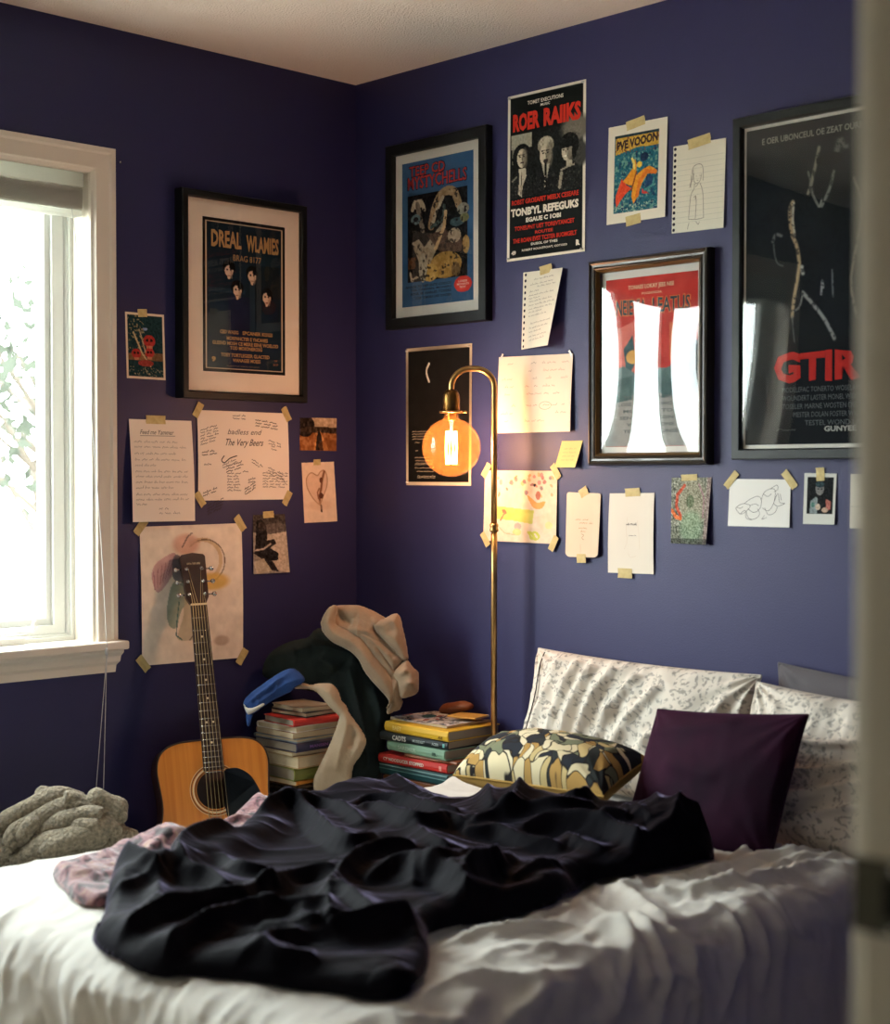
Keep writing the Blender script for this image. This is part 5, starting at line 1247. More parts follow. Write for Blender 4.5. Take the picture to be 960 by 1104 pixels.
# -- blue poster by the corner
def a(sh):
    A = Art(sh.w, sh.h, .0021, (52, 90, 128)); A.rect(.08, .23, .92, .83, (16, 20, 22)); R = A.box(.08, .23, .92, .83)
    G = (150, 124, 92); S = (176, 162, 140)
    A.line(smooth_line([(.42, .46), (.46, .36), (.54, .27), (.64, .24), (.74, .26), (.8, .34)], 5), .045, G); A.line([(.44, .44), (.5, .36), (.58, .28)], .02, S); A.line(smooth_line([(.42, .47), (.58, .42), (.6, .34)], 4), .02, (60, 80, 80))
    A.ell(.22, .3, .08, .03, S); A.line([(.15, .33), (.18, .28), (.28, .28), (.32, .34)], .022, S); A.line([(.22, .3), (.26, .4), (.3, .48)], .03, (120, 110, 96)); A.ell(.2, .4, .07, .035, (100, 124, 130)); A.ell(.2, .4, .035, .018, (20, 24, 26))
    A.poly([(.14, .56), (.24, .54), (.32, .6), (.42, .54), (.56, .46), (.6, .44), (.56, .56), (.44, .68), (.4, .74), (.26, .72)], (150, 140, 120)); A.poly([(.36, .52), (.62, .50), (.78, .56), (.84, .56), (.84, .66), (.56, .66)], (74, 56, 48)); A.line([(.62, .38), (.6, .48), (.48, .62)], .02, (190, 160, 120))
    A.ell(.74, .55, .09, .05, (170, 156, 134)); A.ell(.86, .38, .08, .04, (140, 140, 128)); A.ell(.78, .46, .1, .03, (60, 84, 92)); A.ell(.88, .44, .06, .03, (120, 120, 84)); A.ell(.9, .62, .05, .06, (160, 130, 80))
    A.ell(.62, .74, .22, .09, (152, 122, 66)); A.ell(.4, .78, .12, .06, (180, 150, 84)); A.rect(.09, .66, .2, .74, (92, 60, 36)); A.line([(.12, .77), (.14, .82), (.22, .80)], .014, S); A.ell(.3, .74, .06, .1, (160, 156, 140)); A.ell(.76, .78, .06, .05, (100, 80, 50))
    A.speck(26, .58, (20, 20, 20), 3, R, .75); A.noise(40, 34, 5, R)
    A.ell(.86, .885, .12, .055, (184, 46, 40)); A.ell(.86, .885, .10, .045, (196, 60, 50))
    A.noise(8, 8, 2); return A.mesh(sh)
t, sh = framed('framed_poster', 'black framed blue poster with tangled figures, nearest the room corner', 'mystic', rects('mystic'), .028, [(0, 0), (0, .024), (.002, .028), (.030, .028), (.033, .024), (.033, .003)], 'black_frame', 'mat_board_grey', a)
mb = MB(); RD = (176, 58, 56)
text(mb, sh, 'TEEP CD', .10, .025, .62, .105, (30, 24, 40), .05, rough=0.30); text(mb, sh, 'TEEP CD', .11, .03, .61, .10, RD, .015, off=.0007, rough=0.30)
text(mb, sh, 'MYSTYCHELLS', .075, .10, .92, .195, (30, 24, 40), .05, rough=0.30); text(mb, sh, 'MYSTYCHELLS', .085, .105, .91, .19, RD, .015, off=.0007, rough=0.30)
for v, b, u0, u1 in ((.865, 'ANSOR TO HEP ENTE GOESOS', .05, .70), (.89, 'TOL ONEARN, MONERS', .12, .7), (.915, 'SOUL SE HARLES TOSERS', .12, .7), (.945, 'LOSE TOMORA UND SONTERS', .2, .7)):
    text(mb, sh, b, u0, v - .009, u1, v + .009, (30, 38, 52), .02)
for v, b, u0, u1 in ((.865, 'LOIESS', .80, .92), (.885, 'MOOSATS', .78, .94), (.905, 'TEOY', .81, .9)): text(mb, sh, b, u0, v - .007, u1, v + .007, (226, 190, 176), .02, off=.0006)
build_lines('lettering', mb, t)

# -- red poster under strongly mirroring glass
def a(sh):
    A = Art(sh.w, sh.h, .0021, (178, 48, 42)); TE = (58, 92, 98); PK = (200, 110, 100)
    A.poly([(.12, .3), (.4, .24), (.42, .36), (.3, .46), (.36, .56), (.18, .55), (.1, .44)], PK); A.poly([(.70, .28), (.84, .3), (.78, .42), (.9, .5), (.78, .56), (.7, .5)], (206, 120, 84)); A.poly([(.2, .42), (.3, .34), (.34, .5), (.24, .6)], TE); A.ell(.3, .47, .07, .04, (206, 160, 90))
    A.poly([(0, .56), (.2, .52), (.42, .6), (.6, .54), (.84, .56), (.9, .44), (1, .4), (1, 1), (0, 1)], (92, 120, 122)); A.poly([(.0, .7), (1, .68), (1, 1), (0, 1)], (150, 152, 148)); A.ell(.97, .55, .08, .16, (30, 40, 44)); A.poly([(.1, .6), (.3, .58), (.3, .72), (.1, .74)], (70, 100, 100)); A.poly([(.62, .56), (.75, .52), (.76, .7), (.62, .72)], (70, 100, 100))
    A.noise(12, 18, 4); return A.mesh(sh)
DP = [(0, 0), (0, .022), (.003, .03), (.008, .032), (.012, .028), (.017, .027), (.022, .030), (.026, .026), (.030, .02), (.033, .016), (.033, .004)]
t, sh = framed('framed_poster', 'dark stepped frame with a red poster mirroring the window, right of the lamp', 'deta', rects('deta'), .024, DP, 'brown_frame', 'mat_board_grey', a, 'picture_acrylic', .0035, 24, lip=[(.0255, .0275), (.0275, .0285), (.031, .022), (.033, .018)])
mb = MB()
text(mb, sh, 'TONAES LOKAY JEES NIIE', .25, .045, .75, .078, (216, 180, 150), .03); text(mb, sh, 'POCEATEUIA', .4, .092, .62, .106, (216, 180, 150), .02)
text(mb, sh, 'NEIEVIA', .11, .125, .46, .225, (214, 120, 70), .06, rough=0.24); text(mb, sh, 'NEIEVIA', .12, .13, .45, .22, (44, 66, 74), .02, off=.0007, rough=0.24)
text(mb, sh, 'LEATUS', .51, .125, .93, .225, (214, 120, 70), .06, rough=0.24); text(mb, sh, 'LEATUS', .52, .13, .92, .22, (44, 66, 74), .02, off=.0007, rough=0.24)
for k, (b, u0, u1) in enumerate((('TONENEY MORAL', .2, .8), ('LOSE ONTEAR WOSEN', .14, .86), ('MOUNEES TOR', .2, .8), ('SENTOLER MONTE', .16, .84), ('WOSTER LONE', .24, .76), ('TERTEN MOUNSE', .2, .8))):
    text(mb, sh, b, u0, .70 + k * .04, u1, .72 + k * .04, (84, 96, 96), .02)
build_lines('lettering', mb, t)

# -- large film poster running behind the doorway
wall, a0, a1, z0, z1 = rect_of('big_out'); _, m0, m1, y0, y1 = rect_of('big_mat')
RB = {'out': (wall, a0, a0 + .60, z0, z1), 'mat': (wall, m0, a0 + .60 - .03, y0, y1), 'art': (wall, m0 + .006, a0 + .60 - .036, y0 + .006, y1 - .006)}
def a(sh):
    A = Art(sh.w, sh.h, .0024, (14, 20, 24)); GL = (176, 168, 150); k = sh.h / sh.w
    A.ell(.45, .25, .4, .25, (22, 28, 32), soft=.9, k=.7)
    for pts, w, c in (([(.385, .09), (.375, .12), (.36, .16), (.345, .2), (.33, .225)], .011, GL), ([(.33, .16), (.355, .23), (.385, .27)], .008, (130, 130, 124)), ([(.25, .245), (.235, .27), (.24, .32), (.25, .35), (.27, .38), (.283, .42), (.285, .45), (.272, .5), (.258, .55), (.25, .6)], .012, (186, 160, 124)),
                      ([(.255, .25), (.25, .30), (.262, .35)], .008, (200, 190, 170)), ([(.25, .6), (.255, .64), (.262, .68)], .005, (110, 112, 110)), ([(.305, .53), (.36, .57), (.42, .62), (.47, .68)], .012, (160, 162, 160)), ([(.26, .585), (.29, .57), (.305, .53)], .006, (140, 140, 136)),
                      ([(.145, .36), (.16, .34), (.19, .345)], .01, (120, 122, 120)), ([(.15, .37), (.155, .4), (.17, .43), (.2, .44)], .006, (96, 98, 98)), ([(.30, .45), (.305, .47)], .012, (190, 190, 186)), ([(.40, .54), (.405, .5), (.41, .52)], .007, (170, 172, 172)), ([(.455, .47), (.46, .55)], .006, (120, 124, 126)),
                      ([(.39, .27), (.4, .25)], .006, (150, 150, 144)), ([(.40, .27), (.44, .22), (.46, .17)], .01, (140, 140, 134)), ([(.47, .13), (.49, .08), (.52, .1)], .02, (120, 120, 116)), ([(.56, .2), (.6, .3), (.55, .5), (.58, .62)], .01, (150, 140, 124)), ([(.7, .3), (.75, .45), (.7, .6)], .012, (150, 146, 136))):
        A.line(smooth_line(pts, 4), w * .75, c, .85, soft=True)
    A.speck(70, .55, (14, 18, 22), 5, None, .55); A.ell(.44, .13, .07, .02, (8, 10, 12)); A.noise(6, 6, 3); return A.mesh(sh)
t, sh = framed('framed_poster', 'large dark framed film poster with red title beside the doorway', 'big', RB, .034, [(0, 0), (0, .03), (.002, .034), (.022, .034), (.026, .03), (.026, .004)], 'grey_frame', 'mat_board_grey', a, 'picture_acrylic', .003, 24)
mb = MB()
text(mb, sh, 'E OER UBONCEUL OE ZEAT OURE', .085, .032, .60, .052, (150, 148, 140), .02)
text(mb, sh, 'GTIR', .155, .712, .60, .805, (170, 36, 30), .045, rough=0.36)
for k, b in enumerate(('MODELEFAC TONERTO WOSELANE FORT DESTELAR ONE', 'WOUNDERT LASTER MONEL WIDEN CREST OLDER FASTEN', 'TOSELER MARNE WOSTEN DEL NOUR CANTERS OLE', 'MESTER DOLAN FOSTER WELDEN COURT RASE', 'TESTEL WOND LARE ESTEN')):
    text(mb, sh, b, .2 + .03 * (k > 2) * (k - 2) * 2, .822 + k * .026, .86 - .03 * (k > 2) * (k - 2) * 2, .838 + k * .026, (92, 98, 100), .0)
text(mb, sh, 'GUNYEE', .42, .945, .58, .962, (170, 170, 164), .03); scrawl(mb, sh, .17, .955, .33, .008, (96, 100, 100), .0014, 200)
build_lines('lettering', mb, t)
# ------------------------------------------------------------------ bed
BX0, BX1, BY0, BY1, BTOP = .722, 2.06, -1.87, -.03, .46
bed = thing('bed', 'low wooden double bed under the white duvet, head against the poster wall', 'bed', ((BX0 + BX1) / 2, (BY0 + BY1) / 2, 0))
build('mattress', MB().box((BX0 + .035, BY0 + .04, .20), (BX1 - .035, BY1 - .02, BTOP - .08)), 'mattress_cloth', bed, bevel=.03)
mb = MB()
mb.box((BX0 + .05, BY0 + .05, .12), (BX0 + .08, BY1 - .02, .195)); mb.box((BX1 - .08, BY0 + .05, .12), (BX1 - .05, BY1 - .02, .195))
mb.box((BX0 + .08, BY0 + .05, .12), (BX1 - .08, BY0 + .08, .195)); mb.box((BX0 + .08, BY1 - .05, .12), (BX1 - .08, BY1 - .02, .195))
for k in range(9): mb.box((BX0 + .08, BY0 + .12 + k * .19, .17), (BX1 - .08, BY0 + .2 + k * .19, .19))
build('bed_frame', mb, 'bed_wood', bed, bevel=.003)
for x in (BX0 + .09, BX1 - .15):
    for y in (BY0 + .09, BY1 - .09): build('leg', MB().box((x, y, 0), (x + .06, y + .05, .12)), 'bed_wood', bed, bevel=.004)

# ------------------------------------------------------------------ pillows
clouds = []
def pillow(name, label, cat, c, ex, ey, thick, m, seed, wr=.010, scale=5., n=64, concave=.05, back=None, pin_=.0, group=None, folds=(), sag=0., cover=None):
    c = np.array(c, float); ex = np.array(ex, float) / 2; ey = np.array(ey, float) / 2
    nn = np.cross(ex, ey); nn /= np.linalg.norm(nn)
    g = np.sin(np.linspace(-PI / 2, PI / 2, n)); A_, B_ = np.meshgrid(g, g)
    u = A_ * (1 - concave * (1 - B_ ** 2)); v = B_ * (1 - concave * (1 - A_ ** 2))
    env = np.sqrt(np.maximum(1 - A_ ** 2, 0)) ** .75 * np.sqrt(np.maximum(1 - B_ ** 2, 0)) ** .75
    L = np.linalg.norm(ex); Wd = np.linalg.norm(ey)
    def side(sg):
        h = thick * env * (1 if sg > 0 else .8)
        x, y = A_ * L, B_ * Wd
        wob = wr * (ridged(x * scale * 2.2 + .5 * vnoise(x * 8, y * 8, seed), y * scale, seed + (sg > 0), 3) - .45) * env ** .35
        cr = 0
        for k, (ca, cb) in enumerate(((1, 1), (1, -1), (-1, 1), (-1, -1))):
            q = np.arctan2(B_ * Wd - cb * Wd, A_ * L - ca * L); rr_ = np.hypot(A_ * L - ca * L, B_ * Wd - cb * Wd)
            cr = cr + .6 * wr * np.exp(-rr_ / .10) * np.sin(q * 14 + seed + k) * np.clip(rr_ / .03, 0, 1)
        h = h + (wob + cr * env ** .3)
        for amp, wd, pts in folds:
            dd, tt = line_dist(A_, B_, smooth_line(pts, 5)); h = h + amp * np.exp(-(dd / wd) ** 2) * env ** .4
        return h * sg if sg > 0 else -h
    mid = c + u[..., None] * ex + v[..., None] * ey - (sag * (1 - B_) ** 2 * .25)[..., None] * nn
    F_ = mid + side(1)[..., None] * nn; K_ = mid + side(-1)[..., None] * nn
    edge = (np.abs(A_) > .9999) | (np.abs(B_) > .9999)
    F_[edge] = mid[edge]; K_[edge] = mid[edge]
    uv = np.stack([A_ * L + 3 * seed, B_ * Wd], -1)
    t = thing(name, label, cat, tuple(c - np.array([0, 0, abs(ey[2]) + .02])), group)
    mb = MB(); mb.grid(F_, 0, True, uv=uv); mb.grid(K_, 1 if back else 0, True, flip=True, uv=uv)
    build('cover', mb, [m] + ([back] if back else []), t, weld=True)
    # seam cord round the border
    loop = [mid[0, k] for k in range(n)] + [mid[k, -1] for k in range(1, n)] + [mid[-1, k] for k in range(n - 2, -1, -1)] + [mid[k, 0] for k in range(n - 2, 0, -1)]
    P = np.array(loop + loop[:1]); build('seam', MB().tube(P, .0032, 6, caps=False), back or m, t)
    clouds.append((label, F_.reshape(-1, 3), K_.reshape(-1, 3)))
    return t, F_
t, F1 = pillow('pillow', 'white paisley pillow leaning upright on the wall behind the floral cushion', 'pillow', (1.215, -.135, .625), (.74, -.02, -.005), (-.02, .13, .33), .066, 'paisley_cotton', 1, .018, 7., n=110,
       folds=[(.026, .030, [(-.66, -.7), (-.60, .0), (-.50, .85)]), (.028, .028, [(-.50, -.8), (-.44, -.1), (-.34, .8)]), (.030, .030, [(-.34, -.8), (-.28, -.1), (-.12, .8)]), (.024, .028, [(-.18, -.8), (-.10, -.1), (.08, .75)]), (.018, .035, [(-.02, -.7), (.08, -.1), (.3, .6)]), (.016, .04, [(-.88, -.5), (-.78, .2), (-.7, .85)]), (.014, .04, [(.2, -.5), (.4, .0), (.7, .2)]), (.012, .03, [(.5, -.6), (.6, -.1), (.85, .5)])])
# hem stitching of the pillowcase: the dark line near its open end
hem = np.array([np.mean(F1[max(4, k - 9):min(106, k + 10), 17], 0) for k in range(6, 104, 4)]); hem[:, 1] -= .005; build('hem_stitch', MB().tube(hem, .0016, 6), 'dark_void', t)
pillow('pillow', 'white paisley pillow slumped right of the purple cushion', 'pillow', (1.865, -.215, .60), (.52, .0, -.02), (.0, .15, .34), .064, 'paisley_cotton', 2, .018, 7., n=100,
       folds=[(.024, .045, [(-.7, .5), (-.2, .3), (.5, .45)]), (.020, .035, [(-.6, -.2), (0, .0), (.6, .25)]), (.020, .035, [(-.5, -.5), (.1, -.2), (.6, .0)]), (.018, .035, [(-.3, -.75), (.1, -.5), (.6, -.3)]), (.014, .03, [(-.7, .1), (-.5, -.3), (-.45, -.7)])])
pillow('pillow', 'dark grey pillow standing against the wall behind the right paisley pillow', 'pillow', (1.86, -.042, .63), (.54, .0, -.03), (.0, .03, .34), .034, 'grey_linen', 3, .006, 4.)
pillow('cushion', 'dark purple velvet cushion propped in the middle of the pillows', 'cushion', (1.65, -.385, .580), (.415, -.015, .035), (.035, .09, .315), .064, 'purple_velvet', 4, .005, 4., concave=.035, folds=[(.006, .12, [(-.4, .2), (.2, .1)]), (.007, .1, [(-.8, .7), (-.3, .75), (.2, .85)])])
pillow('cushion', 'floral tapestry cushion with mustard back lying in front of the left pillow', 'cushion', (1.235, -.465, .570), (.45, .03, .01), (-.04, .21, .05), .085, 'tapestry_weave', 5, .006, 4., concave=.04, back='mustard_back')

# ---- duvet: one sheet, unfolded plan (s, t) wrapped over the bed with rounded edges
r = .085
s0, s1, t0, t1 = BX0 + r, BX1 - r, BY0 + r, BY1 - r
drop = .35
S, Tt = np.meshgrid(np.arange(s0 - drop - r, s1 + drop + r + .001, .007), np.arange(t0 - drop - r, t1 + .16, .007))
nx_ = np.clip(S, s0, s1); ny_ = np.clip(Tt, t0, t1)
dx, dy = S - nx_, Tt - ny_; d = np.hypot(dx, dy) + 1e-9
ux, uy = dx / d, dy / d
arc = r * PI / 2
ang = np.clip(d / r, 0, PI / 2); ex_ = np.maximum(d - arc, 0)
hor = np.where(d > 1e-6, r * np.sin(ang) + ex_ * .05 * (ux > -.3), 0); ver = -(r * (1 - np.cos(ang)) + ex_)
Pd = np.stack([nx_ + ux * hor, ny_ + uy * hor, BTOP + ver], -1)
Nd = np.stack([ux * np.sin(ang), uy * np.sin(ang), np.cos(ang)], -1)
hgt = np.zeros(S.shape)
for k, pts in enumerate(DUVET_FOLDS):
    dd, tt = line_dist(S, Tt, smooth_line(pts, 5))
    hgt += (.015 + .005 * (k % 3)) * (np.sin(PI * np.clip(tt, 0, 1)) ** .5 * .8 + .2) * crest(dd / (.010 + .003 * (k % 2)))
# creases fan out from where the sleeper threw the cover back
cxx, cyy = 1.62, -.70
aa = np.arctan2(Tt - cyy, S - cxx); rr = np.hypot(S - cxx, Tt - cyy)
zone = np.clip((S - 1.45) / .3, 0, 1) * np.clip((Tt + 1.85) / .3, 0, 1) * np.clip((BX1 + .12 - S) / .12, 0, 1)
hgt += zone * .020 * (ridged(aa * 5.2 + .8 * vnoise(S * 5, Tt * 5, 2), rr * 3.6, 11, 3) - .42)
wx = S + .06 * vnoise(S * 7, Tt * 7, 3); wy = Tt + .06 * vnoise(S * 7, Tt * 7, 4)
hgt += zone * .013 * (ridged(wx * 15, wy * 10, 21, 3) - .45)
# fine creases across the foot and its hanging part
foot = np.clip((-1.40 - Tt) / .3, 0, 1)
hgt += foot * (.010 + .026 * np.clip(d / .1, 0, 1)) * (ridged((S * .8 + Tt * .35) * 15 + 1.2 * vnoise(S * 4, Tt * 4, 8), Tt * 5, 31, 3) - .42)
side = np.clip(dx / .1, 0, 1) + .35 * np.clip(-dx / .1, 0, 1)
hgt += side * .012 * (ridged(Tt * 10 + .6 * vnoise(S * 4, Tt * 4, 9), S * 3, 41, 2) - .4)
hgt += .012 * (fbm(S * 3.1, Tt * 3.1, 51, 2) - .37) + .0035 * (ridged(wx * 9, wy * 14, 61, 2) - .4)
headl = np.exp(-(((S - .80) / .16) ** 2 + ((Tt + .24) / .10) ** 2)); hgt += .035 * headl
leftl = np.exp(-((S - .76) / .06) ** 2) * np.clip((Tt + 1.35) / .2, 0, 1) * np.clip((-.55 - Tt) / .1, 0, 1)
hgt += leftl * .010 * vnoise(Tt * 9, S * 2, 13)
hgt *= np.clip((t1 + .17 - Tt) / .05, 0, 1)
Pd = Pd + Nd * hgt[..., None]
# height map of what lies on the bed: soft things dent the duvet, later cloths follow it
HX0, HY0, HS = .45, -2.25, .01
HN = (int(2.3 / HS), int(1.9 / HS))
def raster(P, fill, fn, grow):
    g = np.full(HN, fill); i = ((P[:, 1] - HY0) / HS).round().astype(int); j = ((P[:, 0] - HX0) / HS).round().astype(int)
    ok = (i >= 0) & (i < HN[0]) & (j >= 0) & (j < HN[1]); fn.at(g, (i[ok], j[ok]), P[ok, 2])
    for _ in range(grow):
        p = np.pad(g, 1, constant_values=fill); g = fn.reduce([p[a:a + HN[0], b:b + HN[1]] for a in range(3) for b in range(3)])
    return g
def sample(g, X, Y):
    i = np.clip((Y - HY0) / HS, 0, HN[0] - 1.001); j = np.clip((X - HX0) / HS, 0, HN[1] - 1.001)
    a, b = i.astype(int), j.astype(int); u, v = i - a, j - b
    return (g[a, b] * (1 - v) + g[a, b + 1] * v) * (1 - u) + (g[a + 1, b] * (1 - v) + g[a + 1, b + 1] * v) * u
low = np.minimum.reduce([raster(K_ if K_[:, 2].min() < F_[:, 2].min() else np.concatenate([K_, F_]), 9., np.minimum, 2) for _, F_, K_ in clouds] + [raster(np.concatenate([F_, K_]), 9., np.minimum, 2) for _, F_, K_ in clouds])
cap = sample(low, Pd[..., 0], Pd[..., 1]) - .016
Pd[..., 2] = np.minimum(Pd[..., 2], np.maximum(cap, BTOP - .062))
def calm(g, n=3):
    for _ in range(n):
        p = np.pad(g, 1, mode='edge'); g = sum(p[a:a + HN[0], b:b + HN[1]] for a in range(3) for b in range(3)) / 9
    return g
zmap = raster(Pd.reshape(-1, 3), 0., np.maximum, 2)
def rest(X, Y): return sample(zmap, X, Y) + .003
mb = MB(); mb.grid(Pd, 0, True, uv=np.stack([S, Tt], -1)); mb.grid(Pd - Nd * .012, 0, True, flip=True)
# hem joins both faces
ny0, nx0 = S.shape; n_ = nx0 * ny0
border = [(0, k) for k in range(nx0)] + [(k, nx0 - 1) for k in range(1, ny0)] + [(ny0 - 1, k) for k in range(nx0 - 2, -1, -1)] + [(k, 0) for k in range(ny0 - 2, 0, -1)]
bi = [a_ * nx0 + b_ for a_, b_ in border]
for k in range(len(bi)):
    j = (k + 1) % len(bi); mb.f.append((bi[j], bi[k], n_ + bi[k], n_ + bi[j])); mb.mi.append(0); mb.sm.append(True)
duvet = tag(build('duvet', mb, 'duvet_cotton'), 'rumpled white cotton duvet spread over the whole bed', 'duvet')

# ---- mauve throw with its dark brown flecks, partly under the dark blanket
from functools import partial
def mounds(X, Y, M=BLANKET_MOUNDS):
    h = np.zeros(X.shape)
    for P in M:
        best = np.full(X.shape, 9.); am = np.zeros(X.shape)
        for a_, b_ in zip(P[:-1], P[1:]):
            dd, tt = seg_dist(X, Y, a_, b_); w_ = dd < best; best = np.where(w_, dd, best); am = np.where(w_, a_[2] + tt * (b_[2] - a_[2]), am)
        h += am * np.exp(-(best / .13) ** 2)
    return h
mb = MB()
bump_ = lambda X, Y: .045 * np.exp(-(((X - .97) / .07) ** 2 + ((Y + 1.37) / .06) ** 2)) + .022 * np.exp(-(((X - .79) / .05) ** 2 + ((Y + 1.00) / .07) ** 2)) + .02 * (ridged(X * 13, Y * 13, 5, 2) - .3)
cloth_body(mb, [(.929, -1.623), (.915, -1.56), (.90, -1.50), (.868, -1.44), (.85, -1.395), (.86, -1.33), (.87, -1.25), (.83, -1.14), (.765, -1.03), (.745, -.95), (.80, -.90), (.90, -.95), (1.0, -1.1), (1.12, -1.3), (1.20, -1.5), (1.215, -1.66), (1.16, -1.70), (1.05, -1.671)],
           (0, 0, 0), (1, 0, 0), (0, 1, 0), (0, 0, 1), .020, .025, [], .02, .02, .006, 0., .010, 16., 4, bump_, base=rest)
throw_top = mb.surface
tag(build('throw_blanket', mb, 'mottled_fleece', weld=True), 'mauve and brown mottled fleece throw poking out from under the dark blanket', 'throw blanket')

# ---- dark plush blanket thrown in a heap
zmap = np.maximum(zmap, calm(np.maximum(zmap, raster(throw_top, 0., np.maximum, 3)), 4))
mb = MB()
def ex(X, Y):
    p, q = X * .70 + Y * .715, X * .715 - Y * .70      # small creases run along the big folds
    q2 = q + .03 * vnoise(X * 6, Y * 6, 31)
    return mounds(X, Y) + .010 * (fbm(X * 6, Y * 6, 12, 2) - .37) + .011 * (ridged(p * 3.4, q2 * 10.5, 22, 2) - .45)
cloth_body(mb, BLANKET_EDGE, (0, 0, 0), (1, 0, 0), (0, 1, 0), (0, 0, 1), .034, .05, BLANKET_FOLDS, .0165, .034, .0042, 0., .0015, 8., 3, ex, base=rest, lean=(.715, -.70, .012, .034))
tag(build('plush_blanket', mb, 'plush', weld=True), 'dark aubergine plush blanket heaped in folds across the middle of the bed', 'blanket')

# ------------------------------------------------------------------ floor lamp
PX, PY = .692, -.090
BXc, BYc, BZc = .612, -.180, 1.350
RB_ = .0825
lamp = thing('floor_lamp', 'slim brass floor lamp with arched arm and big glowing amber bulb', 'lamp', (PX, PY, 0))
build('base', MB().lathe([(0, 0), (.088, 0), (.09, .004), (.088, .012), (.05, .02), (.016, .026), (.012, .05), (0, .05)], (PX, PY, 0), 40), 'brass', lamp)
build('pole', MB().tube([(PX, PY, .03), (PX, PY, 1.0), (PX, PY, 1.122)], .0088, 20), 'brass', lamp)
build('collar', MB().lathe([(0, 0), (.010, 0), (.0125, .003), (.0125, .008), (.0105, .012), (.0125, .016), (.0125, .021), (.010, .024), (0, .024)], (PX, PY, 1.112), 20), 'brass', lamp)
dirx = np.array([BXc - PX, BYc - PY, 0]); reach = np.linalg.norm(dirx); dirx /= reach
zt = 1.570; rr0 = .052
arc_ = [np.array([PX, PY, 1.13]), np.array([PX, PY, 1.3]), np.array([PX, PY, zt - rr0 - .005])]
for a_ in np.linspace(0, PI / 2, 9): arc_.append(np.array([PX, PY, zt - rr0]) + dirx * rr0 * (1 - math.cos(a_)) + np.array([0, 0, rr0 * math.sin(a_)]))
for a_ in np.linspace(0, PI / 2, 9): arc_.append(np.array([BXc, BYc, zt - rr0]) - dirx * rr0 * (1 - math.sin(a_)) + np.array([0, 0, rr0 * math.cos(a_)]))
arc_.append(np.array([BXc, BYc, 1.50]))
build('arm', MB().tube(arc_, .0085, 20), 'brass', lamp)
sk = build('socket', MB().lathe([(0, .062), (.012, .062), (.018, .058), (.0225, .048), (.024, .034), (.024, 0), (.021, -.002), (0, -.002)], (BXc, BYc, 1.449), 32), 'dark_brass', lamp)
rg_ = MB().lathe([(.022, -.003), (.033, -.003), (.034, 0), (.033, .003), (.022, .003)], (BXc, BYc, 1.449), 32)
build('socket_ring', rg_, 'brass', sk)
rt = np.array([.70, .715, 0])
build('thumb_screw', MB().tube([np.array([BXc, BYc, 1.449]) + rt * .030, np.array([BXc, BYc, 1.449]) + rt * .040, np.array([BXc, BYc, 1.447]) + rt * .043], .0035, 10), 'brass', sk)
# globe with a short neck
zc = BZc
prof = []
for a_ in np.linspace(-PI / 2, 1.28, 34): prof.append((RB_ * math.cos(a_), zc + RB_ * math.sin(a_)))
r1, z1_ = prof[-1]
prof += [(r1 * .90, z1_ + .004), (.0205, z1_ + .010), (.0195, zc + .092), (.0195, 1.448)]
bulb = build('bulb_globe', MB().lathe([(max(a_, .0001), b_) for a_, b_ in prof], (BXc, BYc, 0), 48), 'amber_glass', lamp)
build('bulb_cap', MB().lathe([(0, .03), (.013, .03), (.0135, .022), (.0125, .019), (.0135, .016), (.0125, .013), (.0135, .010), (.0125, .007), (.0135, .004), (.0135, 0), (0, 0)], (BXc, BYc, 1.425), 24), 'brass', bulb)
stem = MB().lathe([(0, 0), (.003, 0), (.004, .03), (.008, .055), (.011, .065), (0, .066)], (BXc, BYc, zc + .03), 16)
build('bulb_stem', stem, 'cream_binding', bulb)
fil = MB()
for k in range(10):
    a0 = 2 * PI * k / 10; a1 = a0 + .3
    fil.tube([(BXc + .0145 * math.cos(a0), BYc + .0145 * math.sin(a0), zc + .045), (BXc + .016 * math.cos((a0 + a1) / 2), BYc + .016 * math.sin((a0 + a1) / 2), zc), (BXc + .0145 * math.cos(a1), BYc + .0145 * math.sin(a1), zc - .048)], .0017, 6)
build('filament', fil, 'filament_glow', bulb)

# ------------------------------------------------------------------ guitar leaning in the corner of the window wall
g0 = np.array([.335, -.748, .026]); g1 = np.array([.060, -.665, 1.053])
gy = g1 - g0; k_g = np.linalg.norm(gy) / 1.008; gy /= np.linalg.norm(gy)
hn = np.array([math.cos(math.radians(-22)), math.sin(math.radians(-22)), 0])
gx = np.cross(gy, hn); gx /= np.linalg.norm(gx); gz = np.cross(gx, gy)
GX = lambda V: g0 + k_g * (np.asarray(V)[:, :1] * gx + np.asarray(V)[:, 1:2] * gy + np.asarray(V)[:, 2:3] * gz)
guitar = thing('acoustic_guitar', 'honey coloured acoustic guitar leaning on the window wall beyond the bed', 'guitar', tuple(g0 - np.array([0, 0, .028])))
half = [(.0, 0), (.06, .003), (.115, .017), (.16, .048), (.187, .095), (.196, .15), (.189, .205), (.168, .255), (.150, .295), (.1415, .33), (.1415, .365), (.146, .405), (.148, .44), (.139, .472), (.117, .493), (.082, .503), (.03, .505)]
right = smooth_line(half, 4)
outl = np.concatenate([right, (right * np.array([-1, 1]))[::-1][:-1]])
HY, HR = .374, .050
angs = np.unwrap(np.arctan2(outl[:, 1] - HY, outl[:, 0]))
ring = np.stack([HR * np.cos(angs), HY + HR * np.sin(angs)], 1)
mb = MB()
rows = np.array([np.c_[ring + (outl - ring) * q, np.zeros(len(outl))] for q in (0, .15, .4, .7, 1.)])
V = GX(rows.reshape(-1, 3)).reshape(rows.shape); V = np.concatenate([V, V[:, :1]], 1)
R2 = np.concatenate([rows, rows[:, :1]], 1)
mb.grid(V, 0, False, uv=R2[..., :2], flip=True)
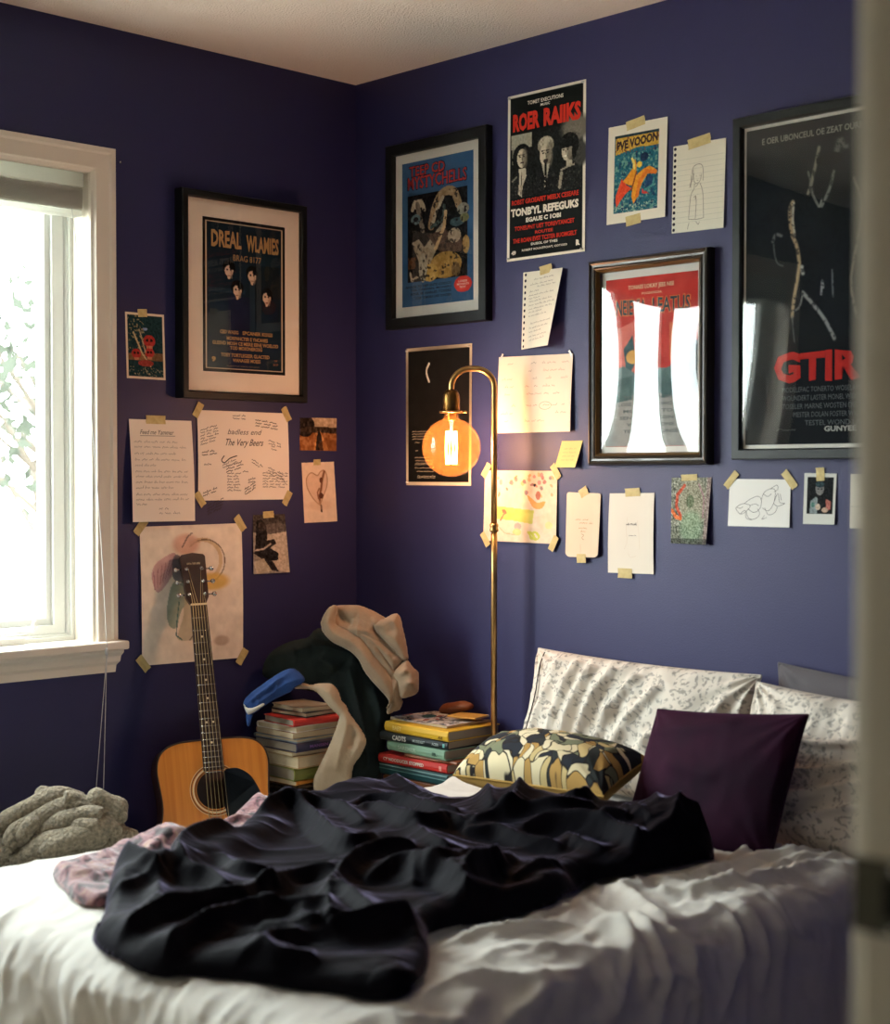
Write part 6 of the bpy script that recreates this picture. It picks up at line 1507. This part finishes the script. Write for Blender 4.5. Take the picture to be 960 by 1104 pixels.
build('soundboard', mb, 'spruce', guitar)
mb = MB(); dep = lambda y: -.075 - .012 * (1 - y / .505)
sd = np.array([np.c_[outl, np.full(len(outl), 0.)], np.c_[outl, [dep(y) for y in outl[:, 1]]]])
Vs = np.array([GX(q) for q in sd]); mb.grid(np.concatenate([Vs, Vs[:, :1]], 1), 0, True)
mb.add(GX(sd[1]), [tuple(range(len(outl)))], 0)
build('body_shell', mb, 'mahogany', guitar)
mb = MB(); cl = np.c_[outl, np.zeros(len(outl))]; cl = np.concatenate([cl, cl[:1]])
build('binding', mb.tube(GX(cl), .0022 * k_g, 6, caps=False), 'rosewood', guitar)
mb = MB()
for rr_, w_, m_ in ((.0535, .0022, 0), (.0585, .0035, 1), (.064, .0018, 0), (.067, .0012, 1)):
    q = np.linspace(0, 2 * PI, 49); P = np.array([[(rad * math.cos(a_), HY + rad * math.sin(a_), .0008) for a_ in q] for rad in (rr_ - w_ / 2, rr_ + w_ / 2)])
    mb.grid(GX(P.reshape(-1, 3)).reshape(P.shape), m_, False, flip=True)
build('rosette', mb, ['rosette_dark', 'cream_binding'], guitar)
q = np.radians(np.linspace(-68, 62, 22)); inner = [(.0545 * math.cos(a_), HY + .0545 * math.sin(a_)) for a_ in q]
outer = smooth_line([(.03, .424), (.062, .424), (.092, .405), (.112, .372), (.124, .335), (.130, .30), (.126, .272), (.10, .262), (.06, .272), (.03, .292), (.022, .318)], 4)
poly = inner + [tuple(p) for p in outer[::1]]
poly = [p for p in inner[::-1]] + [tuple(p) for p in outer[::-1]][::-1]
build('pickguard', MB().prism(poly[::-1], .0004, .0018, X=GX), 'pickguard_black', guitar)
NUT = .864
neck = []
for y, w_, th in ((.40, .028, .020), (.47, .0275, .026), (.52, .0268, .022), (.7, .0245, .019), (.85, .0222, .018), (.872, .0218, .018)):
    a_ = np.linspace(0, PI, 11); neck.append([(w_ * math.cos(q_), y, -.001 - th * math.sin(q_) * (1 if y > .5 else .1)) for q_ in a_])
neck = np.array(neck); Vn = GX(neck.reshape(-1, 3)).reshape(neck.shape)
mb = MB(); mb.grid(Vn, 0, True); mb.grid(np.array([Vn[:, 0], Vn[:, -1]]), 0, False)
build('neck', mb, 'mahogany', guitar)
mb = MB(); mb.prism([(-.0275, .424), (.0275, .424), (.0215, NUT - .002), (-.0215, NUT - .002)], -.0008, .0055, X=GX)
fb = build('fretboard', mb, 'rosewood', guitar, bevel=.0006)
fw = lambda y: .0275 + (.0215 - .0275) * (y - .424) / (NUT - .424)
for k in range(1, 21):
    y = NUT - .648 * (1 - 2 ** (-k / 12)); w_ = fw(y)
    build('fret', MB().tube(GX([(-w_, y, .0058), (0, y, .0062), (w_, y, .0058)]), .0011, 6), 'chrome', fb)
for k in (3, 5, 7, 9, 12, 15):
    ya_ = NUT - .648 * (1 - 2 ** (-(k - .5) / 12))
    for x in ((0,) if k != 12 else (-.009, .009)):
        build('fret_marker', MB().lathe([(0, .0062), (.0028, .0061), (.003, .0055)], (0, 0, 0), 12, X=lambda V, x=x, y=ya_: GX(np.asarray(V) + np.array([x, y, 0]))), 'cream_binding', fb)
build('nut', MB().prism([(-.0215, NUT - .002), (.0215, NUT - .002), (.0215, NUT + .003), (-.0215, NUT + .003)], -.001, .0075, X=GX), 'cream_binding', guitar, bevel=.0005)
hs = [(-.0215, NUT + .003), (.0215, NUT + .003), (.031, NUT + .022), (.0345, 1.0), (.030, 1.006), (0, 1.011), (-.030, 1.006), (-.0345, 1.0), (-.031, NUT + .022)]
tl_ = lambda V: GX(np.c_[V[:, 0], V[:, 1], V[:, 2] - .13 * (V[:, 1] - NUT)])
head = build('headstock', MB().prism(hs, -.016, -.001, X=tl_), 'headstock_veneer', guitar, bevel=.001)
hsx = Sheet(('R', [(0, 0), (1, 0), (1, 1), (0, 1)]))
class _H:
    w = .05; h = .012
    def P(s, u, v, off=0.):
        u, v = np.broadcast_arrays(np.asarray(u, float), np.asarray(v, float)); return tl_(np.c_[(u.ravel() - .5) * .04, .986 - v.ravel() * .012, np.full(u.size, -.0006)])
mb = MB(); hh = _H(); scrawl(mb, hh, .05, .5, .95, .7, (200, 180, 150), .0012, 9, (.2, .4), .05)
build('lettering', mb, 'printed_paper', head)
peg_y = (.894, .930, .966)
for sx in (-1, 1):
    for y in peg_y:
        post = MB().lathe([(0, .010), (.003, .010), (.0034, .006), (.0026, .004), (.0034, .002), (.0055, .001), (.0055, -.001)], (0, 0, 0), 12, X=lambda V, sx=sx, y=y: tl_(np.asarray(V) + np.array([sx * .0205, y, 0])))
        pg = build('tuning_peg', post, 'chrome', guitar)
        bt = MB().tube(tl_(np.array([(sx * .033, y, -.009), (sx * .044, y, -.009)])), .0022, 8)
        bt.tube(tl_(np.array([(sx * .043, y, -.009), (sx * .045, y, -.009), (sx * .052, y, -.009), (sx * .055, y, -.009)])), [.003, .0066, .0072, .003], 12)
        build('peg_button', bt, 'chrome', pg)
build('bridge', MB().prism([(-.075, .205), (-.06, .19), (.06, .19), (.075, .205), (.06, .222), (-.06, .222)], .0005, .008, X=GX), 'rosewood', guitar, bevel=.001)
for k in range(6):
    xs_ = -.0175 + k * .007; xb = -.027 + k * .0108
    sx = -1 if k < 3 else 1; y = peg_y[2 - (k if k < 3 else 5 - k)] if False else peg_y[(k if k < 3 else 5 - k)]
    pth = [(xb, .206, .010), (xs_, NUT, .0085)]; V1 = GX(np.array(pth)); V2 = tl_(np.array([(sx * .0205 - sx * .003, y, .005)]))
    build('string', MB().tube(np.concatenate([V1, V2]), (.0008 - .00008 * k) * 1.15, 5), 'string_metal', guitar)

# ------------------------------------------------------------------ books
_bm = {}
def cmat(c, rough=.5):
    k = f'cloth_board_{c[0]}_{c[1]}_{c[2]}'
    if k not in MATS: mat(k, rgb(*c), rough, bump=(200, .1, .001))
    return k
class SpineSheet:
    def __init__(s, f, w, h): s.f = f; s.w = w; s.h = h
    def P(s, u, v, off=0.):
        u, v = np.broadcast_arrays(np.asarray(u, float), np.asarray(v, float)); return s.f(u, v, off)
def book(label, cx, cy, z, L, Wd, T, spine, rot, c, pages='paper_pages', band=None, lettering=None, group=None, hard=True):
    """a closed book lying flat; spine 'S', 'E', 'N' or 'W' tells which way its spine faces"""
    a_ = {'S': 0, 'E': PI / 2, 'N': PI, 'W': -PI / 2}[spine] + math.radians(rot)
    e1 = np.array([math.cos(a_), math.sin(a_), 0]); e2 = np.array([-math.sin(a_), math.cos(a_), 0])
    X = lambda V: np.array([cx, cy, z]) + (np.asarray(V)[:, :1]) * e1 + np.asarray(V)[:, 1:2] * e2 + np.asarray(V)[:, 2:3] * np.array([0, 0, 1.])
    t = thing('book', label, 'book', (cx, cy, z), group)
    l, w = L / 2, Wd / 2; b = .0025 if hard else .0008; ov = .003 if hard else .0
    prof = [(w, 0), (-w + .004, 0), (-w, T * .15), (-w - .002, T * .5), (-w, T * .85), (-w + .004, T), (w, T), (w, T - b), (-w + .005, T - b), (-w + .0035, T * .5), (-w + .005, b), (w, b)]
    P = np.array([[(s * l, y, q) for y, q in prof] for s in (-1, 1)]); mb = MB()
    V = X(P.reshape(-1, 3)).reshape(P.shape); mb.grid(np.concatenate([V, V[:, :1]], 1), 0, False)
    n = len(prof)
    for s, o in ((0, 0), (1, n + 1)):
        q = [(0, 1, 10, 11), (1, 2, 3, 9), (1, 9, 10), (9, 3, 4, 5), (9, 5, 8), (8, 5, 6, 7)]
        for f in q: mb.f.append(tuple(o + i for i in (f[::-1] if s else f))); mb.mi.append(0); mb.sm.append(False)
    cv = build('cover', mb, cmat(c), t)
    build('page_block', MB().box((-l + ov, -w + .0045, b), (l - ov, w - ov, T - b), X=X), pages, t)
    sp = SpineSheet(lambda u, v, off: X(np.c_[((u - .5) * L).ravel(), (-w - .0021 - off + 0 * u).ravel(), (T * (1 - v)).ravel()]), L, T)
    if band or lettering:
        mb = MB()
        for u0, u1, v0, v1, cc in band or ():
            g_ = np.linspace(u0, u1, 2); U_, V_ = np.meshgrid(g_, np.linspace(v0, v1, 2))
            mb.add(sp.P(U_, V_, .0004), [(0, 1, 3, 2)[::-1]], 0, False, lin(np.array(cc) / 255.))
        for body, u0, u1, v0, v1, cc in lettering or (): text(mb, sp, body, u0, v0, u1, v1, cc, .03, .0008)
        build_lines('lettering', mb, t, .006)
    return t, X

G1 = 'books stacked on the wicker basket'
# left stack, bottom to top: near lower corner about (.36, -.54)
cx0, cy0 = .255, -.445
z = .402
specs = [
    ('thin orange paperback at the very bottom of the left book stack', .205, .165, .012, 'E', 3, (176, 112, 38), 'paper_pages', False),
    ('thick green and yellow book second from the bottom of the left stack', .20, .17, .034, 'E', -2, (108, 112, 48), 'grey_pages', True),
    ('thick cream book third from the bottom of the left stack', .215, .18, .034, 'W', 2, (168, 140, 100), 'paper_pages', True),
    ('thin ochre covered book under the navy book in the left stack', .22, .185, .010, 'W', -3, (146, 116, 66), 'paper_pages', False),
    ('navy book with purple spine in the middle of the left stack', .225, .19, .026, 'E', 1, (34, 34, 66), 'grey_pages', True),
    ('thin grey blue book resting on the navy book', .215, .185, .011, 'W', 3, (120, 132, 136), 'paper_pages', True),
    ('cream paperback with brown edge below the white book', .21, .175, .016, 'W', -2, (150, 104, 76), 'paper_pages', False),
    ('white book directly under the red book in the left stack', .205, .172, .017, 'W', 2, (206, 196, 180), 'paper_pages', True),
    ('red book near the top of the left stack under the sleeve', .175, .150, .020, 'E', -4, (176, 40, 32), 'grey_pages', True),
    ('small black covered book lying on the red book', .15, .12, .014, 'N', 4, (26, 26, 28), 'paper_pages', True),
    ('small cream book topping the left stack beside the blue shirt', .145, .115, .013, 'N', -3, (150, 136, 116), 'paper_pages', True)]
for lab, L, Wd, T_, sp_, rt_, c_, pg_, hard in specs:
    ox = .005 if T_ > .02 else -.002
    if 'red' in lab and 'near' in lab: ox = .008
    if lab.startswith('small'): ox = .03
    let = None
    if lab.startswith('navy'): let = [('MANSEN', .2, .5, .3, .65, (124, 92, 150))]
    x_ = cx0 + ox; y_ = cy0 + random.uniform(-.004, .004)
    # keep the near corner of each book on one vertical line
    if sp_ in 'EW': x_ = .332 + (ox - .003) - Wd / 2; y_ = -.515 + L / 2
    else: x_ = .325 - L / 2; y_ = -.48 + Wd / 2
    book(lab, x_, y_, z, L, Wd, T_, sp_, rt_, c_, pg_, None, let, G1, hard); z += T_ + .0008
LZ = z
# wicker basket under the left stack
bk = thing('wicker_basket', 'dark wicker basket carrying the left stack of books', 'basket', (.24, -.415, 0))
mb = MB()
for k in range(26):
    zz = .012 + k * .0148
    P = []
    for a_ in np.linspace(0, 2 * PI, 72, endpoint=False):
        q = 1 / max(abs(math.cos(a_)), abs(math.sin(a_))) ; q = min(q, 1.22)
        wv = .004 * math.sin(a_ * 36 + k * PI)
        P.append((.24 + (.080 + wv) * q * math.cos(a_), -.415 + (.075 + wv) * q * math.sin(a_), zz))
    P = np.array(P + P[:1]); mb.tube(P, .0078, 6, caps=False)
build('woven_wall', mb, 'wicker', bk)
build('lid', MB().box((.15, -.505, .392), (.335, -.328, .4015)), 'wicker', bk, bevel=.004)
build('base', MB().box((.165, -.485, .0), (.315, -.345, .012)), 'wicker', bk)

# right stack on a little table by the lamp
st = thing('side_table', 'small brown wooden side table holding the right stack of books', 'table', (.51, -.125, 0))
build('tabletop', MB().box((.385, -.235, .385), (.645, -.012, .405)), 'stand_wood', st, bevel=.003)
for x in (.40, .575):
    for y in (-.222, -.05): build('leg', MB().box((x, y, 0), (x + .025, y + .025, .385)), 'stand_wood', st, bevel=.002)
build('apron', MB().box((.43, -.218, .33), (.57, -.2, .385)), 'stand_wood', st)
G2 = 'books stacked on the side table'
WH = (210, 206, 196)
z = .4055
rs = [('dark teal book with pale stripes at the bottom of the right stack', .285, .205, .034, -1, (22, 62, 66), [(.0, 1., .1, .2, (120, 150, 148)), (.0, 1., .42, .5, (96, 130, 130))], None, -.012, 0),
      ('red book with white title in the right stack', .275, .195, .026, 1.5, (190, 44, 38), [(.90, .935, .25, .75, (214, 150, 140))], [('CY NOODUCER STOPPED', .08, .68, .30, .68, WH)], -.020, 0),
      ('brown notebook jutting out right between the red and mint books', .20, .19, .010, 4, (128, 74, 44), None, None, .045, .02),
      ('mint green book under the black book in the right stack', .245, .20, .028, -2, (122, 156, 132), None, [('SAREMER', .2, .52, .3, .7, (172, 196, 176)), ('IIB.', .8, .88, .35, .7, (60, 84, 74))], .000, 0),
      ('black book with pale spine lettering and teal dot in the right stack', .27, .20, .024, 2, (26, 32, 34), [(.935, .965, .3, .75, (110, 170, 164))], [('CADTS', .2, .40, .2, .8, WH), ('MUSIDEST', .5, .68, .35, .68, (150, 160, 156)), ('ACEIR', .78, .88, .35, .68, (150, 160, 156))], -.016, 0),
      ('yellow book on top of the right stack under the magazine', .265, .205, .029, -1, (206, 164, 44), None, [('BAET', .14, .28, .3, .72, (224, 204, 130)), ('ADE', .86, .93, .55, .82, (60, 50, 30))], .000, 0)]
for lab, L, Wd, T_, rt_, c_, band, let, ox, oy in rs:
    book(lab, .524 + ox, -.131 + oy * .3 + (.205 - Wd) / -2, z, L, Wd, T_, 'S', rt_, c_, 'grey_pages', band, let, G2); z += T_ + .0008
RZ = z
# magazine with a busy cover and a thin amber booklet on the yellow book
mg = thing('magazine', 'glossy magazine with a busy cover lying on the yellow book', 'magazine', (.50, -.115, RZ))
A = Art(.24, .17, .003, (170, 160, 150)); A.speck(9, .5, (70, 76, 84), 3); A.speck(12, .56, (196, 190, 184), 6); A.speck(10, .58, (120, 60, 50), 9); A.ell(.25, .6, .16, .16, (150, 160, 176)); A.ell(.3, .5, .1, .12, (30, 70, 74)); A.rect(.55, .05, .95, .3, (150, 110, 66)); A.noise(20, 40, 4)
mcs = lambda u, v: np.array([.50, -.115, RZ]) + np.stack([((u - .5) * .235), ((.5 - v) * .175), .005 + .003 * np.sin(u * 7 + v * 2) + .010 * np.exp(-((u - .45) / .2) ** 2) * (1 - v)], -1)
mb = MB(); Pm = mcs(A.U, A.V); mb.grid(Pm, 0, True, lin(np.clip(A.c, 0, 255) / 255.), flip=True); build('front_cover', mb, 'printed_paper', mg)
mb = MB(); Pl = Pm.copy(); Pl[..., 2] = RZ + .0006; mb.grid(Pl, 0, True); Pt = Pm.copy(); Pt[..., 2] -= .0006
for row in ((Pt[0], Pl[0]), (Pl[-1], Pt[-1]), (Pl[:, 0], Pt[:, 0]), (Pt[:, -1], Pl[:, -1])): mb.grid(np.array(row), 0, False)
build('page_block', mb, 'paper_pages', mg)
book('thin amber booklet on the magazine at the back of the right stack', .585, -.085, RZ + .0165, .095, .075, .006, 'S', 12, (190, 140, 60), 'paper_pages', None, None, None, False)
pouch = MB()
cloth_body(pouch, [(-.06, -.012), (-.045, .008), (-.01, .016), (.03, .024), (.058, .018), (.062, .004), (.03, -.008), (-.01, -.02), (-.045, -.024)], (.50, -.050, RZ + .030), (1, 0, 0), (0, .0, 1), (0, -1, 0), .022, .015, [(1, [(-.05, -.01), (0, .004), (.05, .01)])], .008, .006, .004, .02)
tag(build('leather_pouch', pouch, 'tan_leather', weld=True), 'brown leather pouch tucked behind the books against the wall', 'pouch')

# ------------------------------------------------------------------ heap of clothes in the corner, on a hamper
hp = thing('laundry_hamper', 'dark fabric laundry hamper under the heap of clothes in the corner', 'hamper', (.115, -.115, 0))
mb = MB(); q = np.linspace(0, 2 * PI, 33)[:-1]
P = np.array([[(.115 + rr_ * math.cos(a_) * .62, -.115 + rr_ * math.sin(a_) * .62, zz) for a_ in q] for rr_, zz in ((.0, .0), (.125, .0), (.13, .01), (.15, .46), (.154, .47), (.148, .475), (.140, .46), (.13, .38), (0, .38))])
mb.grid(P, 0, True, wrap=True); build('body', mb, 'dark_fabric', hp)
for a_ in (-.6, 2.4):
    c_ = np.array([.115 + .097 * math.cos(a_), -.115 + .097 * math.sin(a_), .41]); tng = np.array([-math.sin(a_), math.cos(a_), 0]) * .04
    build('handle', MB().tube(smooth_line([c_ - tng, c_ - tng * .6 + np.array([0, 0, -.04]), c_ + tng * .6 + np.array([0, 0, -.04]), c_ + tng], 5), .006, 8), 'dark_fabric', hp)
def garment(key, name, label, cat, m, front, rr_, fw_, fa_, back, wr=.006, ws=22., seed=3, layers=(), res=.004, parts=()):
    c = CLOTH[key]; mb = MB(); o_ = np.array(c['origin']); n_ = np.array(c['n'])
    cloth_body(mb, c['edge'], o_, c['ex'], c['ey'], c['n'], front, rr_, c['folds'], fw_, fa_, res, back, wr, ws, seed)
    for k, (lk, lift, fr_, lr_, fold_) in enumerate(layers):      # overlapping flaps of the same garment
        q = CLOTH[key + '_' + lk]
        cloth_body(mb, q['edge'], o_ + n_ * lift, c['ex'], c['ey'], c['n'], fr_, lr_, q['folds'], fw_ * .8, fold_, res, .012, wr, ws, seed + k + 1)
    if not parts:
        return tag(build(name, mb, m, weld=False), label, cat)
    t = thing(name, label, cat, tuple(o_))
    build('body', mb, m, t)
    for pn, lk, lift, fr_, pm, lab in parts:
        q = CLOTH[key + '_' + lk]; m2 = MB()
        cloth_body(m2, q['edge'], o_ + n_ * lift, c['ex'], c['ey'], c['n'], fr_, .012, q['folds'], fw_, .008, res, .006, .003, ws, seed + 9)
        p_ = build(pn, m2, pm, t)
        if lab: p_['label'] = lab
    return t
garment('jacket', 'jacket', 'black jacket crumpled under the beige hoodie in the corner heap', 'jacket', 'black_cotton', .04, .06, .014, .040, .05, .012, 13., 5)
garment('hoodie', 'hoodie', 'beige fleece hoodie draped on top of the corner clothes heap', 'hoodie', 'hoodie_fleece', .030, .05, .014, .022, .05, .008, 20., 6,
        [('mid', .030, .014, .018, .014), ('lapel', .026, .022, .022, .012), ('right', .028, .020, .022, .012), ('bunch', .022, .024, .022, .022)])
garment('sleeve', 'trousers', 'beige trouser leg hanging down over the right side of the left book stack', 'trousers', 'beige_twill', .014, .018, .013, .014, .010, .004, 20., 7)
garment('blue', 'shirt', 'blue jersey shirt slung over the top left of the left book stack', 'shirt', 'blue_jersey', .012, .030, .0055, .014, .016, .010, 34., 8, (), .003,
        [('lining', 'lining', .012, .006, 'white_lining', 'pale inner side of the blue shirt'), ('hanging_cuff', 'cuff', -.004, .006, 'blue_jersey', '')])

# ------------------------------------------------------------------ storage bench by the window with a knitted blanket
ot = thing('storage_ottoman', 'dark fabric storage ottoman below the window carrying the knitted blanket', 'ottoman', (.28, -1.36, 0))
build('body', MB().box((.07, -1.68, .03), (.50, -1.06, .20)), 'dark_fabric', ot, bevel=.012)
build('lid', MB().box((.06, -1.69, .202), (.51, -1.05, .245)), 'dark_fabric', ot, bevel=.016)
for x in (.10, .44):
    for y in (-1.65, -1.12): build('foot', MB().box((x, y, 0), (x + .04, y + .04, .03)), 'bed_wood', ot)
c = CLOTH['knit']; mb = MB(); o_ = np.array(c['origin']); kx, ky, kn = (np.array(c[k]) for k in ('ex', 'ey', 'n'))
cloth_body(mb, c['edge'], o_, kx, ky, kn, .035, .05, c['folds'], .016, .022, .005, .07, .006, 14., 9)
def roll(pts, r_, lift, seed):
    p = smooth_line(pts, 7); n_ = len(p); q = np.linspace(0, 1, n_)
    P = o_ + p[:, :1] * kx + p[:, 1:] * ky + kn * (lift + .012 * np.sin(q * 5 + seed))[:, None]
    mb.tube(P, r_ * (.35 + .65 * np.sin(PI * np.clip(q * .9 + .05, 0, 1)) ** .6) * (1 + .18 * np.sin(q * 11 + seed)), 14)
for k, ((a_, pts), (r_, lf)) in enumerate(zip(c['folds'], ((.028, .030), (.026, .046), (.026, .050), (.025, .060), (.022, .066), (.024, .056), (.024, .010), (.030, .034)))): roll(pts, r_, lf, k)
roll([(-.12, -.03), (-.06, .015), (.0, .06), (.03, .07)], .034, .0, 3); roll([(-.05, -.09), (.03, -.05), (.10, -.03), (.17, -.03)], .034, .05, 5); roll([(.02, -.07), (.09, -.04), (.16, -.01), (.2, -.02)], .03, .062, 7)
tag(build('knitted_blanket', mb, 'knit_grey'), 'grey green knitted blanket crumpled on the dark ottoman below the window', 'blanket')
# ------------------------------------------------------------------ light: overcast daylight through the window, the glowing bulb, an added hall fill lamp out of view
w = bpy.data.worlds.new('sky'); SC.world = w; w.use_nodes = True
nt = w.node_tree; bg = nt.nodes['Background']
tc = nt.nodes.new('ShaderNodeTexCoord'); n = nt.nodes.new('ShaderNodeTexNoise'); n.inputs['Scale'].default_value = 2.2; n.inputs['Detail'].default_value = 4
r_ = nt.nodes.new('ShaderNodeValToRGB'); r_.color_ramp.elements[0].position = .3; r_.color_ramp.elements[1].position = .7
r_.color_ramp.elements[0].color = (.80, .90, .93, 1); r_.color_ramp.elements[1].color = (.96, 1., 1., 1)
nt.links.new(tc.outputs['Generated'], n.inputs['Vector']); nt.links.new(n.outputs[0], r_.inputs[0]); nt.links.new(r_.outputs[0], bg.inputs[0])
bg.inputs[1].default_value = SKY = 36.

def lamp_light(name, kind, loc, energy, color, **kw):
    l = bpy.data.lights.new(name, kind); l.energy = energy; l.color = color
    for k, v in kw.items():
        if hasattr(l, k): setattr(l, k, v)
    o = bpy.data.objects.new(name, l); COL.objects.link(o); o.location = loc
    return o
lamp_light('bulb_light', 'POINT', (BXc, BYc, BZc), 12.5, (1., .64, .60), shadow_soft_size=.03)
# sky portal in the window opening: it only guides the sampling of the sky, it adds no light
po = lamp_light('window_portal', 'AREA', (-.165, (WY0 + WY1) / 2, (WZ0 + WZ1) / 2), 1., (1, 1, 1), shape='RECTANGLE', size=WY1 - WY0, size_y=WZ1 - WZ0)
po.data.cycles.is_portal = True
po.rotation_euler = (PI / 2, 0, -PI / 2)
# fill lamp added out of view in the hall to brighten the door jamb
hl = thing('added_hall_fill', 'added fill lamp, unseen on the hallway ceiling behind the camera', 'ceiling lamp', (4.1, -3.5, H))
build('rim', MB().lathe([(.14, 0), (.15, -.005), (.15, -.03), (.14, -.035), (.135, -.03)], (4.1, -3.5, H), 32), 'white_trim', hl)
m, nt, b, out = new_mat('hall_fill_glow'); b.inputs['Base Color'].default_value = (.8, .75, .65, 1)
b.inputs['Emission Color'].default_value = (1., .93, .84, 1); b.inputs['Emission Strength'].default_value = HALL_FILL = 6.
build('shade', MB().lathe([(0, -.075), (.06, -.068), (.11, -.048), (.135, -.02), (.135, 0)], (4.1, -3.5, H), 32), 'hall_fill_glow', hl)

# ------------------------------------------------------------------ camera
cam = bpy.data.cameras.new('camera'); co = bpy.data.objects.new('camera', cam); COL.objects.link(co); SC.camera = co
co.location = (3.70, -3.227, 1.27)
ya = math.radians(45.618); pi_ = math.radians(1.3402)
fwd = Vector((-math.sin(ya) * math.cos(pi_), math.cos(ya) * math.cos(pi_), -math.sin(pi_)))
co.rotation_euler = fwd.to_track_quat('-Z', 'Y').to_euler()
cam.sensor_fit = 'HORIZONTAL'; cam.sensor_width = 36.; cam.lens = 36. * 1667. / 960.
cam.clip_start = .02
cam.dof.use_dof = True; cam.dof.focus_distance = 4.35; cam.dof.aperture_fstop = cam.lens / 1000. / .0185
SC.view_settings.view_transform = 'Standard'; SC.view_settings.look = 'None'
SC.view_settings.exposure = 0.; SC.view_settings.gamma = 1.; SC.view_settings.use_curve_mapping = False
SC.cycles.use_denoising = True
SC.cycles.max_bounces = 10; SC.cycles.diffuse_bounces = 6; SC.cycles.transparent_max_bounces = 12
SC.cycles.caustics_reflective = False; SC.cycles.caustics_refractive = False
SC.cycles.sample_clamp_indirect = 8.
